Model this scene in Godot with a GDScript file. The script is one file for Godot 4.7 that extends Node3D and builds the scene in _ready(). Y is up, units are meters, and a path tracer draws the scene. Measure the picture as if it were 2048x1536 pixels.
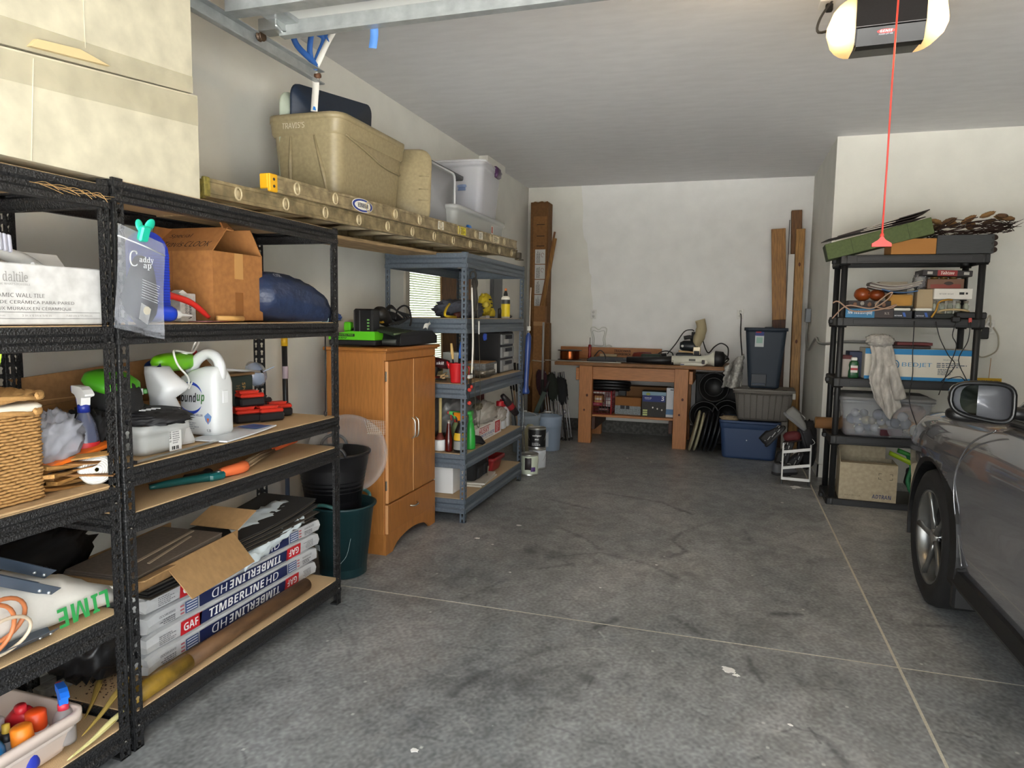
extends Node3D
# A two-bay garage seen from its open door: metal shelving down the left wall, a workbench at the back, a parked car at the right.

# ---------- geometry builder: collects triangles, faces are given counter-clockwise from outside ----------
class G:
	var st := SurfaceTool.new()
	var x := Transform3D()
	func _init():
		st.begin(Mesh.PRIMITIVE_TRIANGLES)
		st.set_uv(Vector2.ZERO)
		st.set_smooth_group(-1)
	func at(p: Vector3, r := Vector3.ZERO) -> G:
		x = Transform3D(Basis.from_euler(r * PI / 180.0), p)
		return self
	func xf(t: Transform3D) -> G:
		x = t
		return self
	func tri(a: Vector3, b: Vector3, c: Vector3) -> G:
		st.add_vertex(x * a); st.add_vertex(x * c); st.add_vertex(x * b)
		return self
	func quad(a: Vector3, b: Vector3, c: Vector3, d: Vector3) -> G:
		tri(a, b, c)
		return tri(a, c, d)
	func uvquad(a: Vector3, b: Vector3, c: Vector3, d: Vector3, u := Rect2(0, 0, 1, 1)) -> G:   # a = lower left, then counter-clockwise
		var p := [a, b, c, d]
		var t := [Vector2(u.position.x, u.end.y), u.end, Vector2(u.end.x, u.position.y), u.position]
		for i in [0, 2, 1, 0, 3, 2]:
			st.set_uv(t[i]); st.add_vertex(x * p[i])
		st.set_uv(Vector2.ZERO)
		return self
	func smooth(on := true) -> G:
		st.set_smooth_group(0 if on else -1)
		return self
	static func ring(w: float, d: float, r: float, y: float, n := 3, cx := 0.0, cz := 0.0) -> PackedVector3Array:
		var o := PackedVector3Array()
		r = minf(r, minf(w, d) / 2.0)
		for c in 4:
			var sx := [1, -1, -1, 1][c] as float
			var sz := [-1, -1, 1, 1][c] as float
			for k in n + 1:
				var t: float = PI / 2 * (c + float(k) / n)
				o.append(Vector3(cx + sx * (w / 2 - r) + r * cos(t), y, cz + sz * (d / 2 - r) - r * sin(t)))
		return o
	static func circle(r: float, y: float, n := 20) -> PackedVector3Array:
		var o := PackedVector3Array()
		for k in n:
			o.append(Vector3(r * cos(TAU * k / n), y, -r * sin(TAU * k / n)))
		return o
	func loft(rings: Array, cap0 := true, cap1 := true) -> G:
		for j in rings.size() - 1:
			var a: PackedVector3Array = rings[j]
			var b: PackedVector3Array = rings[j + 1]
			var n := a.size()
			for i in n:
				quad(a[i], a[(i + 1) % n], b[(i + 1) % n], b[i])
		if cap0:
			fan(rings[0], true)
		if cap1:
			fan(rings[-1], false)
		return self
	func fan(r: PackedVector3Array, flip: bool) -> G:
		var c := Vector3.ZERO
		for p in r:
			c += p
		c /= r.size()
		for i in r.size():
			if flip:
				tri(c, r[(i + 1) % r.size()], r[i])
			else:
				tri(c, r[i], r[(i + 1) % r.size()])
		return self
	func box(c: Vector3, s: Vector3, bev := 0.0) -> G:
		var h := s / 2
		if bev <= 0.0:
			var r := [ring(s.x, s.z, 0.0, c.y - h.y, 1, c.x, c.z), ring(s.x, s.z, 0.0, c.y + h.y, 1, c.x, c.z)]
			for j in 2:
				r[j] = PackedVector3Array([r[j][0], r[j][2], r[j][4], r[j][6]])
			quad(r[0][3], r[0][2], r[0][1], r[0][0]); quad(r[1][0], r[1][1], r[1][2], r[1][3])
			for i in 4:
				quad(r[0][i], r[0][(i + 1) % 4], r[1][(i + 1) % 4], r[1][i])
			return self
		var b := minf(bev, minf(h.x, minf(h.y, h.z)) * 0.95)
		return loft([ring(s.x - 2 * b, s.z - 2 * b, 0.0005, c.y - h.y, 1, c.x, c.z), ring(s.x, s.z, b, c.y - h.y + b, 1, c.x, c.z), ring(s.x, s.z, b, c.y + h.y - b, 1, c.x, c.z), ring(s.x - 2 * b, s.z - 2 * b, 0.0005, c.y + h.y, 1, c.x, c.z)])
	func lathe(p: Array, n := 20, arc := 1.0) -> G:   # p = [radius, height] from the bottom up along the outside
		var rings := []
		for q in p:
			rings.append(circle(maxf(q[0], 0.0001), q[1], n))
		return loft(rings, false, false)
	func tube(p: Array, r, n := 8, closed := false) -> G:
		var up := Vector3.UP
		var rings := []
		var cnt := p.size()
		for i in cnt:
			var a: Vector3 = p[(i - 1 + cnt) % cnt] if closed or i > 0 else p[i]
			var b: Vector3 = p[(i + 1) % cnt] if closed or i < cnt - 1 else p[i]
			var d := (b - a).normalized()
			if i == 0 and absf(d.dot(up)) > 0.95:
				up = Vector3.RIGHT
			var s := d.cross(up).normalized()
			up = s.cross(d).normalized()
			var q := PackedVector3Array()
			var rr: float = r[i] if r is Array else r
			for k in n:
				var t := TAU * k / n
				q.append(p[i] + (s * cos(t) + up * sin(t)) * rr)
			rings.append(q)
		if closed:
			rings.append(rings[0])
		return loft(rings, not closed, not closed)
	func ext(poly: Array, a: Vector3, b: Vector3, up := Vector3.UP) -> G:   # sweeps a flat outline (right, up) from a to b
		var d := (b - a).normalized()
		var r := d.cross(up).normalized()
		up = r.cross(d)
		var pl := PackedVector2Array()
		for q in poly:
			pl.append(Vector2(q[0], q[1]))
		var area := 0.0
		for i in pl.size():
			area += pl[i].cross(pl[(i + 1) % pl.size()])
		if area < 0:
			pl.reverse()
		var n := pl.size()
		for i in n:
			var p := pl[i]
			var q := pl[(i + 1) % n]
			quad(a + r * p.x + up * p.y, a + r * q.x + up * q.y, b + r * q.x + up * q.y, b + r * p.x + up * p.y)
		var t := Geometry2D.triangulate_polygon(pl)
		for i in range(0, t.size(), 3):
			var k := [pl[t[i]], pl[t[i + 1]], pl[t[i + 2]]]
			if (k[1] - k[0]).cross(k[2] - k[0]) < 0:
				k = [k[0], k[2], k[1]]
			tri(a + r * k[0].x + up * k[0].y, a + r * k[2].x + up * k[2].y, a + r * k[1].x + up * k[1].y)
			tri(b + r * k[0].x + up * k[0].y, b + r * k[1].x + up * k[1].y, b + r * k[2].x + up * k[2].y)
		return self
	func grid(nu: int, nv: int, f: Callable, th := 0.0) -> G:   # f(u, v) -> point; th gives the sheet a thickness
		var p := []
		var q := []
		for j in nv + 1:
			for i in nu + 1:
				p.append(f.call(float(i) / nu, float(j) / nv))
		var w := nu + 1
		if th > 0.0:
			for j in nv + 1:
				for i in nu + 1:
					var du: Vector3 = p[j * w + mini(i + 1, nu)] - p[j * w + maxi(i - 1, 0)]
					var dv: Vector3 = p[mini(j + 1, nv) * w + i] - p[maxi(j - 1, 0) * w + i]
					q.append(p[j * w + i] - du.cross(dv).normalized() * th)
		for j in nv:
			for i in nu:
				var a := j * w + i
				quad(p[a], p[a + 1], p[a + w + 1], p[a + w])
				if th > 0.0:
					quad(q[a], q[a + w], q[a + w + 1], q[a + 1])
		if th > 0.0:
			for i in nu:
				quad(q[i], q[i + 1], p[i + 1], p[i])
				var e := nv * w + i
				quad(p[e], p[e + 1], q[e + 1], q[e])
			for j in nv:
				quad(p[j * w], p[j * w + w], q[j * w + w], q[j * w])
				var e := j * w + nu
				quad(q[e], q[e + w], p[e + w], p[e])
		return self
	func blob(r: Vector3, amp := 0.0, freq := 2.0, sd := 1, pw := 1.0, nu := 28, nv := 16) -> G:
		var fn := FastNoiseLite.new()
		fn.seed = sd; fn.frequency = 0.5 * freq; fn.fractal_octaves = 3
		var rings := []
		for j in nv + 1:
			var la := PI * (float(j) / nv - 0.5)
			var ry := PackedVector3Array()
			for i in nu:
				var lo := TAU * i / nu
				var d := Vector3(pwr(cos(la), pw) * pwr(cos(lo), pw), pwr(sin(la), pw), -pwr(cos(la), pw) * pwr(sin(lo), pw))
				ry.append(d * r * (1.0 + amp * fn.get_noise_3dv(d * 4.0)))
			rings.append(ry)
		return loft(rings, false, false)
	func at_local(p: Vector3) -> G:   # a small stud at p in the current frame
		x = x * Transform3D(Basis(), p)
		return blob(V3(0.011, 0.012, 0.011), 0, 1, 1, 1.0, 10, 6)
	static func V3(a: float, b: float, c: float) -> Vector3:
		return Vector3(a, b, c)
	static func pwr(v: float, p: float) -> float:
		return signf(v) * pow(absf(v), p)
	func m() -> ArrayMesh:
		st.generate_normals()
		return st.commit()

# ---------- materials ----------
var mats := {}
var tex := {}
func c8(s: String) -> Color:
	return Color.html(s)
func noise_tex(key: String, freq: float, lo: float, hi: float, oct := 4, size := 512, kind := FastNoiseLite.TYPE_SIMPLEX_SMOOTH, bump := false, strength := 4.0) -> NoiseTexture2D:
	if tex.has(key):
		return tex[key]
	var t := NoiseTexture2D.new()
	var n := FastNoiseLite.new()
	n.noise_type = kind; n.frequency = freq; n.fractal_octaves = oct; n.seed = key.hash() % 1000
	t.noise = n; t.width = size; t.height = size; t.seamless = true
	t.as_normal_map = bump; t.bump_strength = strength
	if not bump:
		var g := Gradient.new()
		g.set_color(0, Color(lo, lo, lo)); g.set_color(1, Color(hi, hi, hi))
		t.color_ramp = g
	tex[key] = t
	return t
# S("rrggbb", roughness, metallic, texture name, its scale)
func S(col: String, rough := 0.6, metal := 0.0, tx := "", sc := Vector3.ONE, bump := "", bsc := 1.0) -> StandardMaterial3D:
	var key := "%s|%s|%s|%s|%s|%s|%s" % [col, rough, metal, tx, sc, bump, bsc]
	if mats.has(key):
		return mats[key]
	var m := StandardMaterial3D.new()
	m.albedo_color = c8(col)
	m.roughness = rough; m.metallic = metal
	if tx != "":
		m.albedo_texture = tex[tx]
	if bump != "":
		m.normal_enabled = true; m.normal_texture = tex[bump]; m.normal_scale = bsc
	if tx != "" or bump != "":
		m.uv1_triplanar = true; m.uv1_scale = sc
	mats[key] = m
	return m
func clear(col: String, alpha: float, rough := 0.3) -> StandardMaterial3D:
	var key := "clear%s%s%s" % [col, alpha, rough]
	if not mats.has(key):
		var m := StandardMaterial3D.new()
		m.albedo_color = Color(c8(col), alpha)
		m.transparency = BaseMaterial3D.TRANSPARENCY_ALPHA
		m.roughness = rough
		mats[key] = m
	return mats[key]

# ---------- things and parts ----------
var taken := {}
func numbered(called: String) -> String:
	taken[called] = taken.get(called, -1) + 1
	return called if taken[called] == 0 else "%s_%03d" % [called, taken[called]]
func T(called: String, label: String, category: String, p := Vector3.ZERO, r := Vector3.ZERO, group := "") -> Node3D:
	var o := Node3D.new()
	o.name = numbered(called)
	add_child(o)
	o.position = p; o.rotation_degrees = r
	o.set_meta("label", label); o.set_meta("category", category)
	if group:
		o.set_meta("group", group)
	return o
func A(parent: Node3D, called: String, mesh: Mesh, mat: Material, label := "") -> MeshInstance3D:
	var o := MeshInstance3D.new()
	o.name = called
	o.mesh = mesh
	o.material_override = mat
	parent.add_child(o, true)
	if label:
		o.set_meta("label", label)
	return o
func struct(called: String, mesh: Mesh, mat: Material, label := "") -> MeshInstance3D:
	var o := A(self, called, mesh, mat, label)
	o.set_meta("kind", "structure")
	return o
func copy(o: Node3D, label := "", p := Vector3.ZERO, r := Vector3.ZERO, s := Vector3.ONE) -> Node3D:
	var c: Node3D = o.duplicate()
	c.name = numbered(str(o.name).rstrip("0123456789").trim_suffix("_"))
	add_child(c)
	c.position = p; c.rotation_degrees = r; c.scale = s
	if label:
		c.set_meta("label", label)
	return c
func V(a: float, b: float, c: float) -> Vector3:
	return Vector3(a, b, c)
# lettering: thin raised print fitted to w x h, reading along the local x of basis given by euler degrees
var fonts := {}
func font(k: String) -> SystemFont:
	if not fonts.has(k):
		var f := SystemFont.new()
		f.font_names = PackedStringArray(["Droid Serif" if k.begins_with("serif") else "Droid Sans"])
		f.font_weight = 700 if k.ends_with("b") else 400
		fonts[k] = f
	return fonts[k]
func W(parent: Node3D, s: String, p: Vector3, r: Vector3, w: float, h: float, mat: Material, k := "b", slant := 0.0) -> MeshInstance3D:
	var t := TextMesh.new()
	t.text = s; t.font = font(k); t.font_size = 32; t.pixel_size = 0.01; t.depth = 0.0; t.curve_step = 1.5
	var bb := t.get_aabb()
	var o := A(parent, "lettering", t, mat)
	var sx := w / maxf(bb.size.x, 0.001)
	var sy := h / maxf(bb.size.y, 0.001) if h > 0.0 else sx
	var b := Basis.from_euler(r * PI / 180.0)
	var cen := bb.get_center()
	b = Basis(b.x * sx, (b.y + b.x * slant) * sy, b.z)
	o.transform = Transform3D(b, p - b * V(cen.x, cen.y, 0))
	return o
# a run of illegible small print: a few thin lines
func small_print(parent: Node3D, p: Vector3, r: Vector3, w: float, h: float, n: int, mat: Material, sd := 1) -> void:
	var g := G.new().at(p, r)
	var rng := RandomNumberGenerator.new()
	rng.seed = sd
	for i in n:
		var y := h / 2 - h * (i + 0.5) / n
		var x0 := -w / 2
		var xe := w / 2 - w * 0.35 * rng.randf()
		while x0 < xe:
			var l := minf(w * rng.randf_range(0.06, 0.2), xe - x0)
			g.quad(V(x0, y - h / n * 0.25, 0), V(x0 + l, y - h / n * 0.25, 0), V(x0 + l, y + h / n * 0.25, 0), V(x0, y + h / n * 0.25, 0))
			x0 += l + w * 0.03
	A(parent, "small_print", g.m(), mat)
func panel(parent: Node3D, called: String, p: Vector3, r: Vector3, w: float, h: float, mat: Material, label := "") -> MeshInstance3D:
	return A(parent, called, G.new().at(p, r).box(Vector3.ZERO, V(w, h, 0.0008)).m(), mat, label)
const FX := Vector3(0, 90, 0)   # turns print to face +x
const FZ := Vector3.ZERO        # print faces +z
func arc(c: Vector3, u: Vector3, v: Vector3, a0: float, a1: float, n := 10) -> Array:
	var o := []
	for i in n + 1:
		var t := deg_to_rad(lerpf(a0, a1, float(i) / n))
		o.append(c + u * cos(t) + v * sin(t))
	return o
func spline(p: Array, n := 6) -> Array:   # Catmull-Rom through points
	var o := []
	for i in p.size() - 1:
		var a: Vector3 = p[maxi(i - 1, 0)]
		var d: Vector3 = p[mini(i + 2, p.size() - 1)]
		for k in n:
			o.append((p[i] as Vector3).cubic_interpolate(p[i + 1], a, d, float(k) / n))
	o.append(p[-1])
	return o
# an open carton: body with thin walls, parts for its flaps
func carton(o: Node3D, s: Vector3, mat: Material, open := false) -> void:
	if not open:
		A(o, "body", G.new().box(V(0, s.y / 2, 0), s, 0.003).m(), mat)
		return
	var t := 0.005
	var g := G.new().box(V(0, t / 2, 0), V(s.x, t, s.z))
	g.box(V(-s.x / 2 + t / 2, s.y / 2, 0), V(t, s.y, s.z)).box(V(s.x / 2 - t / 2, s.y / 2, 0), V(t, s.y, s.z))
	g.box(V(0, s.y / 2, -s.z / 2 + t / 2), V(s.x - 2 * t, s.y, t)).box(V(0, s.y / 2, s.z / 2 - t / 2), V(s.x - 2 * t, s.y, t))
	A(o, "body", g.m(), mat)
func flap(o: Node3D, p: Vector3, along: Vector3, out: Vector3, len: float, w: float, mat: Material) -> void:
	# a carton flap hinged on the edge centred at p, running along, leaning out
	var a := along.normalized() * w / 2
	var n := along.cross(out).normalized() * 0.004
	var e := out.normalized() * len
	var g := G.new()
	var q := [p - a, p + a, p + a * 0.97 + e, p - a * 0.97 + e]
	g.quad(q[0], q[1], q[2], q[3]).quad(q[3] - n, q[2] - n, q[1] - n, q[0] - n)
	for i in 4:
		g.quad(q[i] - n, q[(i + 1) % 4] - n, q[(i + 1) % 4], q[i])
	A(o, "flap", g.m(), mat)
# a tapered tub with rounded corners and a rolled rim; bottom size b, top size t
func tub(b: Vector2, t: Vector2, h: float, r: float, th := 0.004, rim := 0.012, n := 4) -> ArrayMesh:
	var g := G.new().smooth()
	var k := []
	k.append(G.ring(b.x - 0.03, b.y - 0.03, r, 0, n)); k.append(G.ring(b.x, b.y, r, 0.012, n))
	var top := h - 0.03
	for e in [0.03, top - 0.018]:
		k.append(G.ring(lerpf(b.x, t.x, e / h), lerpf(b.y, t.y, e / h), r, e, n))
	k.append(G.ring(lerpf(b.x, t.x, top / h), lerpf(b.y, t.y, top / h), r, top, n))
	k.append(G.ring(t.x + rim * 2, t.y + rim * 2, r + rim, top, n))
	k.append(G.ring(t.x + rim * 2, t.y + rim * 2, r + rim, h, n))
	k.append(G.ring(t.x - 2 * th, t.y - 2 * th, r, h, n)); k.append(G.ring(b.x - 2 * th, b.y - 2 * th, r, 0.016, n))
	return g.loft(k).m()
func lid(t: Vector2, r: float, h := 0.02, n := 4) -> ArrayMesh:
	return G.new().smooth().loft([G.ring(t.x, t.y, r, -h, n), G.ring(t.x, t.y, r, -0.004, n), G.ring(t.x - 0.01, t.y - 0.01, r, 0, n), G.ring(t.x - 0.07, t.y - 0.07, r, 0, n), G.ring(t.x - 0.09, t.y - 0.09, r, h * 0.6, n)]).m()

# ---------- the scene ----------
func _ready():
	var cam := Camera3D.new()
	cam.name = "camera"
	add_child(cam)
	cam.position = V(0, 1.43, 0)
	cam.rotation_degrees = V(-5.564, 17.364, 0.859)
	cam.fov = 58.0
	cam.near = 0.02
	cam.current = true
	var env := Environment.new()
	var sky := Sky.new()
	var sm := ProceduralSkyMaterial.new()
	sm.sky_top_color = c8("c3ccd4"); sm.sky_horizon_color = c8("ecebe6"); sm.sky_energy_multiplier = 1.6
	sm.ground_bottom_color = c8("7d7a74"); sm.ground_horizon_color = c8("c9c8c2")
	sky.sky_material = sm
	env.background_mode = Environment.BG_SKY
	env.sky = sky
	env.tonemap_mode = Environment.TONE_MAPPER_LINEAR
	env.tonemap_exposure = 3.0
	env.sdfgi_enabled = true; env.ssao_enabled = true; env.ssil_enabled = true
	var we := WorldEnvironment.new()
	we.name = "surroundings"
	we.environment = env
	add_child(we)
	var sun := DirectionalLight3D.new()
	sun.name = "sun"
	sun.rotation_degrees = V(-50, 112, 0)   # high, from beside the house: it lights the driveway, not the room
	sun.light_energy = 12.0; sun.light_color = c8("fffaf4"); sun.light_angular_distance = 0.6; sun.shadow_enabled = true
	sun.sky_mode = DirectionalLight3D.SKY_MODE_LIGHT_ONLY
	add_child(sun)
	textures()
	structure()
	shelving()
	overhead()
	near_goods()
	mid_goods()
	back_goods()
	right_goods()

func textures():
	noise_tex("fine", 0.05, 0.86, 1.0, 5)
	noise_tex("blotch", 0.012, 0.96, 1.0, 4)
	noise_tex("speck", 0.25, 0.78, 1.06, 2, 256)
	noise_tex("grain", 0.012, 0.66, 1.0, 5)
	noise_tex("grain_soft", 0.012, 0.84, 1.0, 5)
	noise_tex("dirty", 0.012, 0.6, 1.0, 5)
	noise_tex("hammer", 0.09, 0, 1, 2, 512, FastNoiseLite.TYPE_CELLULAR, true, 6.0)
	noise_tex("rough_bump", 0.03, 0, 1, 5, 512, FastNoiseLite.TYPE_SIMPLEX_SMOOTH, true, 5.0)
	noise_tex("crumple", 0.012, 0, 1, 4, 512, FastNoiseLite.TYPE_CELLULAR, true, 9.0)

func slab(x0: float, x1: float, z0: float, z1: float, y0: float, y1: float) -> ArrayMesh:
	return G.new().box(V((x0 + x1) / 2, (y0 + y1) / 2, (z0 + z1) / 2), V(absf(x1 - x0), absf(y1 - y0), absf(z1 - z0))).m()

func floor_image() -> ImageTexture:
	# concrete: mottled greys, stains, scuffs and paint drops where the floor shows them; u runs along x, v along z
	var w := 900
	var h := 1000
	var n1 := FastNoiseLite.new(); n1.seed = 3; n1.frequency = 0.006; n1.fractal_octaves = 5
	var n2 := FastNoiseLite.new(); n2.seed = 9; n2.frequency = 0.05; n2.fractal_octaves = 4; n2.domain_warp_enabled = true; n2.domain_warp_amplitude = 25
	var n3 := FastNoiseLite.new(); n3.seed = 21; n3.frequency = 0.35; n3.fractal_octaves = 3
	var a := n1.get_image(w, h, false, false, false).get_data()
	var b := n2.get_image(w, h, false, false, false).get_data()
	var c := n3.get_image(w, h, false, false, false).get_data()
	var d := PackedByteArray()
	d.resize(w * h * 3)
	for i in w * h:
		var v := 142.0 + (a[i] - 128) * 0.2 + (b[i] - 128) * 0.21 + (c[i] - 128) * 0.26
		var s := clampi(int(v), 20, 250)
		var warm := (a[i] - 128) * 0.03
		d[i * 3] = s + int(warm); d[i * 3 + 1] = s + 1; d[i * 3 + 2] = s + 1 - int(warm)
	var im := Image.create_from_data(w, h, false, Image.FORMAT_RGB8, d)
	im.resize(1800, 2000, Image.INTERPOLATE_CUBIC)
	im.convert(Image.FORMAT_RGBA8)
	var rng := RandomNumberGenerator.new()
	rng.seed = 5
	var brush := func(r: int, col: Color, hard: float) -> Image:
		var k := Image.create(r * 2 + 1, r * 2 + 1, false, Image.FORMAT_RGBA8)
		for yy in r * 2 + 1:
			for xx in r * 2 + 1:
				var q := Vector2(xx - r, yy - r).length() / r
				var al := clampf((1.0 - q) / (1.0 - hard), 0, 1) * (0.75 + 0.25 * rng.randf())
				k.set_pixel(xx, yy, Color(col, col.a * al))
		return k
	var put := func(k: Image, x: float, z: float):
		var q := Vector2i(int((x + 2.6) / 6.9 * 1800), int((z + 8.7) / 9.2 * 2000))
		im.blend_rect(k, Rect2i(Vector2i.ZERO, k.get_size()), q - k.get_size() / 2)
	var dark := c8("2e3032")
	# soft dark stains
	var st1: Image = brush.call(46, Color(dark, 0.07), 0.1)
	var st2: Image = brush.call(11, Color(dark, 0.13), 0.1)
	for p in [[-1.1, -4.7], [-0.95, -5.0], [-1.2, -4.35], [-1.05, -3.95], [-0.9, -4.0], [0.2, -4.6], [0.35, -4.4], [0.25, -3.3], [0.4, -2.9], [-0.4, -4.2], [-0.2, -3.9], [-1.3, -4.9], [-0.5, -2.6], [-0.7, -2.5], [1.1, -4.4], [1.25, -4.1], [-1.35, -3.4], [0.5, -5.4], [-0.2, -7.0], [-1.0, -7.3], [-0.6, -6.8]]:
		put.call(st1, p[0], p[1])
		for k in 26:
			put.call(st2, p[0] + rng.randfn(0, 0.16), p[1] + rng.randfn(0, 0.07))
	# scuff strokes
	var sc: Image = brush.call(4, Color(dark, 0.2), 0.2)
	var sc2: Image = brush.call(9, Color(dark, 0.14), 0.1)
	var strokes := [[[-0.93, -5.55], [-0.7, -5.5], [-0.45, -5.42], [-0.3, -5.25], [-0.2, -5.15]], [[-1.05, -4.5], [-0.85, -4.35], [-0.7, -4.15]], [[0.05, -5.2], [-0.25, -4.7], [-0.3, -4.5], [-0.2, -4.3], [-0.3, -4.15]], [[-1.3, -5.2], [-1.1, -5.1], [-0.95, -5.05]], [[-1.1, -3.5], [-1.25, -3.15]], [[-0.65, -2.85], [-0.9, -2.5], [-0.95, -2.3]], [[-0.45, -3.2], [-0.55, -3.05]], [[-0.2, -3.3], [-0.05, -3.15]], [[0.13, -3.0], [0.18, -2.8]], [[0.35, -2.5], [0.45, -2.3]], [[-1.0, -3.9], [-0.7, -4.1], [-0.4, -4.0], [-0.2, -3.8]], [[0.25, -3.5], [0.4, -3.55]], [[0.15, -4.9], [0.2, -4.6]], [[-1.15, -4.0], [-0.8, -3.85], [-1.0, -3.7]], [[0.9, -3.6], [1.1, -3.65]]]
	for s in strokes:
		for i in s.size() - 1:
			for k in 26:
				var t := k / 26.0
				var x: float = lerpf(s[i][0], s[i + 1][0], t) + rng.randfn(0, 0.006)
				var z: float = lerpf(s[i][1], s[i + 1][1], t) + rng.randfn(0, 0.006)
				put.call(sc2 if rng.randf() < 0.3 else sc, x, z)
	# many short random scrapes, dark and pale
	var lt: Image = brush.call(2, Color(0.75, 0.75, 0.74, 0.5), 0.2)
	var dk: Image = brush.call(2, Color(dark, 0.26), 0.2)
	for s in 520:
		var x := rng.randf_range(-2.4, 4.0)
		var z := rng.randf_range(-8.4, 0.3)
		var an := rng.randfn(0.2, 0.7)
		var ln := rng.randf_range(2, 16)
		for k in int(ln):
			put.call(dk if s % 3 else lt, x + cos(an) * k * 0.008, z + sin(an) * k * 0.008 + 0.004 * sin(k * 0.7))
	# white paint drops and crumbs
	for s in 130:
		var wh: Image = brush.call(1 + (s % 2), Color(0.86, 0.86, 0.84, 0.9), 0.6)
		put.call(wh, rng.randf_range(-1.7, 1.0), rng.randf_range(-8.2, -1.4))
	return ImageTexture.create_from_image(im)

func structure():
	var wall := S("e9e8e0", 0.85, 0, "blotch", V(0.4, 0.4, 0.4))
	var wall_patch := S("dcdcda", 0.85, 0, "blotch", V(0.5, 0.5, 0.5))
	var ceil_m := S("e9e9ea", 0.9, 0, "blotch", V(0.5, 0.2, 1.6))
	# floor: slabs parted by sawn joints with a pale filler
	var fm := StandardMaterial3D.new()
	fm.albedo_texture = floor_image(); fm.roughness = 0.46; fm.metallic_specular = 0.45
	fm.texture_repeat = true
	fm.roughness_texture = noise_tex("floor_rough", 0.02, 0.8, 1.0, 5)
	fm.detail_enabled = true; fm.detail_albedo = noise_tex("floor_grain", 0.3, 0.86, 1.07, 3)
	fm.detail_blend_mode = BaseMaterial3D.BLEND_MODE_MUL
	fm.detail_uv_layer = BaseMaterial3D.DETAIL_UV_2
	fm.uv2_triplanar = true; fm.uv2_world_triplanar = true; fm.uv2_scale = V(3.1, 3.1, 4.3)
	var fl := struct("floor", slab(-2.66, 4.45, 0.5, -8.76, -0.2, -0.1), S("8d8d8b", 0.9), "grey concrete garage floor with stains and pale joints")
	var xs := [-2.66, 0.725, 0.737, 4.45]
	var zs := [0.5, -3.113, -3.123, -6.308, -6.318, -8.76]
	for i in [0, 2]:
		for j in [0, 2, 4]:
			var g := G.new()
			var x0: float = xs[i]; var x1: float = xs[i + 1]; var z0: float = zs[j]; var z1: float = zs[j + 1]
			g.uvquad(V(x0, 0, z0), V(x1, 0, z0), V(x1, 0, z1), V(x0, 0, z1), Rect2((x0 + 2.6) / 6.9, (z1 + 8.7) / 9.2, (x1 - x0) / 6.9, (z0 - z1) / 9.2))
			g.quad(V(x0, -0.1, z0), V(x1, -0.1, z0), V(x1, 0, z0), V(x0, 0, z0)).quad(V(x1, -0.1, z1), V(x0, -0.1, z1), V(x0, 0, z1), V(x1, 0, z1))
			g.quad(V(x1, -0.1, z0), V(x1, -0.1, z1), V(x1, 0, z1), V(x1, 0, z0)).quad(V(x0, -0.1, z1), V(x0, -0.1, z0), V(x0, 0, z0), V(x0, 0, z1))
			A(fl, "slab", g.m(), fm)
	var joint := S("d3ccba", 0.9, 0, "fine", V(3, 3, 3))
	A(fl, "joint_filler", slab(0.725, 0.737, 0.5, -8.76, -0.1, -0.001), joint)
	A(fl, "joint_filler", slab(-2.66, 4.45, -3.113, -3.123, -0.1, -0.001), joint)
	A(fl, "joint_filler", slab(-2.66, 4.45, -6.308, -6.318, -0.1, -0.001), S("bdb8aa", 0.9, 0, "fine", V(3, 3, 3)))
	# paint drips with an outline of their own
	var pm := S("eceae6", 0.5)
	for q in [[-0.935, -1.97, 0.016], [0.265, -2.53, 0.010], [0.06, -2.86, 0.03], [0.085, -2.83, 0.016], [0.04, -2.88, 0.014], [-1.5, -4.1, 0.02], [-1.12, -3.6, 0.008], [-0.6, -3.55, 0.008], [-0.35, -4.0, 0.009], [-1.37, -4.02, 0.01], [-1.33, -4.46, 0.02], [0.6, -6.35, 0.05], [0.45, -5.75, 0.012], [-0.95, -7.05, 0.015], [-0.7, -6.95, 0.012], [0.58, -6.28, 0.02]]:
		var g := G.new().at(V(q[0], 0.0, q[1]))
		var rg := RandomNumberGenerator.new(); rg.seed = int(q[0] * 1000)
		var r0 := PackedVector3Array(); var r1 := PackedVector3Array()
		for k in 14:
			var rr: float = q[2] * rg.randf_range(0.6, 1.15)
			r0.append(V(rr * cos(TAU * k / 14), 0.0, -rr * 0.8 * sin(TAU * k / 14))); r1.append(r0[-1] * 0.85 + V(0, 0.0012, 0))
		A(fl, "paint_drip", g.loft([r0, r1], false, true).m(), pm)
	# walls
	struct("wall_left", wall_left_mesh(), wall, "cream painted drywall on the left with a shallow pilaster")
	var wb := struct("wall_back", slab(-2.66, 0.98, -8.61, -8.76, -0.05, 3.1), wall, "pale back wall with a lighter unpainted patch")
	# the repainted area of the back wall, with the ragged edge of the roller
	var edge := [[-1.83, 3.05], [-1.815, 2.9], [-1.80, 2.75], [-1.805, 2.55], [-1.785, 2.42], [-1.74, 2.35], [-1.72, 2.15], [-1.70, 1.98], [-1.675, 1.95], [-1.68, 1.8], [-1.655, 1.65], [-1.645, 1.45], [-1.66, 1.2], [-1.66, 0.3]]
	var poly := edge.duplicate(true)
	poly.append([0.83, 0.3]); poly.append([0.83, 3.05])
	A(wb, "repainted_patch", G.new().ext(poly, V(0, 0, -8.6085), V(0, 0, -8.6095)).m(), S("f0f0ee", 0.8, 0, "blotch", V(0.5, 0.5, 0.5)), "cooler white repainted area of the wall")
	struct("baseboard_back", slab(-2.51, 0.83, -8.61, -8.585, 0, 0.15), S("6d6b66", 0.9, 0, "dirty", V(3, 3, 3), "rough_bump", 0.6), "bare concrete curb along the back wall")
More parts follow.
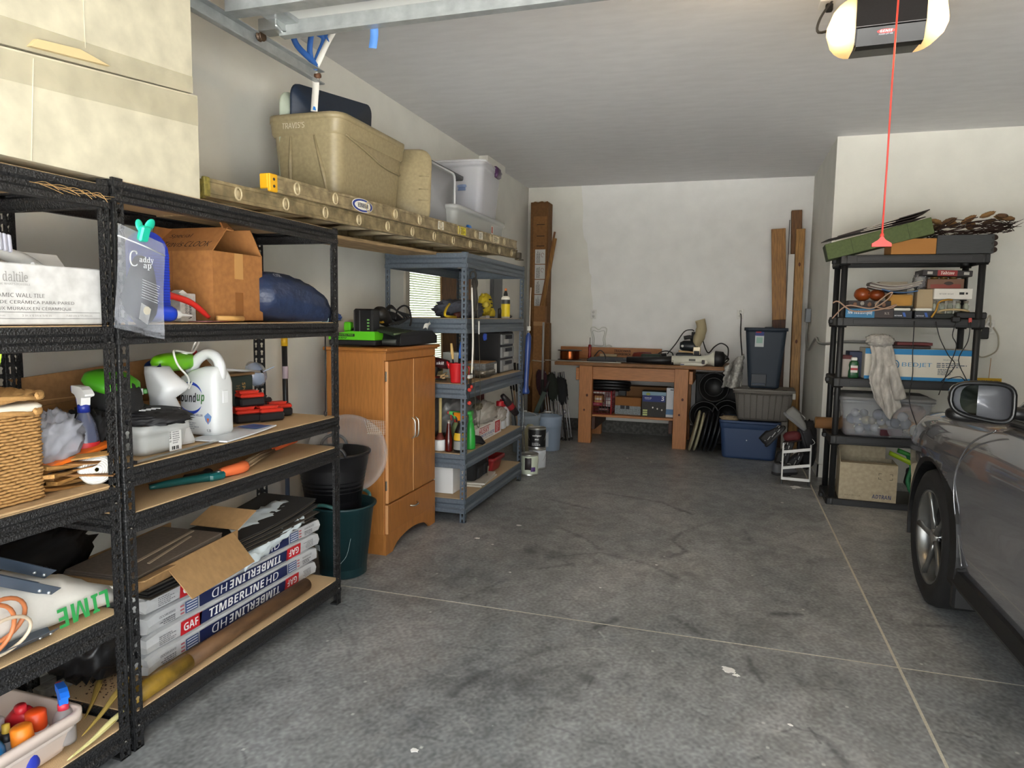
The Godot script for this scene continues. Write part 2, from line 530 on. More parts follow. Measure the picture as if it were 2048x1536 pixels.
	struct("wall_return", slab(0.83, 0.98, -6.85, -8.76, -0.05, 3.1), wall, "side of the wall that juts out beside the workbench")
	struct("wall_right_back", slab(0.98, 4.45, -6.85, -7.0, -0.05, 3.1), wall, "cream wall behind the black plastic shelf")
	struct("wall_right", slab(4.3, 4.45, 0.5, -6.85, -0.05, 3.1), wall)
	A(get_node("wall_return"), "baseboard", slab(0.815, 0.83, -6.83, -8.6, 0.0, 0.12), S("dedbd2", 0.6))
	A(get_node("wall_return"), "baseboard", slab(0.815, 1.2, -6.83, -6.85, 0.0, 0.12), S("dedbd2", 0.6))
	struct("ceiling", slab(-2.66, 4.45, 0.5, -8.76, 3.05, 3.2), ceil_m, "grey-white drywall ceiling with roller marks")
	var fw := G.new().box(V(-2.3, 1.5, 0.42), V(0.72, 3.1, 0.15)).box(V(3.98, 1.5, 0.42), V(0.95, 3.1, 0.15)).box(V(0.78, 2.72, 0.42), V(5.46, 0.66, 0.15))
	struct("wall_front", fw.m(), wall, "front wall round the garage door opening")
	struct("driveway", slab(-8, 10, 0.5, 16, -0.3, -0.03), S("c4c4c1", 0.9, 0, "blotch", V(0.3, 0.3, 0.3)), "sunlit concrete driveway outside the door")

func wall_left_mesh() -> ArrayMesh:
	# the wall with its window opening (z -5.15 to -6.05, y 1.0 to 1.95) and a pilaster
	var g := G.new()
	g.box(V(-2.585, 1.5, -2.325), V(0.15, 3.1, 5.65)).box(V(-2.585, 1.5, -7.405), V(0.15, 3.1, 2.71))
	g.box(V(-2.585, 0.475, -5.6), V(0.15, 1.05, 0.9)).box(V(-2.585, 2.5, -5.6), V(0.15, 1.1, 0.9))
	g.box(V(-2.465, 1.5, -7.075), V(0.1, 3.1, 0.57))
	return g.m()

# ---------- shelving ----------
func punched(g: G, o: Vector3, across: Vector3, w: float, h: float, pitch: float) -> void:
	# a strip of sheet steel standing at o, w wide, punched with keyholes
	var n := int(h / pitch)
	var ang := []
	for k in 16:
		ang.append(TAU * k / 16.0)
	var ca := atan2(pitch / 2, w / 2)
	for s in [ca, PI - ca, PI + ca, TAU - ca]:
		ang.append(s)
	ang.sort()
	var c := o + across * w / 2
	for i in n:
		var cy := Vector3.UP * (pitch * (i + 0.5))
		for k in ang.size():
			var p := []
			for t in [ang[k], ang[(k + 1) % ang.size()]]:
				var d := Vector2(cos(t), sin(t))
				var e: float = minf(w / 2 / maxf(absf(d.x), 0.0001), pitch / 2 / maxf(absf(d.y), 0.0001))
				var hr := 0.0075
				if d.y < -0.85:
					hr = 0.0155
				elif d.y < -0.6:
					hr = 0.0068
				elif d.y < -0.1:
					hr = 0.006
				elif d.y > 0.3:
					hr = 0.009
				p.append(c + cy + across * d.x * hr + Vector3.UP * d.y * hr)
				p.append(c + cy + across * d.x * e + Vector3.UP * d.y * e)
			g.quad(p[0], p[1], p[3], p[2])
	var top := pitch * n
	if h - top > 0.001:
		g.quad(o + Vector3.UP * top, o + across * w + Vector3.UP * top, o + across * w + Vector3.UP * h, o + Vector3.UP * h)

func shelving_unit(label: String, xf: float, xr: float, z0: float, z1: float, h: float, levels: Array, bh: float, pw: float, steel: Material, board: Material, rivet: Material) -> Node3D:
	var o := T("metal_shelving_unit", label, "shelving unit", V(xf, 0, z0))
	var L := z1 - z0         # negative: runs away from the door
	var D := xr - xf
	for ix in 2:
		for iz in 2:
			var g := G.new()
			var p := V(D * ix, 0, L * iz)
			var sx := -1.0 if ix == 0 else 1.0
			var sz := -1.0 if iz == 0 else 1.0
			punched(g, p, V(0, 0, sz), pw, h, 0.038)
			punched(g, p, V(sx, 0, 0), pw, h, 0.038)
			punched(g, p + V(sx, 0, sz) * 0.002, V(0, 0, sz), pw, h, 0.038)
			punched(g, p + V(sx, 0, sz) * 0.002, V(sx, 0, 0), pw, h, 0.038)
			g.smooth().tube([p + V(sx, 0, sz) * 0.003, p + V(sx, 0, sz) * 0.003 + V(0, h, 0)], 0.0042, 8)
			var po := A(o, "post", g.m(), steel)
			var rv := G.new()
			for y in levels:
				for k in [0.25, 0.8]:
					for f in 2:
						var q := p + V(0, y - bh + bh * k, 0) + (V(-sx * 0.001, 0, sz * pw / 2) if f == 0 else V(sx * pw / 2, 0, -sz * 0.001))
						rv.at(q, V(0, 0, 90 if f == 0 else 0) if f == 0 else V(90, 0, 0)).smooth().blob(V(0.0055, 0.003, 0.0055), 0, 1, 1, 1.0, 8, 4)
			A(po, "rivet", rv.m(), rivet).set_meta("kind", "stuff")
			A(po, "foot_cap", G.new().box(p + V(sx, 0, sz) * pw / 2 + V(0, 0.004, 0), V(pw, 0.008, pw), 0.002).m(), S("1c1c1c", 0.7))
	for y in levels:
		var prof := [[0.0, 0], [0.004, -0.003], [0.004, -bh * 0.3], [-0.006, -bh * 0.42], [-0.006, -bh * 0.62], [0.005, -bh * 0.74], [0.006, -bh * 0.97], [0.0, -bh], [-0.02, -bh], [-0.02, -bh + 0.004], [-0.004, -bh + 0.004], [-0.012, -bh * 0.6], [-0.012, -bh * 0.4], [-0.002, -bh * 0.28], [-0.002, -0.014], [-0.02, -0.014], [-0.02, 0.0]]
		var e := 0.003
		# long beams (front, rear), then the two end beams
		A(o, "beam", G.new().ext(prof, V(0.0, y, -e), V(0.0, y, L + e)).m(), steel)
		A(o, "beam", G.new().ext(prof, V(D, y, L + e), V(D, y, -e)).m(), steel)
		A(o, "beam", G.new().ext(prof, V(D + e, y, 0), V(-e, y, 0)).m(), steel)
		A(o, "beam", G.new().ext(prof, V(-e, y, L), V(D + e, y, L)).m(), steel)
		A(o, "shelf_board", G.new().box(V(D / 2, y - 0.003, L / 2), V(absf(D) - 0.012, 0.012, absf(L) - 0.012), 0.0015).m(), board)
	return o

func shelving():
	var steel := S("323233", 0.4, 0.35, "speck", V(3, 3, 3), "hammer", 0.9)
	var board := S("dbb98c", 0.85, 0, "speck", V(5, 5, 5))
	var rv := S("b9b6ae", 0.35, 0.8)
	shelving_unit("black punched-steel shelving unit holding the wicker basket and the bag of lime", -1.79, -2.245, -0.42, -1.655, 1.815, [1.80, 1.382, 0.885, 0.485, 0.105], 0.068, 0.038, steel, board, rv)
	shelving_unit("black punched-steel shelving unit holding the shingle bundles and the brown carton", -1.79, -2.245, -1.67, -2.925, 1.83, [1.822, 1.387, 0.935, 0.785, 0.125], 0.062, 0.038, steel, board, rv)
	var grey := S("66717d", 0.45, 0.25, "fine", V(2, 2, 2))
	shelving_unit("blue-grey steel shelving unit standing between the wooden cabinet and the paint cans", -1.695, -2.30, -4.37, -5.725, 1.855, [1.85, 1.41, 0.965, 0.48, 0.165], 0.10, 0.036, grey, S("cdb28e", 0.85, 0, "speck", V(5, 5, 5)), S("d8d8d8", 0.3, 0.8))

# ---------- overhead: cartons, ladder and totes on top of the shelving, garage door, opener ----------
func overhead():
	var pale := S("d3ccb4", 0.85, 0, "grain_soft", V(1.2, 1.2, 1.2))
	# lower pale carton: its top is crushed into a slope
	var o := T("pale_carton", "huge pale cardboard carton resting directly on the top black shelf", "box", V(-1.80, 1.824, -2.045))
	var g := G.new()
	var pr := [[0, 0], [1.5, 0], [1.5, 0.215], [0.7, 0.27], [0, 0.352]]
	g.ext(pr, V(-0.52, 0, 0), V(0, 0, 0))
	A(o, "body", g.m(), pale)
	A(o, "tape", G.new().ext([[0, 0.25], [1.5, 0.12], [1.5, 0.21], [0.7, 0.265], [0, 0.347]], V(0, 0, 0), V(0.0012, 0, 0)).m(), clear("d8d0b4", 0.2, 0.45), "clear packing tape")
	A(o, "crease", G.new().tube([V(0.001, 0.0, 0.62), V(0.001, 0.27, 0.60)], 0.0012, 5).m(), pale)
	o = T("pale_carton", "pale cardboard carton stacked on the huge carton, taped along its lower edge", "box", V(-1.805, 2.18, -2.03))
	g = G.new()
	g.ext([[0, 0.0], [0.7, -0.08], [1.5, -0.135], [1.5, 0.6], [0, 0.6]], V(-0.5, 0, 0), V(0, 0, 0))
	A(o, "body", g.m(), pale)
	A(o, "tape", G.new().ext([[0, 0.0], [0.7, -0.08], [1.5, -0.135], [1.5, -0.06], [0.7, -0.01], [0, 0.055]], V(0, 0, 0), V(0.0012, 0, 0)).m(), clear("d8d0b4", 0.2, 0.45), "clear packing tape")
	A(o, "flap_lip", G.new().ext([[0.35, -0.028], [0.6, -0.06], [0.58, -0.035], [0.45, -0.015]], V(0.001, 0, 0), V(0.016, 0, 0)).m(), S("cdb98c", 0.85))
	A(o, "crease", G.new().tube([V(0.001, 0.0, 0.42), V(0.001, 0.6, 0.42)], 0.0012, 5).m(), pale)
	small_print(o, V(0.002, 0.305, 0.52), FX, 0.06, 0.014, 2, S("3a3733", 0.8), 3)
	small_print(o, V(0.002, 0.3, 0.38), FX, 0.05, 0.014, 2, S("3a3733", 0.8), 4)
	# plank under the ladder
	o = T("wooden_plank", "bare wooden plank lying across the shelf tops under the ladder", "plank", V(-2.1, 1.824, -3.5), V(0, -3, 0))
	o.rotation_degrees.x = 0.8
	A(o, "board", G.new().box(V(0, 0.011, 0.05), V(0.28, 0.02, 2.35), 0.003).m(), S("c9a87a", 0.8, 0, "grain", V(6, 6, 0.8)))
	# aluminium extension ladder lying flat, two sections
	o = T("extension_ladder", "dusty aluminium extension ladder lying flat across the shelving tops", "ladder", V(-1.85, 1.853, -2.15), V(1.05, -2.0, 0))
	var alu := S("b3a27c", 0.55, 0.35, "dirty", V(2, 2, 2))
	var alu2 := S("c2b08a", 0.5, 0.35, "dirty", V(2, 2, 2))
	var prof := [[0, 0], [0.006, 0], [0.006, 0.012], [0.003, 0.015], [0.003, 0.054], [0.006, 0.057], [0.006, 0.068], [-0.02, 0.068], [-0.02, 0.062], [-0.002, 0.06], [-0.002, 0.009], [-0.02, 0.007], [-0.02, 0]]
	for sct in 2:
		var y0 := 0.0 + sct * 0.07
		var za := 0.0 - sct * 0.34
		var ze := -3.5 + sct * 0.08
		var xo := -0.012 if sct == 0 else 0.01
		var wd := 0.42 if sct == 0 else 0.46
		A(o, "rail", G.new().ext(prof, V(xo, y0, za), V(xo, y0, ze)).m(), alu if sct == 0 else alu2)
		A(o, "rail", G.new().ext(prof, V(xo - wd, y0, ze), V(xo - wd, y0, za)).m(), alu if sct == 0 else alu2)
		var k := 0
		var z := za - 0.16
		while z > ze + 0.05:
			var rg := G.new().smooth().tube([V(xo + 0.006, y0 + 0.034, z), V(xo - wd - 0.006, y0 + 0.034, z)], 0.016, 10)
			rg.tube(arc(V(xo + 0.006, y0 + 0.034, z), V(0, 0.024, 0), V(0, 0, 0.018), 0, 345, 12), 0.0045, 6, true)
			A(o, "rung", rg.m(), S("c2b493", 0.5, 0.3))
			z -= 0.29
			k += 1
		if sct == 1:
			var ye := S("e0a818", 0.5)
			A(o, "end_cap", G.new().box(V(xo + 0.004, y0 + 0.034, za + 0.0), V(0.014, 0.072, 0.05), 0.003).box(V(xo - 0.02, y0 + 0.04, za + 0.02), V(0.04, 0.06, 0.012), 0.003).m(), ye, "yellow plastic end cap")
			A(o, "bolt", G.new().at(V(xo + 0.012, y0 + 0.048, za)).smooth().blob(V(0.004, 0.006, 0.006)).m(), S("2a2420"))
			A(o, "bolt", G.new().at(V(xo + 0.012, y0 + 0.02, za)).smooth().blob(V(0.004, 0.006, 0.006)).m(), S("2a2420"))
		else:
			A(o, "end_cap", G.new().box(V(xo + 0.002, y0 + 0.036, za + 0.005), V(0.016, 0.07, 0.03), 0.003).box(V(xo - 0.04, y0 + 0.03, za + 0.0), V(0.06, 0.07, 0.02), 0.003).m(), S("a89a4a", 0.7, 0, "dirty", V(6, 6, 6)), "mossy rubber end cap")
	# oval badge, upside down, and warning stickers
	var blue := S("2b3f8f", 0.5)
	var white := S("e9e7df", 0.6)
	var bz := -1.03
	var oval := func(a: float, b: float, m: Material, off: float):
		var poly := []
		for q in 24:
			poly.append([a * cos(TAU * q / 24), b * sin(TAU * q / 24)])
		A(o, "badge", G.new().ext(poly, V(0.016 + off, 0.104, bz), V(0.0165 + off, 0.104, bz)).m(), m)
	oval.call(0.098, 0.034, white, 0.0); oval.call(0.093, 0.031, blue, 0.0007); oval.call(0.075, 0.022, white, 0.0014)
	W(o, "WERNER", V(0.0195, 0.104, bz), V(180, 90, 0) + V(0, 180, 0), 0.10, 0.022, S("1c2233", 0.6))
	for q in [[-1.95, 0.08, "e4e0d2"], [-2.28, 0.13, "e6d63a"], [-2.62, 0.07, "e4e0d2"], [-2.93, 0.13, "d9cfae"]]:
		panel(o, "sticker", V(0.0168, 0.104, q[0]), FX, q[1], 0.05, S(q[2], 0.6))
		small_print(o, V(0.0176, 0.104, q[0]), FX, q[1] * 0.85, 0.042, 5, S("2e2a22", 0.7), int(-q[0] * 100))
	A(o, "hook", G.new().box(V(0.02, 0.02, -3.46), V(0.03, 0.05, 0.06), 0.004).box(V(0.02, -0.012, -3.47), V(0.04, 0.012, 0.12), 0.003).m(), S("5d5446", 0.5, 0.6))
	# big tan tote with lid beside it
	var tan := S("a89a77", 0.42, 0, "fine", V(1.5, 1.5, 1.5))
	o = T("storage_tote", "large tan plastic tote standing open on the ladder, name scratched on its end", "storage tote", V(-2.085, 1.982, -3.46))
	A(o, "body", tub(Vector2(0.35, 0.66), Vector2(0.41, 0.73), 0.44, 0.06, 0.005, 0.016, 6), tan)
	A(o, "shoulder_band", G.new().smooth().loft([G.ring(0.402, 0.717, 0.06, 0.34, 6), G.ring(0.42, 0.735, 0.06, 0.355, 6), G.ring(0.428, 0.745, 0.06, 0.412, 6)], false, false).m(), tan)
	A(o, "end_rib", G.new().smooth().tube([V(-0.10, 0.02, 0.328), V(-0.09, 0.2, 0.345), V(-0.075, 0.335, 0.36)], [0.006, 0.012, 0.005], 8).m(), tan)
	A(o, "end_rib", G.new().smooth().tube([V(0.12, 0.02, 0.328), V(0.10, 0.15, 0.341), V(0.06, 0.335, 0.36)], [0.006, 0.012, 0.005], 8).m(), tan)
	A(o, "side_rib", G.new().smooth().tube(spline([V(0.204, 0.345, 0.3), V(0.203, 0.31, 0.1), V(0.2, 0.27, -0.1), V(0.2, 0.26, -0.3)], 5), 0.006, 6).m(), tan)
	W(o, "TRAVIS'S", V(-0.05, 0.385, 0.375), V(-3, 0, 0), 0.13, 0.028, S("d9d2bd", 0.7), "s")
	o = T("tote_lid", "tan plastic tote lid standing on edge behind the tan tote", "lid", V(-2.13, 2.215, -3.91), V(80, 14, 0))
	A(o, "plate", G.new().smooth().loft([G.ring(0.66, 0.45, 0.07, -0.02, 6), G.ring(0.7, 0.47, 0.08, -0.012, 6), G.ring(0.7, 0.47, 0.08, 0.004, 6), G.ring(0.66, 0.44, 0.07, 0.012, 6), G.ring(0.56, 0.36, 0.05, 0.012, 6), G.ring(0.52, 0.33, 0.05, 0.024, 6)]).m(), tan)
	for q in [-0.06, 0.02, 0.09]:
		A(o, "rib", G.new().smooth().tube([V(0.28, 0.014, q), V(0.34, 0.014, q)], 0.004, 6).m(), tan)
	o = T("tote_lid", "navy blue plastic tote lid leaning up inside the tan tote", "lid", V(-2.2, 2.4, -3.55), V(8, 0, 83))
	A(o, "plate", lid(Vector2(0.5, 0.82), 0.06, 0.018, 5), S("29374c", 0.5, 0, "fine", V(2, 2, 2)))
	o = T("tote_lid", "translucent pale lid tucked behind the navy lid", "lid", V(-2.235, 2.37, -3.5), V(8, 0, 83))
	A(o, "plate", lid(Vector2(0.46, 0.8), 0.06, 0.014, 5), clear("cfdcc8", 0.7, 0.5))
	# translucent tote lying on its side, grey lid on it
	var milk := clear("d3d6da", 0.62, 0.4)
	o = T("storage_tote", "translucent tote lying on its side next to the tan tote lid", "storage tote", V(-1.9, 2.225, -4.34), V(0, 0, 90))
	A(o, "body", tub(Vector2(0.40, 0.62), Vector2(0.43, 0.66), 0.33, 0.04, 0.004, 0.012), milk)
	A(o, "base_panel", G.new().smooth().loft([G.ring(0.36, 0.56, 0.04, -0.004), G.ring(0.36, 0.56, 0.04, 0.003)]).m(), clear("c2c6cd", 0.6, 0.4))
	A(o, "base_rim", G.new().smooth().tube(Array(G.ring(0.395, 0.615, 0.04, 0.0)), 0.008, 6, true).m(), clear("e6e8ea", 0.75, 0.35))
	o = T("tote_lid", "dark grey ribbed lid lying on the sideways tote", "lid", V(-2.1, 2.46, -4.62), V(0, 0, 0))
	A(o, "plate", lid(Vector2(0.32, 0.62), 0.03, 0.03), S("54575c", 0.5))
	for q in 3:
		A(o, "rib", G.new().box(V(0.158, -0.006 - q * 0.008, 0), V(0.012, 0.004, 0.58), 0.001).m(), S("66696e", 0.5))
	# flat clear box with blue latches
	o = T("storage_box", "low clear storage box with blue latches and a coiled yellow hose inside", "storage box", V(-2.03, 2.0, -5.02))
	A(o, "body", tub(Vector2(0.38, 1.02), Vector2(0.42, 1.08), 0.19, 0.05, 0.003, 0.01), clear("dfe3e2", 0.36, 0.3))
	for z in [0.3, -0.5]:
		A(o, "latch", G.new().smooth().loft([G.ring(0.02, 0.07, 0.01, 0.02, 3, 0.205, z), G.ring(0.03, 0.075, 0.012, 0.05, 3, 0.212, z), G.ring(0.02, 0.06, 0.01, 0.075, 3, 0.212, z)]).m(), S("1766b8", 0.35))
	A(o, "label", G.new().at(V(0.222, 0.085, -0.18), FX).box(V(0, 0, 0), V(0.05, 0.09, 0.001)).m(), S("d9d5cf", 0.6))
	A(o, "label_print", G.new().at(V(0.2232, 0.1, -0.18), FX).box(V(0, 0, 0), V(0.03, 0.05, 0.001)).m(), S("9d4a42", 0.6))
	for k in 4:
		var h := T("hose_coil", "yellow-green hose coil lying inside the low clear box", "hose", V(-2.04, 2.03 + k * 0.025, -4.73), Vector3.ZERO, "hose coils in the clear box")
		A(h, "loop", G.new().smooth().tube(arc(Vector3.ZERO, V(0.14, 0, 0), V(0, 0, 0.15), 0, 350, 28), 0.011, 8, true).m(), S("b9b46a", 0.4))
	o = T("folded_cloth", "grey folded cloth lying inside the low clear box", "cloth", V(-2.03, 2.07, -5.22))
	A(o, "pile", G.new().smooth().blob(V(0.15, 0.05, 0.2), 0.3, 2, 7, 0.7).m(), S("6f7376", 0.8))
	# tall clear tote, purple latch, holding a small blue bin
	o = T("storage_tote", "tall clear tote with a purple latch stacked on the low clear box", "storage tote", V(-2.06, 2.196, -5.31), V(0, 4, 0))
	A(o, "body", tub(Vector2(0.36, 0.48), Vector2(0.42, 0.54), 0.40, 0.05, 0.003, 0.012), clear("e3e4ea", 0.42, 0.3))
	A(o, "lid", lid(Vector2(0.45, 0.57), 0.05, 0.015), clear("eceef2", 0.5, 0.3))
	(o.get_child(1) as Node3D).position.y = 0.415
	A(o, "latch", G.new().smooth().loft([G.ring(0.02, 0.11, 0.01, 0.34, 3, 0.225, -0.08), G.ring(0.03, 0.11, 0.012, 0.36, 3, 0.23, -0.08), G.ring(0.03, 0.11, 0.012, 0.41, 3, 0.23, -0.08), G.ring(0.02, 0.1, 0.01, 0.425, 3, 0.22, -0.08)]).m(), S("3d1f45", 0.35), "dark purple latch")
	o = T("small_bin", "small blue plastic bin inside the tall clear tote", "bin", V(-2.08, 2.215, -5.22), V(0, -12, 0))
	A(o, "body", tub(Vector2(0.22, 0.24), Vector2(0.25, 0.28), 0.2, 0.02), S("6d7fa3", 0.5))
	A(o, "lid", lid(Vector2(0.28, 0.31), 0.02), S("7b8cae", 0.5))
	(o.get_child(1) as Node3D).position.y = 0.215
	o = T("white_liner", "white plastic liner folded behind the small blue bin", "plastic sheet", V(-2.08, 2.21, -5.42))
	A(o, "sheet", G.new().smooth().blob(V(0.14, 0.15, 0.08), 0.2, 2, 4, 0.6).at(V(0, 0.15, 0)).m(), S("d9d8dc", 0.6))
	o.position.y += 0.15
	# ---- garage door, raised: sections lie overhead on tracks ----
	var galv := S("b3b8b8", 0.4, 0.45, "grain_soft", V(2, 2, 2))
	var dw := S("d6d6d2", 0.5)
	var door := Node3D.new()
	door.name = "door_1"
	door.set_meta("kind", "structure")
	door.set_meta("label", "white sectional garage door rolled up overhead with galvanised struts")
	add_child(door)
	for k in 4:
		var zc := -2.37 + k * 0.6
		var pn := A(door, "section", G.new().box(V(0.78, 2.69, zc), V(5.3, 0.045, 0.585), 0.004).m(), dw)
		for q in 5:
			A(pn, "stile", G.new().box(V(-1.83 + q * 1.3, 2.66, zc), V(0.07, 0.02, 0.58), 0.002).m(), galv)
		A(pn, "strut", G.new().ext([[0.0, 0.07], [0.0, 0.012], [0.014, 0.012], [0.014, 0], [-0.016, 0], [-0.016, 0.012], [-0.002, 0.012], [-0.002, 0.07]].map(func(e): return [e[0] * 1.4, e[1]]), V(-1.88, 2.6, zc - 0.275), V(3.4, 2.6, zc - 0.275)).m(), galv)
		A(pn, "strut", G.new().ext([[0.05, 0.06], [0.03, 0.06], [0.03, 0.003], [-0.03, 0.003], [-0.03, 0.06], [-0.05, 0.06], [-0.05, 0.056], [-0.034, 0.056], [-0.034, 0], [0.034, 0], [0.034, 0.056], [0.05, 0.056]], V(-1.94, 2.6, zc - 0.03), V(3.4, 2.6, zc - 0.03)).m(), galv)
		A(pn, "end_stile", G.new().box(V(-1.875, 2.665, zc), V(0.06, 0.03, 0.58), 0.002).m(), galv)
		var br := G.new().box(V(-1.905, 2.635, zc - 0.245), V(0.09, 0.05, 0.075), 0.004)
		br.at(V(-1.9, 2.61, zc - 0.25), V(0, 0, 12)).smooth()
		for b in 3:
			br.at(V(-1.925 + b * 0.03, 2.618, zc - 0.245)).tube([V(0, 0.01, 0.035), V(0, 0, 0), V(0, 0.01, -0.035)], 0.008, 8)
		A(pn, "roller_bracket", br.m(), S("c2c5c4", 0.3, 0.85))
		A(pn, "roller", G.new().at(V(-1.965, 2.605, zc - 0.25), V(0, 0, 90)).lathe([[0.001, -0.012], [0.02, -0.012], [0.022, -0.008], [0.016, 0], [0.022, 0.008], [0.02, 0.012], [0.001, 0.012]], 18).m(), S("4d3c2b", 0.5, 0.4))
	for sx in [-1.0, 1.0]:
		var tx := -1.99 if sx < 0 else 3.5
		var tr := T("door_track", "galvanised door track ending above the tan tote" if sx < 0 else "galvanised door track over the far side of the car", "track", V(tx, 2.555, 0))
		A(tr, "channel", G.new().ext([[0.0, 0], [0.03, 0], [0.03, 0.006], [0.002, 0.004], [0.002, 0.058], [0.03, 0.058], [0.03, 0.062], [0.0, 0.062]].map(func(e): return [e[0] * -sx, e[1]]), V(0, 0, 0.3), V(0, 0, -3.1)).m(), galv)
		A(tr, "end_bolt", G.new().at(V(0.01, 0.03, -3.06), V(0, 0, 90)).smooth().lathe([[0.001, -0.02], [0.012, -0.02], [0.012, 0.02], [0.001, 0.02]], 10).m(), S("6b4a35", 0.6, 0.3))
		A(tr, "hanger_strap", G.new().ext([[-0.015, -0.0015], [0.015, -0.0015], [0.015, 0.0015], [-0.015, 0.0015]], V(-0.01, 0.06, -1.2), V(-0.01, 0.495, -1.2), V(1, 0, 0)).m(), galv)
	# tangled painter's tape hanging at the end of the track
	var bt := S("2f62ad", 0.55)
	var wt := S("dcdad2", 0.65)
	var strips := [[[-2.08, 2.79, -3.0], [-2.06, 2.72, -3.02], [-1.99, 2.645, -3.05], [-1.985, 2.61, -3.05]], [[-2.0, 2.78, -3.05], [-2.01, 2.7, -3.05], [-2.0, 2.63, -3.06]], [[-1.97, 2.78, -3.04], [-1.93, 2.75, -3.05], [-1.97, 2.68, -3.06], [-1.99, 2.62, -3.05]], [[-1.86, 2.8, -3.04], [-1.9, 2.765, -3.03], [-1.885, 2.735, -3.04]]]
	var n := 0
	for s in strips:
		n += 1
		ribbon("tape_strip", "twisted blue painter's tape hanging over the end of the door track", "tape", s, 0.028, bt, "blue tape strips at the track end")
	ribbon("tape_strip", "pale masking tape running slantwise from the strut to the track end", "tape", [[-1.84, 2.79, -3.02], [-1.91, 2.72, -3.04], [-1.98, 2.63, -3.06]], 0.03, wt)
	var ht := ribbon("tape_strip", "white masking tape hanging straight down from the track end, blue tip", "tape", [[-1.995, 2.6, -3.06], [-1.985, 2.55, -3.06], [-1.985, 2.47, -3.05], [-1.99, 2.415, -3.05]], 0.034, wt)
	A(ht, "tip", G.new().ext([[-0.013, 0], [0.01, 0.006], [0.004, 0.022], [-0.008, 0.018]], V(-1.99, 2.418, -3.0485), V(-1.99, 2.418, -3.0475)).m(), S("2b7fd6", 0.5), "blue tape tip")
	ribbon("tape_strip", "short blue tape strip dangling alone from the strut", "tape", [[-1.455, 2.625, -2.672], [-1.455, 2.58, -2.675], [-1.46, 2.525, -2.67]], 0.034, S("4f7ec0", 0.55))
	# ---- opener ----
	o = T("garage_door_opener", "black ceiling-hung garage door opener with two glowing lamp lenses", "door opener", V(0.56, 2.64, -3.25), V(0, -3, 0))
	var blk := S("17171a", 0.35, 0, "speck", V(2, 2, 2))
	A(o, "housing", G.new().ext([[-0.01, -0.085], [0.02, -0.085], [0.048, -0.03], [0.055, -0.028], [0.055, 0.16], [-0.28, 0.16], [-0.28, 0.0], [-0.24, -0.05]].map(func(e): return [e[0], e[1]]), V(-0.125, 0, 0), V(0.125, 0, 0)).m(), blk)
	A(o, "front_bevel", G.new().ext([[-0.02, -0.095], [0.03, -0.095], [0.058, -0.035], [0.052, -0.03], [-0.02, -0.03]], V(-0.12, 0, 0), V(0.122, 0, 0)).m(), S("0f0f11", 0.3))
	A(o, "seam", G.new().box(V(0, -0.028, 0.058), V(0.248, 0.003, 0.003)).m(), S("6b6b6d", 0.4))
	var bdg := []
	for q in 20:
		bdg.append([0.033 * cos(TAU * q / 20), 0.008 * sin(TAU * q / 20)])
	A(o, "badge", G.new().at(V(-0.015, -0.052, 0.0515), V(25, 0, 0)).ext(bdg, V(0, 0, 0), V(0, 0, 0.0015)).m(), S("c22a2a", 0.4))
	W(o, "GENIE", V(-0.015, -0.052, 0.0535), V(25, 0, 0), 0.045, 0.009, S("f0e6e6", 0.5), "b", 0.2)
	W(o, "POWER LIFT 900", V(-0.015, -0.0625, 0.049), V(25, 0, 0), 0.05, 0.005, S("b9b9c2", 0.5))
	var glow := StandardMaterial3D.new()
	glow.albedo_color = c8("f0dcae"); glow.roughness = 0.5
	glow.emission_enabled = true; glow.emission = c8("ffcd7d"); glow.emission_energy_multiplier = 0.3
	for s in [-1.0, 1.0]:
		var rings := []
		for q in 6:
			var t: float = q / 5.0
			var sc := sqrt(maxf(1.0 - t * t, 0.02))
			var r := PackedVector3Array()
			for p in [[-0.24, -0.05], [-0.03, -0.085], [0.03, -0.075], [0.05, -0.03], [0.05, 0.05], [0.03, 0.1], [-0.24, 0.1], [-0.27, 0.03]]:
				r.append(V(s * (0.126 + 0.10 * t), lerpf(0.02, p[1], sc) - 0.02 * t * 0.0, lerpf(-0.1, p[0], sc)))
			if s > 0:
				r.reverse()
			rings.append(r)
		A(o, "lamp_lens", G.new().smooth().loft(rings, true, true).m(), glow, "glowing cream lamp lens")
		var l := OmniLight3D.new()
		l.name = "opener_lamp"
		l.position = o.position + V(s * 0.33, -0.02, 0.02)
		l.light_color = c8("ffd9a0"); l.light_energy = 0.1; l.light_size = 0.09; l.omni_range = 14; l.omni_attenuation = 2; l.shadow_enabled = true
		add_child(l)
	A(o, "rail", G.new().box(V(0.03, 0.17, 1.75), V(0.045, 0.04, 3.6), 0.003).m(), galv)
	for s in [-1, 1]:
		A(o, "hanger", G.new().box(V(s * 0.11, 0.3, -0.12), V(0.03, 0.3, 0.004)).m(), galv)
	A(o, "power_cord", G.new().smooth().tube(spline([V(-0.16, 0.08, -0.2), V(-0.25, 0.1, -0.3), V(-0.235, 0.26, -0.55), V(-0.17, 0.42, -0.75)], 5), 0.006, 6).m(), S("1a1a1a", 0.5))
	o = T("ceiling_outlet", "white outlet plate on the ceiling above the opener", "outlet", V(0.40, 3.044, -4.02))
	A(o, "plate", G.new().box(V(0, 0, 0), V(0.075, 0.01, 0.115), 0.003).m(), S("ecebe6", 0.4))
	A(o, "plug", G.new().box(V(0.01, -0.025, 0.015), V(0.035, 0.04, 0.03), 0.006).m(), S("161616", 0.5))
	o = T("release_cord", "red emergency release cord with a red T handle hanging from the opener rail", "cord", V(0.54, 1.73, -3.0))
	var red := S("cf3f36", 0.5)
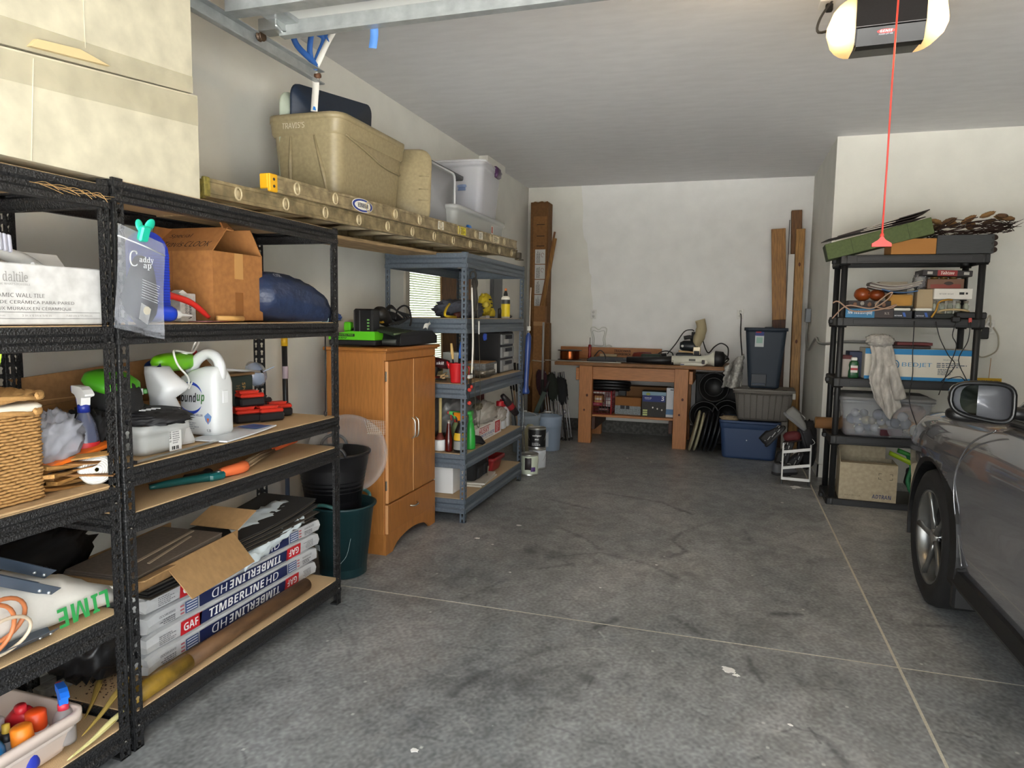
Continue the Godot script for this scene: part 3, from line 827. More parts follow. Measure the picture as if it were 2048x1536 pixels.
	A(o, "rope", G.new().smooth().tube([V(0, 0.02, 0), V(0.001, 0.3, 0), V(0, 0.6, 0.0), V(0.004, 1.02, 0.0)], 0.0035, 6).m(), red)
	A(o, "handle", G.new().ext([[-0.034, -0.012], [0.034, -0.012], [0.034, 0.0], [0.012, 0.014], [0.004, 0.026], [-0.004, 0.026], [-0.012, 0.014], [-0.034, 0.0]], V(0, 0, -0.006), V(0, 0, 0.006)).m(), S("e0382f", 0.4))
	A(o, "knot", G.new().at(V(0, 0.03, 0)).smooth().blob(V(0.007, 0.01, 0.007), 0.3).m(), red)

func ribbon(called: String, label: String, cat: String, p: Array, w: float, m: Material, group := "") -> Node3D:
	var o := T(called, label, cat, Vector3.ZERO, Vector3.ZERO, group)
	var pts := spline(p.map(func(e): return V(e[0], e[1], e[2])), 5)
	var g := G.new().smooth()
	g.grid(pts.size() - 1, 1, func(u, v):
		var i := int(round(u * (pts.size() - 1)))
		var d: Vector3 = pts[mini(i + 1, pts.size() - 1)] - pts[maxi(i - 1, 0)]
		var s := d.cross(V(0.25, 0.05, 1)).normalized()
		return pts[i] + s * (v - 0.5) * w, 0.0006)
	A(o, "strip", g.m(), m)
	return o

# ---------- goods on the two black shelving units ----------
func bottle(o: Node3D, prof: Array, m: Material, n := 20) -> MeshInstance3D:
	return A(o, "body", G.new().smooth().lathe(prof, n).m(), m)
func trigger(o: Node3D, y: float, m: Material, neck: Material, s := 1.0, turn := 0.0) -> void:
	# trigger spray head on a neck at height y, nozzle towards local -x
	var b := Transform3D(Basis(Vector3.UP, deg_to_rad(turn)).scaled(Vector3.ONE * s), V(0, y, 0))
	A(o, "collar", G.new().xf(b).smooth().lathe([[0.001, 0], [0.017, 0], [0.017, 0.022], [0.012, 0.026], [0.001, 0.027]], 16).m(), neck)
	A(o, "spray_head", G.new().xf(b).ext([[-0.012, 0.022], [0.014, 0.022], [0.018, 0.045], [0.045, 0.052], [0.048, 0.058], [0.032, 0.07], [0.012, 0.078], [-0.05, 0.078], [-0.05, 0.056], [-0.03, 0.052], [-0.016, 0.04]], V(0, 0, 0.013), V(0, 0, -0.013)).m(), m)
	A(o, "nozzle", G.new().xf(b).box(V(-0.058, 0.067, 0), V(0.016, 0.02, 0.02), 0.003).m(), neck)
	A(o, "trigger_lever", G.new().xf(b).smooth().tube([V(-0.036, 0.056, 0), V(-0.04, 0.035, 0), V(-0.034, 0.012, 0)], [0.007, 0.006, 0.005], 8).m(), neck)
func crumple(o: Node3D, called: String, r: Vector3, amp: float, sd: int, m: Material, pw := 0.8, fr := 3.0) -> MeshInstance3D:
	return A(o, called, G.new().smooth().blob(r, amp, fr, sd, pw, 40, 22).m(), m)

func near_goods():
	var card := S("b9854f", 0.85, 0, "fine", V(1.2, 1.2, 1.2))
	var card2 := S("a3774a", 0.85, 0, "fine", V(1.2, 1.2, 1.2))
	var kraft := S("c2a074", 0.85, 0, "fine", V(1.2, 1.2, 1.2))
	var white := S("d3d3d1", 0.5)
	var ink := S("3c3c40", 0.8)
	var black := S("17171a", 0.55)
	# ---- left unit, second shelf (y 1.382) ----
	var o := T("tile_carton", "long white carton of ceramic wall tile at the shelf edge", "box", V(-1.965, 1.388, -1.2))
	A(o, "body", G.new().box(V(0, 0.082, 0), V(0.30, 0.164, 0.88), 0.003).m(), S("d6d5d3", 0.75, 0, "fine", V(0.7, 0.7, 0.7)))
	W(o, "daltile", V(0.1512, 0.128, -0.175), FX, 0.068, 0.026, S("8f8d8a", 0.8), "serif")
	W(o, "IMAGINE WHAT'S POSSIBLE", V(0.1512, 0.108, -0.16), FX, 0.11, 0.005, S("8f8d8a", 0.8), "s")
	W(o, "CERAMIC WALL TILE", V(0.1512, 0.079, -0.175), FX, 0.16, 0.0105, S("6d6b69", 0.8), "s")
	W(o, "AZULEJO DE CERÁMICA PARA PARED", V(0.1512, 0.061, -0.2), FX, 0.29, 0.0125, S("6d6b69", 0.8), "s")
	W(o, "CARREAUX MURAUX EN CÉRAMIQUE", V(0.1512, 0.044, -0.2), FX, 0.27, 0.0125, S("6d6b69", 0.8), "s")
	A(o, "printed_rule", G.new().at(V(0.1512, 0.034, -0.2), FX).box(Vector3.ZERO, V(0.46, 0.0008, 0.0006)).box(V(0, -0.017, 0), V(0.46, 0.0008, 0.0006)).m(), ink)
	for k in 3:
		W(o, ["12.50 sq ft / 100 Pieces", "3 in x 6 in x 1/4 in", "7.60 cm x 15.20 cm"][k], V(0.1512, 0.025, -0.1 - k * 0.13), FX, 0.085, 0.005, S("8b8987", 0.8), "s")
	flap(o, V(0.0, 0.164, -0.1), V(0, 0, 1), V(-0.6, 1, 0), 0.05, 0.7, S("cfcdc8", 0.8))
	o = T("dish_brush", "white dish brush with grey bristles lying on the tile carton", "brush", V(-1.93, 1.556, -1.43), V(-6, 16, 0))
	A(o, "handle", G.new().smooth().tube(spline([V(0, 0.03, 0.2), V(0, 0.03, 0.05), V(0, 0.02, -0.08), V(0.01, -0.002, -0.18)], 5), [0.012, 0.012, 0.013, 0.014, 0.015, 0.016, 0.017, 0.018, 0.02, 0.022, 0.022, 0.02, 0.018, 0.015, 0.012, 0.01], 10).m(), white)
	A(o, "dustpan_lip", G.new().ext([[-0.03, 0.0], [0.03, 0.0], [0.02, 0.012], [-0.02, 0.012]], V(0.01, 0.006, -0.08), V(0.035, -0.012, -0.22)).m(), S("f1f1ef", 0.45))
	var bg := G.new()
	for i in 9:
		for j in 3:
			bg.at(V(-0.016 + j * 0.016, 0.055, 0.0 + i * 0.018), V(0, 0, (j - 1) * 8)).box(Vector3.ZERO, V(0.011, 0.05, 0.012), 0.003)
	A(o, "bristles", bg.m(), S("c3c4d2", 0.7)).set_meta("kind", "stuff")
	o = T("carton", "small brown carton standing behind the tile carton", "box", V(-2.16, 1.388, -1.52), V(0, 8, 0))
	carton(o, V(0.16, 0.215, 0.26), card2)
	o = T("green_twine", "lime green cord curving down past the wicker basket", "cord", V(-1.8, 1.21, -1.31))
	A(o, "cord", G.new().smooth().tube(spline([V(0.0, 0.0, 0.03), V(0.0, 0.05, 0.01), V(0, 0.1, -0.004), V(0, 0.14, -0.006)], 4), 0.003, 6).m(), S("9fd02f", 0.5))
	# zip bag hung on the post by a teal clip
	o = T("zip_bag", "clear zip bag with a black cap inside, clipped to the black post", "plastic bag", V(-1.765, 1.51, -1.715))
	var zb := func(u: float, v: float, d: float) -> Vector3:
		var a := V(0, 0.18, 0.065).lerp(V(0, 0.135, -0.115), u)
		var b := V(0, -0.13, 0.105).lerp(V(0, -0.17, -0.075), u)
		return a.lerp(b, v) + V(d * (sin(PI * u) * sin(PI * minf(v * 1.1, 1.0))) + 0.006 * sin(u * 9 + v * 5) * v + 0.012 + 0.018 * v, 0, 0)
	A(o, "film", G.new().smooth().grid(14, 18, func(u, v): return zb.call(u, v, 0.018)).grid(14, 18, func(u, v): return zb.call(u, v, -0.004)).m(), clear("b4b8c2", 0.3, 0.3))
	A(o, "zip_seal", G.new().smooth().tube([zb.call(0.0, 0.12, 0.006), zb.call(0.5, 0.12, 0.018), zb.call(1.0, 0.12, 0.006)], 0.0022, 6).m(), clear("eef0f4", 0.75, 0.3))
	A(o, "cap_inside", G.new().smooth().grid(24, 6, func(u, v): return zb.call(0.5 + (0.36 + 0.05 * sin(u * 19)) * v * cos(TAU * u), 0.58 + 0.36 * v * sin(TAU * u), 0.01) - V(0.002, 0, 0)).m(), S("34363c", 0.7))
	A(o, "desiccant", G.new().grid(1, 1, func(u, v): return zb.call(0.42 + u * 0.25, 0.7 + v * 0.16 + u * 0.03, 0.02)).m(), S("b7b9bb", 0.4))
	A(o, "coin", G.new().at(zb.call(0.56, 0.76, 0.021), V(0, 0, -90)).lathe([[0.0001, -0.001], [0.013, -0.001], [0.013, 0.001], [0.0001, 0.001]], 16).m(), S("b9b4a4", 0.4))
	var sv := S("d9dde2", 0.6)
	W(o, "addy", zb.call(0.5, 0.27, 0.024), V(-13, 90, 0) + V(0, 0, 0), 0.055, 0.024, sv, "serifb", 0.25)
	W(o, "ap", zb.call(0.5, 0.335, 0.024), V(-13, 90, 0), 0.03, 0.02, sv, "serifb", 0.25)
	W(o, "C", zb.call(0.26, 0.29, 0.022), V(-13, 90, 0), 0.03, 0.05, sv, "serif", 0.25)
	for k in 8:
		A(o, "small_print", G.new().grid(1, 1, func(u, v): return zb.call(0.4 + u * (0.45 - 0.03 * (k % 3)), 0.47 + k * 0.025 + v * 0.006, 0.024)).m(), sv)
	var teal := S("1fb597", 0.3)
	A(o, "clip", G.new().at(V(0.022, 0.158, -0.02), V(0, 0, -20)).box(V(0, 0, 0), V(0.02, 0.05, 0.035), 0.005).smooth().at(V(0.03, 0.185, -0.036), V(0, 0, -30)).blob(V(0.006, 0.022, 0.018)).at(V(0.014, 0.182, -0.012), V(0, 0, 10)).blob(V(0.006, 0.02, 0.014)).m(), teal, "teal plastic clip")
	# ---- right unit, second shelf (y 1.387) ----
	o = T("scrub_paddle", "ribbed royal blue plastic paddle standing behind the zip bag", "paddle", V(-1.90, 1.394, -1.9), V(0, 80, 0))
	var pd := [[-0.075, 0], [0.075, 0], [0.075, 0.22]]
	for k in 11:
		pd.append([0.075 * cos(PI * k / 10), 0.23 + 0.075 * sin(PI * k / 10)])
	A(o, "blade", G.new().ext(pd, V(0, 0, -0.012), V(0, 0, 0.012)).m(), S("1531a8", 0.45))
	var rb := G.new()
	for k in 24:
		rb.box(V(0, 0.012 + k * 0.0095, 0.0125), V(0.144, 0.004, 0.004))
		rb.box(V(0.0755, 0.012 + k * 0.0095, 0), V(0.004, 0.004, 0.022))
	A(o, "ribs", rb.m(), S("1d3fc4", 0.45))
	o = T("glue_bottle", "blue squeeze bottle with white nozzle lying on the shelf", "bottle", V(-1.845, 1.424, -1.9), V(0, 90, 90))
	A(o, "body", G.new().smooth().at(V(0, 0, 0), V(0, 0, 0)).lathe([[0.001, -0.09], [0.027, -0.088], [0.028, 0.03], [0.022, 0.045], [0.012, 0.05]], 16).m(), S("1a3fc0", 0.4))
	A(o, "nozzle", G.new().smooth().lathe([[0.016, 0.045], [0.016, 0.062], [0.007, 0.075], [0.004, 0.115], [0.001, 0.117]], 12).m(), white)
	o.rotation_degrees = V(-94, -12, 0)
	o = T("curved_pry_bar", "red curved handle sloping down beside the blue bottle", "tool", V(-1.88, 1.43, -2.05))
	A(o, "grip", G.new().smooth().tube(spline([V(-0.03, 0.06, 0.12), V(-0.01, 0.055, 0.06), V(0.01, 0.03, -0.02), V(0.02, -0.02, -0.09)], 5), [0.012, 0.013, 0.013, 0.013, 0.013, 0.013, 0.012, 0.012, 0.012, 0.012, 0.011, 0.011, 0.011, 0.01, 0.009, 0.008], 8).m(), S("c2261f", 0.4))
	o = T("small_box", "small white printed box standing against the open brown carton", "box", V(-1.975, 1.393, -2.13), V(0, -2, 0))
	carton(o, V(0.07, 0.105, 0.075), S("d8d7d3", 0.8, 0, "fine", V(2, 2, 2)))
	W(o, "Value", V(0.0357, 0.035, -0.005), V(0, 90, 90), 0.05, 0.016, S("22222a", 0.7))
	small_print(o, V(0.0357, 0.05, 0.012), V(0, 90, 90), 0.06, 0.012, 3, ink, 8)
	A(o, "torn_edge", G.new().ext([[-0.03, 0], [-0.01, 0.012], [0.0, 0.008], [0.012, 0.0]], V(-0.01, 0.105, 0.03), V(0.03, 0.105, 0.03)).m(), S("d8d7d3", 0.8))
	# open brown carton with flaps up like a tent
	o = T("carton", "open brown cardboard carton with black handwriting on its raised flap", "box", V(-2.02, 1.393, -2.325))
	var s := V(0.30, 0.268, 0.29)
	var cb := S("a9713c", 0.85, 0, "fine", V(1.2, 1.2, 1.2))
	carton(o, s, cb, true)
	flap(o, V(0, s.y, s.z / 2), V(1, 0, 0), V(0, 1, -0.95), 0.135, s.x, cb)
	flap(o, V(0, s.y, -s.z / 2), V(-1, 0, 0), V(0, 1, 0.62), 0.12, s.x, cb)
	flap(o, V(-s.x / 2, s.y, 0), V(0, 0, 1), V(0.3, 1, 0), 0.1, s.z, cb)
	A(o, "torn_corner", G.new().ext([[-0.03, 0], [0.03, 0], [0.005, 0.05], [-0.02, 0.04]], V(s.x / 2 - 0.01, s.y + 0.085, 0.045), V(s.x / 2 - 0.005, s.y + 0.09, 0.045)).m(), cb)
	var hand := S("2a1c12", 0.9)
	W(o, "Special", V(-0.045, s.y + 0.062, s.z / 2 - 0.0565), V(-43.5, 0, 0), 0.10, 0.028, hand, "s", 0.2)
	W(o, "Travis CLOOK", V(0.01, s.y + 0.028, s.z / 2 - 0.024), V(-43.5, 0, 0), 0.22, 0.03, hand, "s", 0.2)
	var tape := S("8a5a30", 0.25)
	panel(o, "tape", V(s.x / 2 + 0.0008, 0.06, 0.0), FX, 0.045, 0.11, tape, "brown packing tape")
	panel(o, "tape", V(s.x / 2 + 0.0008, s.y - 0.05, 0.0), FX, 0.05, 0.1, S("b98a52", 0.3), "brown packing tape")
	A(o, "fold_line", G.new().box(V(-0.04, s.y / 2, s.z / 2 + 0.0008), V(0.006, s.y, 0.001)).m(), S("966236", 0.85))
	# navy drawstring bag
	o = T("drawstring_bag", "stuffed navy drawstring bag lying beside the open brown carton", "bag", V(-1.93, 1.39, -2.68))
	var ns := S("26324e", 0.45, 0, "blotch", V(3, 3, 3), "crumple", 0.9)
	var secs := []
	var fnb := FastNoiseLite.new(); fnb.seed = 12; fnb.frequency = 2.2
	for k in 15:
		var t := k / 14.0
		var w := 0.13 * (1.0 - pow(absf(t - 0.35) / 0.72, 3.2))
		var hh := 0.112 * (1.0 - pow(absf(t - 0.42) / 0.62, 3.0))
		w = maxf(w, 0.016); hh = maxf(hh, 0.014)
		var r := PackedVector3Array()
		for q in 36:
			var a := TAU * q / 36
			var wr := 1.0 + 0.05 * sin(q * 2.9 + t * 3.0) * t + 0.09 * fnb.get_noise_3d(cos(a), sin(a), t * 3)
			r.append(V(w * cos(a) * wr + 0.06 * t * t, maxf(0.004, 0.105 + 0.01 * (1 - t) - 0.07 * t * t + hh * sin(a) * wr), 0.23 - t * 0.49))
		secs.append(r)
	A(o, "body", G.new().smooth().loft(secs).m(), ns)
	var fr := G.new().smooth()
	for q in 12:
		var a := TAU * q / 12
		fr.tube([V(0.06, 0.035, -0.255), V(0.07 + 0.03 * cos(a), 0.03 + 0.025 * sin(a), -0.275), V(0.09 + 0.04 * cos(a), 0.022 + 0.018 * sin(a), -0.295)], [0.008, 0.009, 0.006], 6)
	A(o, "gathered_mouth", fr.m(), S("1e335f", 0.5))
	A(o, "drawstring", G.new().smooth().tube(arc(V(0.06, 0.035, -0.258), V(0.02, 0, 0), V(0, 0.018, 0), 0, 340, 12), 0.004, 6, true).m(), black)
	A(o, "tag", G.new().at(V(0.10, 0.02, -0.2), V(60, 20, 0)).box(Vector3.ZERO, V(0.03, 0.002, 0.06)).m(), S("8fa8ad", 0.7))
	W(o, "OR", V(0.075, 0.2, 0.13), V(-50, 90, 0), 0.05, 0.02, S("b8bcc4", 0.7), "serif")
	o = T("leaflet", "red and white leaflet lying before the open brown carton", "paper", V(-1.84, 1.394, -2.12), V(0, 12, 0))
	A(o, "sheet", G.new().box(V(0, 0.001, 0), V(0.07, 0.002, 0.16)).m(), S("7d2f33", 0.5))
	A(o, "print", G.new().box(V(0.0, 0.0024, 0.02), V(0.05, 0.0008, 0.09)).m(), S("b9b2ae", 0.5))
	o = T("dowel", "short pale wooden dowel lying in front of the open brown carton", "dowel", V(-1.838, 1.406, -2.23))
	A(o, "stick", G.new().smooth().tube([V(0, 0, 0.07), V(0.01, 0, -0.06)], 0.011, 10).m(), S("c99a5a", 0.7))
	# ---- left unit, third shelf (y 0.885) ----
	o = T("cardboard_sheet", "flat cardboard sheet lining the shelf under the wicker basket", "cardboard", V(-1.99, 0.891, -1.1))
	A(o, "sheet", G.new().box(V(0, 0.003, 0), V(0.40, 0.006, 1.06), 0.001).m(), kraft)
	basket()
	o = T("spray_bottle", "grey spray bottle with white and blue trigger behind the wicker basket", "spray bottle", V(-1.93, 0.892, -1.66), V(0, 160, 0))
	bottle(o, [[0.001, 0], [0.036, 0.002], [0.04, 0.01], [0.04, 0.13], [0.033, 0.18], [0.018, 0.212], [0.014, 0.222]], clear("5a6078", 0.75, 0.2))
	A(o, "label", G.new().smooth().lathe([[0.0405, 0.03], [0.0405, 0.1]], 20).m(), S("d8c21e", 0.5), "yellow label")
	A(o, "label_band", G.new().smooth().lathe([[0.0407, 0.1], [0.0407, 0.125]], 20).m(), S("b5232a", 0.5))
	trigger(o, 0.218, white, S("1d2d86", 0.4), 1.05, 180)
	o = T("tin_box", "dark green tin box with a gold letter behind the plastic bag", "tin", V(-2.1, 0.892, -1.53), V(0, -10, 0))
	A(o, "body", G.new().box(V(0, 0.13, 0), V(0.09, 0.26, 0.09), 0.008).m(), S("2b3a35", 0.4))
	A(o, "rim", G.new().box(V(0, 0.262, 0), V(0.094, 0.012, 0.094), 0.004).m(), S("8a7748", 0.4, 0.5))
	W(o, "G", V(0.046, 0.21, 0), FX, 0.03, 0.035, S("a8935c", 0.5), "b")
	o = T("plastic_bag", "crumpled clear plastic bag beside the wicker basket", "plastic bag", V(-1.94, 0.96, -1.55))
	crumple(o, "film", V(0.07, 0.085, 0.08), 0.45, 5, clear("b9bac4", 0.5, 0.3))
	o.position.y = 1.035
	o = T("orange_saw", "orange plastic strip lying over the white bag roll", "tool", V(-1.885, 0.99, -1.6), V(8, 2, 0))
	A(o, "blade", G.new().box(V(0, 0, 0), V(0.05, 0.012, 0.24), 0.004).m(), S("e8701c", 0.45))
	A(o, "end", G.new().ext([[-0.025, -0.006], [0.025, -0.006], [0.025, 0.006], [-0.025, 0.006]], V(0, 0, -0.12), V(0, -0.004, -0.15)).m(), S("2c2523", 0.6))
	o = T("bag_roll", "roll of white plastic bags lying end-on beside the shims", "roll", V(-1.915, 0.944, -1.66), V(90, 60, 0))
	o.scale = V(1.25, 1.25, 1.25)
	var sp := []
	for k in 80:
		var t := k / 79.0
		sp.append(V((0.006 + 0.03 * t) * cos(t * 36), 0.076, (0.006 + 0.03 * t) * sin(t * 36)))
	A(o, "roll", G.new().smooth().lathe([[0.001, -0.09], [0.036, -0.09], [0.039, -0.08], [0.038, 0.0], [0.039, 0.07], [0.036, 0.076], [0.005, 0.076]], 24).m(), S("dcdad4", 0.55, 0, "", Vector3.ONE, "crumple", 0.4))
	A(o, "spiral_edge", G.new().smooth().tube(sp, 0.0018, 5).m(), S("eceae4", 0.5))
	var rng := RandomNumberGenerator.new(); rng.seed = 77
	var shim := G.new().ext([[-0.1, 0], [0.1, 0], [0.1, 0.011], [-0.1, 0.002]], V(0, 0, -0.018), V(0, 0, 0.018)).m()
	for k in 14:
		var w := T("wood_shim", "tapered wooden shim in the loose pile beside the wicker basket", "shim", V(-1.865 - rng.randf() * 0.09, 0.898 + k * 0.0066, -1.525 - rng.randf() * 0.07), V(rng.randfn(0, 8), rng.randf_range(20, 140), rng.randfn(0, 6)), "wood shims in the pile")
		A(w, "wedge", shim, [S("b5803f", 0.75, 0, "grain", V(3, 12, 12)), S("c08d4a", 0.75, 0, "grain", V(3, 12, 12)), S("a06e35", 0.75, 0, "grain", V(3, 12, 12))][k % 3])
	o = T("black_cloth", "bunched black cloth behind the spray bottle", "cloth", V(-2.02, 0.97, -1.72))
	crumple(o, "folds", V(0.1, 0.075, 0.06), 0.3, 8, S("141416", 0.9), 0.8)
	o.position = V(-2.0, 1.03, -1.735)
	# flattened cartons at the rear of the third shelf
	var fl := [[-2.225, -1.70, -2.62, 0.36, 0.40], [-2.205, -1.72, -2.45, 0.22, 0.26], [-2.19, -1.74, -2.32, 0.2, 0.17]]
	for k in 3:
		var q: Array = fl[k]
		o = T("flattened_carton", ["tallest flattened brown carton leaning along the rear of the shelf", "mid-height flattened brown carton leaning in front of the tallest one", "lowest flattened brown carton nearest the bottles"][k], "cardboard", V(q[0], 0.942, q[1]), V(0, 0, 2 + k))
		var ln: float = q[2] - q[1]
		A(o, "sheet", G.new().ext([[0, 0], [-ln, 0], [-ln, q[3] * 0.55], [-ln - 0.12 + 0.05 * k, q[4] * 0.78], [-0.05, q[3] * 0.72], [0, q[3] * 0.6]].map(func(e): return [-e[0], e[1]]), V(0, 0, 0), V(0.012, 0, 0)).m(), [card2, S("8f6639", 0.85, 0, "fine", V(1.2, 1.2, 1.2)), card2][k])
		A(o, "fold_line", G.new().box(V(0.0135, q[3] * 0.5, ln / 2), V(0.003, 0.004, absf(ln) * 0.95)).m(), S("c09460", 0.85))
	# ---- right unit, third shelf (y 0.935) ----
	o = T("storage_box", "small clear plastic box with a white label, black bag on top", "storage box", V(-1.985, 0.942, -1.9))
	A(o, "body", tub(Vector2(0.27, 0.19), Vector2(0.30, 0.215), 0.105, 0.025, 0.003, 0.006), clear("dfe2e0", 0.45, 0.3))
	panel(o, "label", V(0.1475, 0.045, -0.035), V(0, 90, 0), 0.055, 0.082, white)
	small_print(o, V(0.1483, 0.05, -0.04), V(0, 90, 0), 0.036, 0.045, 6, S("77777a", 0.8), 3)
	A(o, "barcode", G.new().at(V(0.1483, 0.014, -0.035), FX).box(V(-0.015, 0, 0), V(0.004, 0.012, 0.0008)).box(V(-0.007, 0, 0), V(0.006, 0.012, 0.0008)).box(V(0.003, 0, 0), V(0.003, 0.012, 0.0008)).box(V(0.01, 0, 0), V(0.005, 0.012, 0.0008)).m(), black)
	W(o, "5 MED", V(0.1483, 0.055, -0.012), V(0, 90, 90), 0.04, 0.008, ink)
	o = T("black_pouch", "flat black drawstring pouch draped over the small clear box", "bag", V(-1.96, 1.052, -1.91), V(0, 0, -3))
	crumple(o, "cloth", V(0.16, 0.022, 0.12), 0.3, 15, S("1b1b1e", 0.6), 0.7)
	A(o, "cord", G.new().smooth().tube(spline([V(0.02, 0.02, 0.06), V(0.04, 0.034, 0.0), V(0.06, 0.03, -0.05), V(0.09, 0.022, -0.09), V(0.1, 0.018, -0.06), V(0.08, 0.022, -0.03)], 5), 0.0025, 6).m(), black)
	for k in 4:
		A(o, "printed_bar", G.new().at(V(0.05, 0.026, 0.05 - k * 0.022), V(0, 30, 0)).box(Vector3.ZERO, V(0.03, 0.003, 0.005)).m(), S("d0d0d2", 0.7))
	o.position.y = 1.068
	o = T("cloth_hat", "black cloth cap with a bright green band behind the black post", "cap", V(-2.0, 1.13, -1.83))
	A(o, "crown", G.new().smooth().blob(V(0.1, 0.085, 0.075), 0.12, 2, 3, 0.9).m(), S("1a1a1c", 0.85))
	A(o, "band", G.new().smooth().at(V(0, 0.05, 0), V(0, 0, -18)).lathe([[0.078, -0.012], [0.09, 0.0], [0.085, 0.02], [0.06, 0.035], [0.001, 0.045]], 20).m(), S("4fae1f", 0.5))
	# handheld steamer, lime green
	o = T("handheld_steamer", "lime green handheld appliance with a looped white cord lying on the white jugs", "appliance", V(-2.06, 1.235, -2.18), V(-2, 8, 0))
	A(o, "body", G.new().smooth().at(V(0, 0, 0)).blob(V(0.045, 0.035, 0.12), 0.05, 1.5, 2, 0.8).m(), S("6fbf17", 0.35))
	A(o, "nose", G.new().smooth().at(V(-0.01, -0.03, 0.1), V(40, 0, 0)).lathe([[0.001, -0.02], [0.028, -0.02], [0.032, 0.01], [0.03, 0.03]], 16).m(), S("1c2a55", 0.4))
	A(o, "button", G.new().smooth().at(V(0.02, 0.033, -0.03)).blob(V(0.014, 0.006, 0.016)).m(), white)
	A(o, "tail", G.new().box(V(0, 0.012, -0.125), V(0.03, 0.016, 0.04), 0.004).m(), white)
	A(o, "cord", G.new().smooth().tube(spline([V(0.0, 0.02, -0.1), V(0.0, 0.07, -0.125), V(0.01, 0.085, -0.14), V(0.015, 0.06, -0.12), V(0.03, 0.035, -0.06), V(0.035, 0.045, 0.04), V(0.045, 0.035, 0.07), V(0.055, -0.01, 0.06), V(0.07, -0.06, 0.02), V(0.07, -0.1, 0.02), V(0.06, -0.08, -0.02), V(0.06, -0.07, -0.07), V(0.07, -0.11, -0.06), V(0.075, -0.12, -0.03)], 6), 0.0042, 6).m(), S("efefec", 0.4))
	A(o, "red_tag", G.new().smooth().at(V(0, 0.035, -0.12)).blob(V(0.012, 0.01, 0.012), 0.3).m(), S("c2252c", 0.5))
	# white pourer jug with a flared mouth
	o = T("pour_jug", "white plastic jug with a wide flared spout behind the clear box", "jug", V(-1.975, 0.942, -2.07), V(0, -10, 0))
	var js := []
	for q in [[0.15, 0.10, 0.0, 0.0, 0.0], [0.15, 0.10, 0.012, 0.0, 0.0], [0.105, 0.085, 0.13, -0.01, 0.02], [0.09, 0.075, 0.17, -0.012, 0.03], [0.12, 0.10, 0.195, 0.0, 0.02], [0.135, 0.11, 0.215, 0.0, 0.015], [0.09, 0.09, 0.26, -0.025, 0.03], [0.075, 0.08, 0.285, -0.03, 0.035]]:
		js.append(G.ring(q[0], q[1], 0.03, q[2], 4, q[3], q[4]))
	for q in [[0.066, 0.07, 0.285, -0.03, 0.035], [0.075, 0.08, 0.23, -0.02, 0.03]]:
		js.append(G.ring(q[0], q[1], 0.03, q[2], 4, q[3], q[4]))
	A(o, "body", G.new().smooth().loft(js).m(), S("d2d4d6", 0.35))
	A(o, "grip_panel", G.new().smooth().at(V(0.058, 0.11, 0.02), V(0, 0, 9)).box(V(0, 0, 0), V(0.006, 0.05, 0.03), 0.003).m(), S("eceef0", 0.3))
	o = T("spray_bottle", "white spray bottle with a green cap hidden behind the flared jug", "spray bottle", V(-2.09, 0.942, -1.98), V(0, 30, 0))
	bottle(o, [[0.001, 0], [0.04, 0.002], [0.042, 0.012], [0.042, 0.09], [0.03, 0.12], [0.015, 0.13]], white)
	trigger(o, 0.126, white, S("3f9f2f", 0.4), 1.0, 200)
	jug()
	o = T("game_carton", "dark green carton with gold lettering on end behind the red batteries", "box", V(-2.15, 0.942, -2.62), V(0, -4, 0))
	carton(o, V(0.08, 0.2, 0.16), S("2c3833", 0.7))
	A(o, "top_flap", G.new().box(V(0, 0.208, -0.01), V(0.085, 0.012, 0.17), 0.003).m(), S("7b5f3e", 0.8))
	W(o, "SPORT", V(0.0412, 0.13, -0.02), V(0, 90, -90), 0.08, 0.02, S("b08a4e", 0.6))
	W(o, "HUNGER", V(0.0412, 0.1, 0.015), V(0, 90, -90), 0.12, 0.025, S("6e5a3a", 0.6))
	# batteries
	var bt := Node3D.new()
	var k0 := 0
	for q in [[-2.06, 0.942, -2.585, 62, "red-topped battery pack on the shelf nearest the white jug, one stacked above it"], [-1.995, 0.942, -2.665, 62, "red-topped battery pack on the shelf in the middle of the row of three"], [-2.045, 0.942, -2.80, 62, "red-topped battery pack at the far end of the row of three"], [-2.06, 1.012, -2.615, 62, "red-topped battery pack stacked on top of two others"]]:
		o = T("battery_pack", q[4], "battery", V(q[0], q[1], q[2]), V(0, q[3], 0), "red cordless tool batteries")
		battery(o, S("c8301f", 0.4))
	o = T("battery_pack", "all-black battery pack behind the red-topped ones", "battery", V(-2.12, 0.942, -2.75), V(0, 62, 0), "red cordless tool batteries")
	battery(o, S("1f1f21", 0.45))
	o.position.y = 0.972
	A(o, "stand", G.new().box(V(0, -0.016, 0), V(0.08, 0.028, 0.1), 0.004).m(), black)
	o = T("suction_wand", "clear plastic cup on a white rod reaching past the green carton", "plastic cup", V(-2.13, 1.15, -2.8))
	A(o, "cup", G.new().smooth().at(V(0, 0, 0), V(0, 0, -70)).lathe([[0.012, 0.0], [0.05, -0.015], [0.066, -0.045], [0.064, -0.046], [0.048, -0.018], [0.01, -0.003]], 24).m(), clear("b8c8e4", 0.4, 0.12))
	A(o, "rod", G.new().smooth().tube([V(0.0, 0.0, 0.02), V(0.0, 0.012, 0.12), V(0.0, 0.03, 0.28)], 0.006, 8).m(), white)
	A(o, "rib", G.new().smooth().tube([V(0.005, 0.0, 0.0), V(0.03, 0.02, -0.05)], 0.003, 6).m(), clear("c8d6ee", 0.7, 0.2))
	o = T("magazine", "white and blue magazine lying under the white jugs", "magazine", V(-1.885, 0.942, -2.3), V(0, 7, 0))
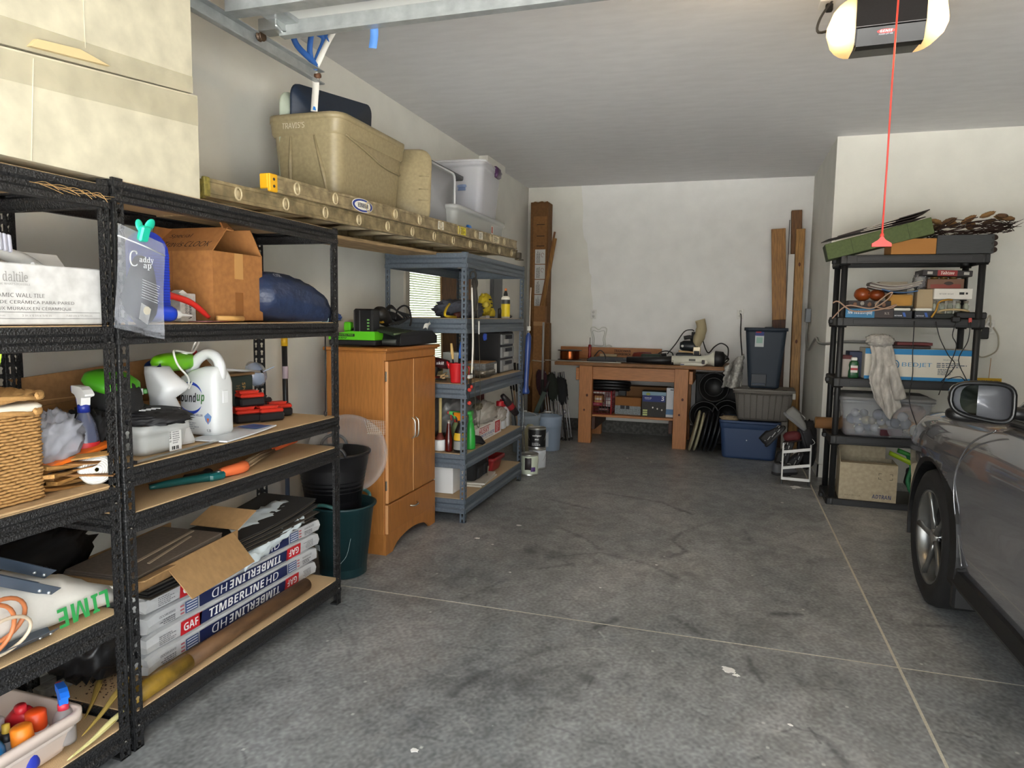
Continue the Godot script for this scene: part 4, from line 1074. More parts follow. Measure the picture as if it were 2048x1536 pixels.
	A(o, "sheets", G.new().grid(4, 4, func(u, v): return V((u - 0.5) * 0.16, 0.006 + 0.008 * pow(v, 3) * u, (0.5 - v) * 0.36), 0.005).m(), S("d8dbe0", 0.4))
	A(o, "blue_print", G.new().at(V(0.01, 0.0125, -0.13), V(0, -12, 0)).box(Vector3.ZERO, V(0.10, 0.001, 0.09)).m(), S("2d66a6", 0.4))
	o = T("metal_strip", "thin bright metal strip lying slantwise along the shelf front", "metal strip", V(-1.825, 0.945, -2.08), V(0, 3.5, 0))
	A(o, "strip", G.new().box(V(0, 0.001, 0), V(0.022, 0.003, 0.72), 0.0008).m(), S("9a958a", 0.35, 0.7))
	A(o, "hook", G.new().box(V(0, 0.003, 0.36), V(0.024, 0.01, 0.006)).m(), black)
	o = T("extension_pole", "black and silver pole with yellow top leaning against the wall behind the batteries", "pole", V(-2.4, 0, -3.36), V(0, 0, 0))
	A(o, "shaft", G.new().smooth().tube([V(0, 0.5, 0), V(-0.005, 1.26, 0)], 0.016, 10).m(), S("1c1d21", 0.35))
	A(o, "lower_shaft", G.new().smooth().tube([V(0, 0.0, 0), V(0, 0.5, 0)], 0.013, 10).m(), S("5f6d86", 0.3, 0.6))
	A(o, "top_grip", G.new().smooth().tube([V(-0.005, 1.245, 0), V(-0.005, 1.31, 0)], 0.019, 10).m(), S("e0b116", 0.5))
	A(o, "sticker", G.new().smooth().at(V(-0.002, 1.06, 0)).lathe([[0.0168, 0], [0.0168, 0.07]], 12).m(), S("b9a9b4", 0.6))
	o = T("hook_cord", "black hooked cord hanging beside the far black post", "cord", V(-1.83, 0.945, -2.87))
	A(o, "cord", G.new().smooth().tube([V(0, 0.02, 0), V(0, 0.38, -0.005)], 0.003, 6).tube(arc(V(0, 0.01, 0), V(0, 0.012, 0), V(0, 0, 0.01), 0, 300, 10), 0.003, 6).m(), black)
	# ---- right unit, fourth shelf (y 0.785) ----
	o = T("folding_saw", "teal folding pruning saw lying on the fourth shelf", "saw", V(-1.88, 0.805, -2.08), V(0, 70, 0))
	A(o, "handle", G.new().smooth().at(V(0, 0, -0.01)).tube(spline([V(-0.17, 0, 0), V(-0.08, 0.002, 0), V(0.02, 0.0, 0), V(0.08, 0, 0.01)], 4), [0.008, 0.01, 0.012, 0.014, 0.014, 0.014, 0.015, 0.015, 0.016, 0.017, 0.018, 0.015, 0.012], 10).m(), S("0f4a48", 0.35))
	A(o, "pivot_head", G.new().at(V(0.075, 0, -0.005), V(0, 8, 0)).box(V(0, 0, 0), V(0.07, 0.03, 0.045), 0.008).m(), S("1b5b5c", 0.3))
	A(o, "bolt", G.new().smooth().at(V(0.085, 0.016, 0.0)).blob(V(0.01, 0.006, 0.01)).m(), S("8d9396", 0.3, 0.8))
	A(o, "blade", G.new().box(V(-0.06, 0.004, -0.03), V(0.2, 0.003, 0.025)).m(), S("26262a", 0.4, 0.5))
	o = T("black_clamp", "black clamp lying behind the teal saw", "tool", V(-1.93, 0.803, -2.13), V(0, 75, 0))
	A(o, "jaw", G.new().box(V(0, 0, 0), V(0.09, 0.022, 0.04), 0.006).smooth().at(V(0.05, 0.005, 0)).blob(V(0.02, 0.016, 0.02)).m(), black)
	o = T("hand_broom", "hand broom with orange ends and pale bristles lying on the fourth shelf", "broom", V(-1.84, 0.81, -2.26), V(0, 0, 0))
	A(o, "cap", G.new().smooth().tube(spline([V(-0.02, 0.0, 0.1), V(-0.01, 0.003, 0.06), V(0.0, 0.004, 0.0), V(-0.005, 0.004, -0.04)], 4), [0.006, 0.013, 0.017, 0.019, 0.02, 0.021, 0.022, 0.023, 0.023, 0.024, 0.024, 0.024, 0.024], 10).m(), S("e2703f", 0.5))
	var br := G.new().smooth()
	for i in 26:
		var a := TAU * i / 26.0 + 0.3
		var rr := 0.006 + 0.015 * fmod(i * 0.37, 1.0)
		br.tube([V(rr * cos(a), rr * sin(a) * 0.8 + 0.004, -0.03), V(rr * cos(a) * 0.9 - 0.06, rr * sin(a) * 0.8 + 0.006, -0.2), V(rr * cos(a) * 0.8 - 0.09, rr * 0.5 * sin(a) + 0.008, -0.34)], 0.0028, 4)
	A(o, "bristles", br.m(), S("9b8263", 0.8)).set_meta("kind", "stuff")
	A(o, "comb_bar", G.new().at(V(-0.112, 0.012, -0.45), V(0, 10, 0)).box(V(0, 0, 0), V(0.022, 0.022, 0.26), 0.005).m(), S("d9622f", 0.5))
	# ---- left unit, fourth shelf (y 0.485) ----
	lime_bag()
	var ang := [[0, 0], [0.04, 0], [0.04, 0.002], [0.002, 0.002], [0.002, 0.04], [0, 0.04]]
	for k in 3:
		var q: Array = [[V(-1.87, 0.80, -1.2), V(-1.875, 0.65, -1.46), "blue-grey steel angle lying uppermost across the bag of lime"], [V(-1.83, 0.755, -1.19), V(-1.835, 0.61, -1.44), "blue-grey steel angle lying below the uppermost one on the bag of lime"], [V(-1.83, 0.505, -1.15), V(-1.835, 0.495, -1.44), "blue-grey steel angle lying flat on the shelf before the bag of lime"]][k]
		o = T("steel_angle", q[2], "steel bar", q[0], Vector3.ZERO, "loose shelving angles")
		A(o, "bar", G.new().ext(ang, Vector3.ZERO, q[1] - q[0], V(-0.6, 0.8, 0)).m(), S("4e5b6c", 0.4, 0.4))
		var d: Vector3 = q[1] - q[0]
		A(o, "rivet", G.new().smooth().at(d * 0.96 + V(0.012, 0.01, 0)).blob(V(0.005, 0.005, 0.005)).at(d * 0.85 + V(0.012, 0.01, 0)).blob(V(0.005, 0.005, 0.005)).m(), S("cfd3d6", 0.3, 0.8))
	o = T("rubber_cable", "copper-orange rubber cord coiled in front of the steel angles", "cord", V(-1.805, 0.56, -1.27))
	A(o, "loops", G.new().smooth().tube(arc(V(0, 0.05, 0.0), V(0.01, 0.06, 0), V(0, 0, 0.075), 0, 350, 24), 0.006, 8, true).tube(arc(V(0.006, 0.035, 0.03), V(0.01, 0.07, 0), V(0, 0, 0.07), 0, 350, 24), 0.006, 8, true).m(), S("bb7247", 0.4))
	o = T("coiled_cable", "cream cord coiled below the copper-orange one", "cord", V(-1.80, 0.545, -1.275))
	A(o, "loops", G.new().smooth().tube(arc(V(0, 0.02, 0.0), V(0.01, 0.05, 0), V(0, 0, 0.08), 0, 350, 24), 0.005, 8, true).m(), S("c9b8a0", 0.5))
	o = T("black_plastic", "black plastic sheeting bunched behind the bag of lime", "plastic sheet", V(-2.19, 0.58, -1.6))
	crumple(o, "folds", V(0.05, 0.12, 0.27), 0.35, 21, S("121214", 0.35), 0.7)
	o = T("black_plastic", "black plastic sheeting bunched on the bottom shelf below the bag of lime", "plastic sheet", V(-2.08, 0.27, -1.78))
	crumple(o, "folds", V(0.13, 0.1, 0.12), 0.3, 23, S("141416", 0.35), 0.7)
	o = T("dry_straw", "wisps of dry straw caught on the top beam", "straw", V(-1.783, 1.765, -1.5))
	var sg := G.new()
	for k in 16:
		sg.tube(spline([V(0.004, 0.0, 0.1 - k * 0.014), V(0.008, 0.008 * sin(k * 2.1), 0.07 - k * 0.014), V(0.006, 0.01 * cos(k * 1.7) - 0.006, 0.03 - k * 0.013)], 3), 0.0009, 3)
	A(o, "wisps", sg.m(), S("b08d5a", 0.9))
	o.set_meta("kind", "stuff")
	# ---- bottom shelves ----
	shingles()
	bottle_bin()

func basket():
	var o := T("wicker_basket", "lidded wicker basket with a white cloth liner", "basket", V(-1.985, 0.898, -1.19))
	var wk := S("b98d55", 0.75, 0, "fine", V(4, 4, 4))
	var L := 0.52
	var D := 0.30
	var rows := 27
	var per := 2 * (L + D)
	var st := int(per / 0.0125)
	var body := G.new().smooth()
	var path := func(t: float) -> Vector2:   # point and outline of a rectangle with soft corners
		var r := 0.025
		var w := D / 2 - r
		var h := L / 2 - r
		var d := fposmod(t, 1.0) * (4 * w + 4 * h + TAU * r)
		for c in 4:
			var e := 2 * h if c % 2 == 0 else 2 * w
			var cx := [1, -1, -1, 1][c] as float
			var cz := [-1, -1, 1, 1][c] as float
			if d < e:
				match c:
					0: return Vector2(D / 2, h - d)
					1: return Vector2(w - d, -L / 2)
					2: return Vector2(-D / 2, -h + d)
					3: return Vector2(-w + d, L / 2)
			d -= e
			if d < PI / 2 * r:
				var a := PI / 2 * c + d / r
				return Vector2(cx * w + r * cos(a), cz * h - r * sin(a))
			d -= PI / 2 * r
		return Vector2(D / 2, h)
	for j in rows:
		var pts := []
		for i in st * 3:
			var t := float(i) / (st * 3)
			var p: Vector2 = path.call(t)
			var n := p.normalized()
			var wv := 0.0022 * sin(PI * i / 3.0 * 1.0 + (PI if j % 2 else 0.0)) + 0.0012 * sin(i * 0.31 + j * 1.7)
			pts.append(V(p.x + n.x * wv, 0.006 + j * 0.0092 + 0.0008 * sin(i * 0.5 + j), p.y + n.y * wv))
		body.tube(pts, 0.0046, 4, true)
	A(o, "weave", body.m(), wk).set_meta("kind", "stuff")
	A(o, "inner_wall", G.new().loft([G.ring(D - 0.012, L - 0.012, 0.02, 0.002), G.ring(D - 0.012, L - 0.012, 0.02, 0.245)], true, false).m(), S("7d5c34", 0.9))
	var braid := func(y: float, w: float, l: float, rr: float) -> G:
		var g := G.new().smooth()
		for k in 2:
			var pts := []
			var rg := Array(G.ring(w, l, 0.03, y, 4))
			for i in 300:
				var t := i / 300.0 * rg.size()
				var a: Vector3 = rg[int(t) % rg.size()]
				var b: Vector3 = rg[(int(t) + 1) % rg.size()]
				var p := a.lerp(b, fmod(t, 1.0))
				pts.append(p + V(rr * 0.5 * sin(i * 0.9 + k * PI), rr * 0.6 * cos(i * 0.9 + k * PI), rr * 0.5 * sin(i * 0.9 + k * PI)))
			g.tube(pts, rr, 5, true)
		return g
	A(o, "rim", braid.call(0.25, D + 0.006, L + 0.006, 0.008).m(), wk)
	A(o, "liner", G.new().smooth().loft([G.ring(D + 0.012, L + 0.012, 0.03, 0.252), G.ring(D + 0.016, L + 0.016, 0.03, 0.264), G.ring(D, L, 0.03, 0.272)], false, true).m(), S("e5dfd0", 0.85))
	var lidn := A(o, "lid", braid.call(0.0, D + 0.01, L + 0.01, 0.008).m(), wk)
	lidn.position = V(0.004, 0.29, 0.0)
	lidn.rotation_degrees = V(1.5, 0, -1)
	var lw := G.new().smooth()
	for j in 16:
		var pts := []
		for i in 60:
			var z := (i / 59.0 - 0.5) * (L - 0.01)
			pts.append(V(-D / 2 + 0.01 + j * (D - 0.02) / 15.0, 0.004 + 0.002 * sin(i * 1.6 + (PI if j % 2 else 0.0)), z))
		lw.tube(pts, 0.0085, 4)
	A(lidn, "lid_weave", lw.m(), wk).set_meta("kind", "stuff")
	A(o, "handle_hole", G.new().at(V(D / 2 + 0.005, 0.19, -0.055), FX).box(V(0, 0, 0), V(0.045, 0.035, 0.004), 0.002).m(), S("b9b2a4", 0.8), "cloth showing through the hand hole")

func jug():
	var o := T("weedkiller_jug", "white plastic jug with a handle and a blue-ringed printed label", "jug", V(-1.985, 0.948, -2.26))
	var wm := S("d5d8d9", 0.32)
	var js := []
	for q in [[0.17, 0.105, 0.0, 0], [0.18, 0.115, 0.012, 0], [0.18, 0.115, 0.20, 0], [0.172, 0.108, 0.225, 0], [0.13, 0.085, 0.25, 0.018], [0.07, 0.06, 0.268, 0.045]]:
		js.append(G.ring(q[0], q[1], 0.025, q[2], 4, q[3], 0))
	A(o, "body", G.new().smooth().loft(js).m(), wm)
	A(o, "handle", G.new().smooth().tube(spline([V(0.068, 0.22, 0), V(0.07, 0.27, 0), V(0.045, 0.31, 0), V(0.0, 0.315, 0), V(-0.045, 0.285, 0), V(-0.065, 0.235, 0), V(-0.06, 0.2, 0)], 5), 0.021, 12).m(), wm)
	A(o, "spout", G.new().smooth().at(V(-0.07, 0.25, 0.0), V(0, 0, 28)).lathe([[0.022, -0.03], [0.024, 0.0], [0.024, 0.035], [0.018, 0.04], [0.001, 0.04]], 16).m(), wm)
	A(o, "grip_dimple", G.new().at(V(0.0905, 0.15, 0.0), FX).box(V(0, 0, 0), V(0.03, 0.05, 0.003), 0.0014).m(), S("dfe2e4", 0.3))
	var bl := S("1f3fa6", 0.5)
	A(o, "label_ring", ring_arc(V(-0.025, 0.145, 0.0583), 0.058, 0.012, 20, 160).m(), bl)
	A(o, "label_ring", ring_arc(V(-0.025, 0.145, 0.0583), 0.058, 0.012, 215, 330).m(), bl)
	W(o, "Round", V(-0.045, 0.147, 0.0586), FZ, 0.09, 0.038, S("15171c", 0.6), "b", 0.1)
	W(o, "up", V(0.022, 0.142, 0.0586), FZ, 0.036, 0.038, S("2f6e2c", 0.6), "b", 0.1)
	W(o, "WEED & GRASS KILLER", V(-0.02, 0.078, 0.0586), FZ, 0.1, 0.008, S("2a3a6a", 0.6))
	A(o, "badge", G.new().ext([[-0.017, 0.006], [0, 0.02], [0.017, 0.006], [0.012, -0.012], [0, -0.026], [-0.012, -0.012]], V(0.055, 0.07, 0.0580), V(0.055, 0.07, 0.0588)).m(), S("6f8fc2", 0.5))
	A(o, "badge", G.new().ext([[-0.006, 0.0], [0.006, 0.0], [0, -0.02]], V(0.055, 0.068, 0.0588), V(0.055, 0.068, 0.0592)).m(), S("c2602c", 0.5))
	small_print(o, V(-0.03, 0.035, 0.0582), FZ, 0.09, 0.03, 4, S("9aa0a8", 0.7), 5)
	W(o, "1.33", V(0.058, 0.02, 0.0586), FZ, 0.02, 0.01, S("44484f", 0.7))

func ring_arc(c: Vector3, r: float, w: float, a0: float, a1: float) -> G:
	var g := G.new()
	for i in 20:
		var t0 := deg_to_rad(lerpf(a0, a1, i / 20.0))
		var t1 := deg_to_rad(lerpf(a0, a1, (i + 1) / 20.0))
		var k0 := w * sin(PI * i / 20.0) / 2
		var k1 := w * sin(PI * (i + 1) / 20.0) / 2
		g.quad(c + V(cos(t0), sin(t0), 0) * (r - k0), c + V(cos(t0), sin(t0), 0) * (r + k0), c + V(cos(t1), sin(t1), 0) * (r + k1), c + V(cos(t1), sin(t1), 0) * (r - k1))
	return g

func battery(o: Node3D, top: Material) -> void:
	var blk := S("1b1b1e", 0.45)
	A(o, "base", G.new().box(V(0, 0.02, 0), V(0.115, 0.04, 0.08), 0.008).m(), blk)
	A(o, "top", G.new().box(V(0, 0.047, 0), V(0.11, 0.018, 0.076), 0.006).box(V(-0.01, 0.061, 0), V(0.085, 0.014, 0.05), 0.004).box(V(-0.01, 0.066, 0.02), V(0.09, 0.006, 0.006), 0.001).box(V(-0.01, 0.066, -0.02), V(0.09, 0.006, 0.006), 0.001).m(), top)
	A(o, "latch", G.new().box(V(0.056, 0.044, 0), V(0.012, 0.026, 0.034), 0.005).box(V(0.062, 0.044, 0), V(0.005, 0.013, 0.018), 0.002).m(), top)
	A(o, "sticker", G.new().box(V(0.0578, 0.013, 0.008), V(0.001, 0.012, 0.03)).m(), S("a9bcd0", 0.5))
	W(o, "RIDGID", V(0.0578, 0.026, 0.0), FX, 0.03, 0.006, S("d5d5d5", 0.5))

func lime_bag():
	var o := T("lime_bag", "white paper sack of garden lime lying on the shelf, green capitals upside down", "sack", V(-2.0, 0.492, -1.38))
	var fn := FastNoiseLite.new(); fn.seed = 4; fn.frequency = 1.6
	var secs := []
	for k in 17:
		var t := k / 16.0
		var z := 0.30 - t * 0.585
		var hh := lerpf(0.27, 0.12, t) * pow(sin(PI * clampf(t, 0.02, 0.97)), 0.3)
		var r := PackedVector3Array()
		for q in 32:
			var a := TAU * q / 32
			var px := G.pwr(cos(a), 0.5) * 0.175
			var py := G.pwr(sin(a), 0.75)
			r.append(V(px * (1 + 0.03 * fn.get_noise_2d(a, t * 4)), maxf(0.0, hh * 0.5 * (1 + py) + 0.02 * fn.get_noise_3d(px * 9, py, t * 5) * clampf(py, 0, 1)), z))
		secs.append(r)
	A(o, "sack", G.new().smooth().loft(secs).m(), S("d5d1c9", 0.7, 0, "blotch", V(2, 2, 2), "crumple", 0.35))
	W(o, "LIME", V(0.183, 0.045, -0.155), V(0, 90, 180) + V(4, 0, 0), 0.17, 0.062, S("2f9a4e", 0.6), "b", -0.18)
	small_print(o, V(-0.02, 0.178, 0.02), V(-78, 60, 0), 0.14, 0.09, 9, S("55555a", 0.8), 12)
	W(o, "LIME", V(-0.06, 0.158, -0.11), V(-76, 75, 0), 0.07, 0.028, S("3f9a5a", 0.7))
	W(o, "50 LB.", V(0.03, 0.15, -0.14), V(-70, 80, 0), 0.06, 0.016, S("44444a", 0.7), "s")
	A(o, "stitched_end", G.new().smooth().tube(spline([V(-0.17, 0.06, -0.287), V(0, 0.05, -0.292), V(0.17, 0.055, -0.287)], 4), 0.006, 6).m(), S("dcd8ce", 0.7))

func shingles():
	var wrap := S("cfd0d1", 0.38, 0, "blotch", V(2, 2, 2), "crumple", 0.4)
	var asph := S("3b3833", 0.95, 0, "speck", V(6, 6, 6))
	var navy := S("1d2752", 0.45)
	var red := S("c4232b", 0.45)
	var wh := S("eeeeee", 0.5)
	var names := ["bottom bundle of white-wrapped roof shingles on the lowest shelf", "second bundle of white-wrapped roof shingles up from the lowest shelf", "third bundle of white-wrapped roof shingles, its navy print upright", "top bundle of white-wrapped roof shingles, torn open and half hidden by the tile carton"]
	for k in 4:
		var o := T("shingle_bundle", names[k], "shingle bundle", V(-2.075, 0.133 + k * 0.071, -2.39 - 0.006 * k), V(0, 0.5 - k * 0.5, 0), "wrapped roof shingles")
		var fn := FastNoiseLite.new(); fn.seed = 30 + k; fn.frequency = 3.0
		var secs := []
		for i in 21:
			var t := i / 20.0
			var r := PackedVector3Array()
			for q in [[-0.155, 0.002], [0.13, 0.002], [0.148, 0.008], [0.152, 0.035], [0.146, 0.064], [0.13, 0.069], [-0.155, 0.069]]:
				var e := 1.0 if i > 0 and i < 20 else 0.85
				r.append(V(q[0] + 0.006 * fn.get_noise_2d(q[1] * 20, t * 12), q[1] * e + 0.003 * fn.get_noise_2d(q[0] * 9, t * 14) + 0.003, 0.53 - t * 1.06 + (0.015 * fn.get_noise_1d(q[1] * 60) if i == 0 or i == 20 else 0.0)))
			r.reverse()
			secs.append(r)
		var body := A(o, "wrapper", G.new().loft(secs).m(), wrap)
		var up := k % 2 == 1     # 1 and 3: read upright; 0 and 2: upside down
		var f := V(0, 90, 0) if up else V(0, 90, 180)
		var sgn := 1.0 if up else -1.0
		var zz := func(v: float) -> float: return -v * sgn      # print runs left to right from -0.5 to 0.5
		var px := 0.1545
		var band := G.new().at(V(px, 0.037, zz.call(0.02)), f)
		band.quad(V(-0.30, -0.024, 0), V(0.26, -0.024, 0), V(0.26, 0.024, 0), V(-0.30, 0.024, 0))
		A(o, "printed_band", band.m(), navy)
		A(o, "printed_band", G.new().at(V(px, 0.037, zz.call(-0.325)), f).quad(V(-0.055, -0.026, 0), V(0.05, -0.026, 0), V(0.06, 0.026, 0), V(-0.05, 0.026, 0)).m(), red)
		W(o, "GAF", V(px + 0.0006, 0.037, zz.call(-0.325)), f, 0.075, 0.03, wh)
		W(o, "TIMBERLINE", V(px + 0.0006, 0.037, zz.call(-0.06)), f, 0.34, 0.034, wh, "b", 0.15)
		W(o, "HD", V(px + 0.0006, 0.037, zz.call(0.17)), f, 0.085, 0.034, wh, "s", 0.15)
		panel(o, "printed_box", V(px, 0.037, zz.call(0.32)), f, 0.065, 0.044, S("4a5a86", 0.5))
		for l in 4:
			A(o, "printed_box", G.new().at(V(px + 0.0012, 0.053 - l * 0.0105, zz.call(0.32)), f).box(Vector3.ZERO, V(0.054, 0.003, 0.0006)).m(), wh)
		A(o, "printed_bar", G.new().at(V(px, 0.037, zz.call(0.368)), f).box(V(0, 0.014, 0), V(0.018, 0.006, 0.0006)).box(V(0, 0, 0), V(0.018, 0.006, 0.0006)).box(V(0, -0.014, 0), V(0.018, 0.006, 0.0006)).m(), S("b8626a", 0.5))
		W(o, "BARKWOOD", V(px + 0.0003, 0.05, zz.call(0.44)), f, 0.075, 0.009, S("55555a", 0.7), "s")
		small_print(o, V(px, 0.028, zz.call(0.44)), f, 0.075, 0.022, 3, S("6a6a70", 0.8), k)
		small_print(o, V(px, 0.036, zz.call(-0.44)), f, 0.08, 0.035, 5, S("8a8a8e", 0.8), k + 9)
	for k in 12:
		var o := T("loose_shingle", "loose dark asphalt shingle in the sagging pile on the wrapped bundles", "shingle", V(-2.07 + 0.006 * ((k * 5) % 3), 0.418 + k * 0.0058, -2.39 + 0.008 * ((k * 7) % 4)), V(0, 0.8 * ((k * 3) % 4 - 1.5), 0), "loose shingles on the bundles")
		A(o, "sheet", G.new().grid(3, 10, func(u, v): return V((u - 0.5) * 0.31, 0.004 + 0.02 * pow(maxf(v - 0.55, 0), 2) * (k * 0.9) , (0.5 - v) * 1.03), 0.0045).m(), [asph, S("4a4238", 0.95, 0, "speck", V(6, 6, 6)), S("2f2d2b", 0.95, 0, "speck", V(6, 6, 6))][k % 3])
	# white film torn back off the top bundle
	var film := T("torn_film", "pale torn plastic film hanging off the shingle pile", "plastic sheet", V(-1.915, 0.485, -2.55))
	var ff := FastNoiseLite.new(); ff.seed = 6; ff.frequency = 6.0
	A(film, "film", G.new().smooth().grid(16, 14, func(u, v): return V(0.012 + 0.02 * ff.get_noise_2d(u, v * 2) - 0.16 * pow(1 - v, 2), 0.035 * (1 - v) - 0.14 * v * (0.35 + 0.65 * (1 - u)) + 0.02 * ff.get_noise_2d(u * 2 + 4, v), 0.19 - u * 0.42 - 0.06 * (1 - v)), 0.0015).m(), S("cfdadf", 0.3, 0, "", Vector3.ONE, "crumple", 0.5))
	# open carton of grey planks
	var kraft := S("b08a5c", 0.85, 0, "fine", V(1.2, 1.2, 1.2))
	var o := T("plank_carton", "open flat carton of grey floor tiles on top of the shingles", "box", V(-2.04, 0.492, -2.02), V(0, 6, -1.5))
	A(o, "tray", G.new().box(V(0, 0.003, 0), V(0.32, 0.006, 0.60)).box(V(0.157, 0.022, 0), V(0.006, 0.044, 0.60)).box(V(-0.157, 0.022, 0), V(0.006, 0.044, 0.60)).box(V(0, 0.022, 0.297), V(0.32, 0.044, 0.006)).m(), kraft)
	flap(o, V(0.16, 0.044, -0.06), V(0, 0, -1), V(1, -1.0, 0.05), 0.15, 0.4, kraft)
	flap(o, V(0.05, 0.044, -0.297), V(-1, 0, 0), V(0.25, 0.55, -1), 0.12, 0.22, kraft)
	flap(o, V(0.16, 0.044, 0.22), V(0, 0, -1), V(1, 0.25, 0.0), 0.05, 0.16, kraft)
	for k in 6:
		var t := T("grey_tile", "thin grey-brown floor tile stacked in the open flat carton", "tile", V(-2.04 + 0.004 * (k % 3), 0.5 + k * 0.0075, -2.0), V(0, 6 + (k % 3) * 0.8, -1.5), "grey floor tiles in the carton")
		A(t, "plate", G.new().box(V(0, 0.003, 0), V(0.27, 0.006, 0.5), 0.001).m(), S("7d7064", 0.6, 0, "fine", V(2, 2, 2)))
		if k == 5:
			A(t, "edge_strip", G.new().at(V(0.03, 0.008, -0.05), V(0, 4, 0)).box(Vector3.ZERO, V(0.012, 0.003, 0.36)).m(), S("b9a68e", 0.6))
			A(t, "edge_strip", G.new().at(V(0.07, 0.008, -0.02), V(0, 8, 0)).box(Vector3.ZERO, V(0.01, 0.003, 0.3)).m(), S("b9a68e", 0.6))
	# cardboard tube with a yellow sleeve
	o = T("cardboard_tube", "long brown tube with a golden wrapped end lying before the shingles", "tube", V(-1.845, 0.163, -2.2))
	A(o, "tube", G.new().smooth().tube([V(0.015, 0, 0.28), V(0.0, 0, -0.1), V(-0.005, 0, -0.52)], 0.03, 16).m(), S("7d5a3a", 0.6, 0, "dirty", V(3, 3, 1)))
	A(o, "sleeve", G.new().smooth().tube([V(0.022, 0, 0.52), V(0.015, 0, 0.25)], 0.0315, 16).m(), S("a8842c", 0.4, 0, "dirty", V(3, 3, 3)), "golden sleeve")
	for k in 3:
		o = T("dry_stalk", ["dry yellow stalk pointing out past the black post", "dry yellow stalk lying flat behind the pointed one", "pale split stalk lying in front of the plastic bin"][k], "stalk", [V(-1.87, 0.16, -1.66), V(-1.98, 0.15, -1.7), V(-1.81, 0.125, -1.58)][k], [V(8, 12, 0), V(0, 35, 0), V(0, 4, 0)][k])
		A(o, "stem", G.new().smooth().tube(spline([V(0, 0.02, -0.16), V(0, 0.015, -0.05), V(0.004, 0.0, 0.05), V(0, -0.01, 0.14)], 5), [0.006, 0.007, 0.007, 0.008, 0.008, 0.009, 0.01, 0.01, 0.009, 0.008, 0.007, 0.006, 0.005, 0.004, 0.003, 0.001], 7).m(), [S("a08640", 0.8), S("8f7534", 0.8), S("d9cf8f", 0.7)][k])
		A(o, "leaf", G.new().smooth().grid(2, 8, func(u, v): return V((u - 0.5) * 0.022 * (1 - v) + 0.004, 0.012 - 0.02 * v + 0.006 * absf(u - 0.5), -0.03 + v * 0.15), 0.0008).m(), S("bfa550", 0.7))
	o = T("grey_board", "rough grey board lying along the rear of the bottom shelf", "board", V(-2.15, 0.132, -1.76), V(0, 0, 0))
	A(o, "board", G.new().box(V(0, 0.018, 0), V(0.05, 0.036, 0.26), 0.004).m(), S("8a847a", 0.9, 0, "dirty", V(4, 4, 4)))
	o = T("debris", "scatter of dry leaf crumbs on the bottom shelf", "debris", V(-1.98, 0.131, -1.78))
	var rg := RandomNumberGenerator.new(); rg.seed = 14
	var dg := G.new()
	for k in 90:
		dg.at(V(rg.randfn(-0.03, 0.07), 0.001, rg.randfn(0, 0.05)), V(rg.randf() * 40, rg.randf() * 360, 0)).box(Vector3.ZERO, V(rg.randf_range(0.002, 0.008), 0.0015, rg.randf_range(0.002, 0.006)))
	A(o, "crumbs", dg.m(), S("4b3524", 0.9))
	o.set_meta("kind", "stuff")

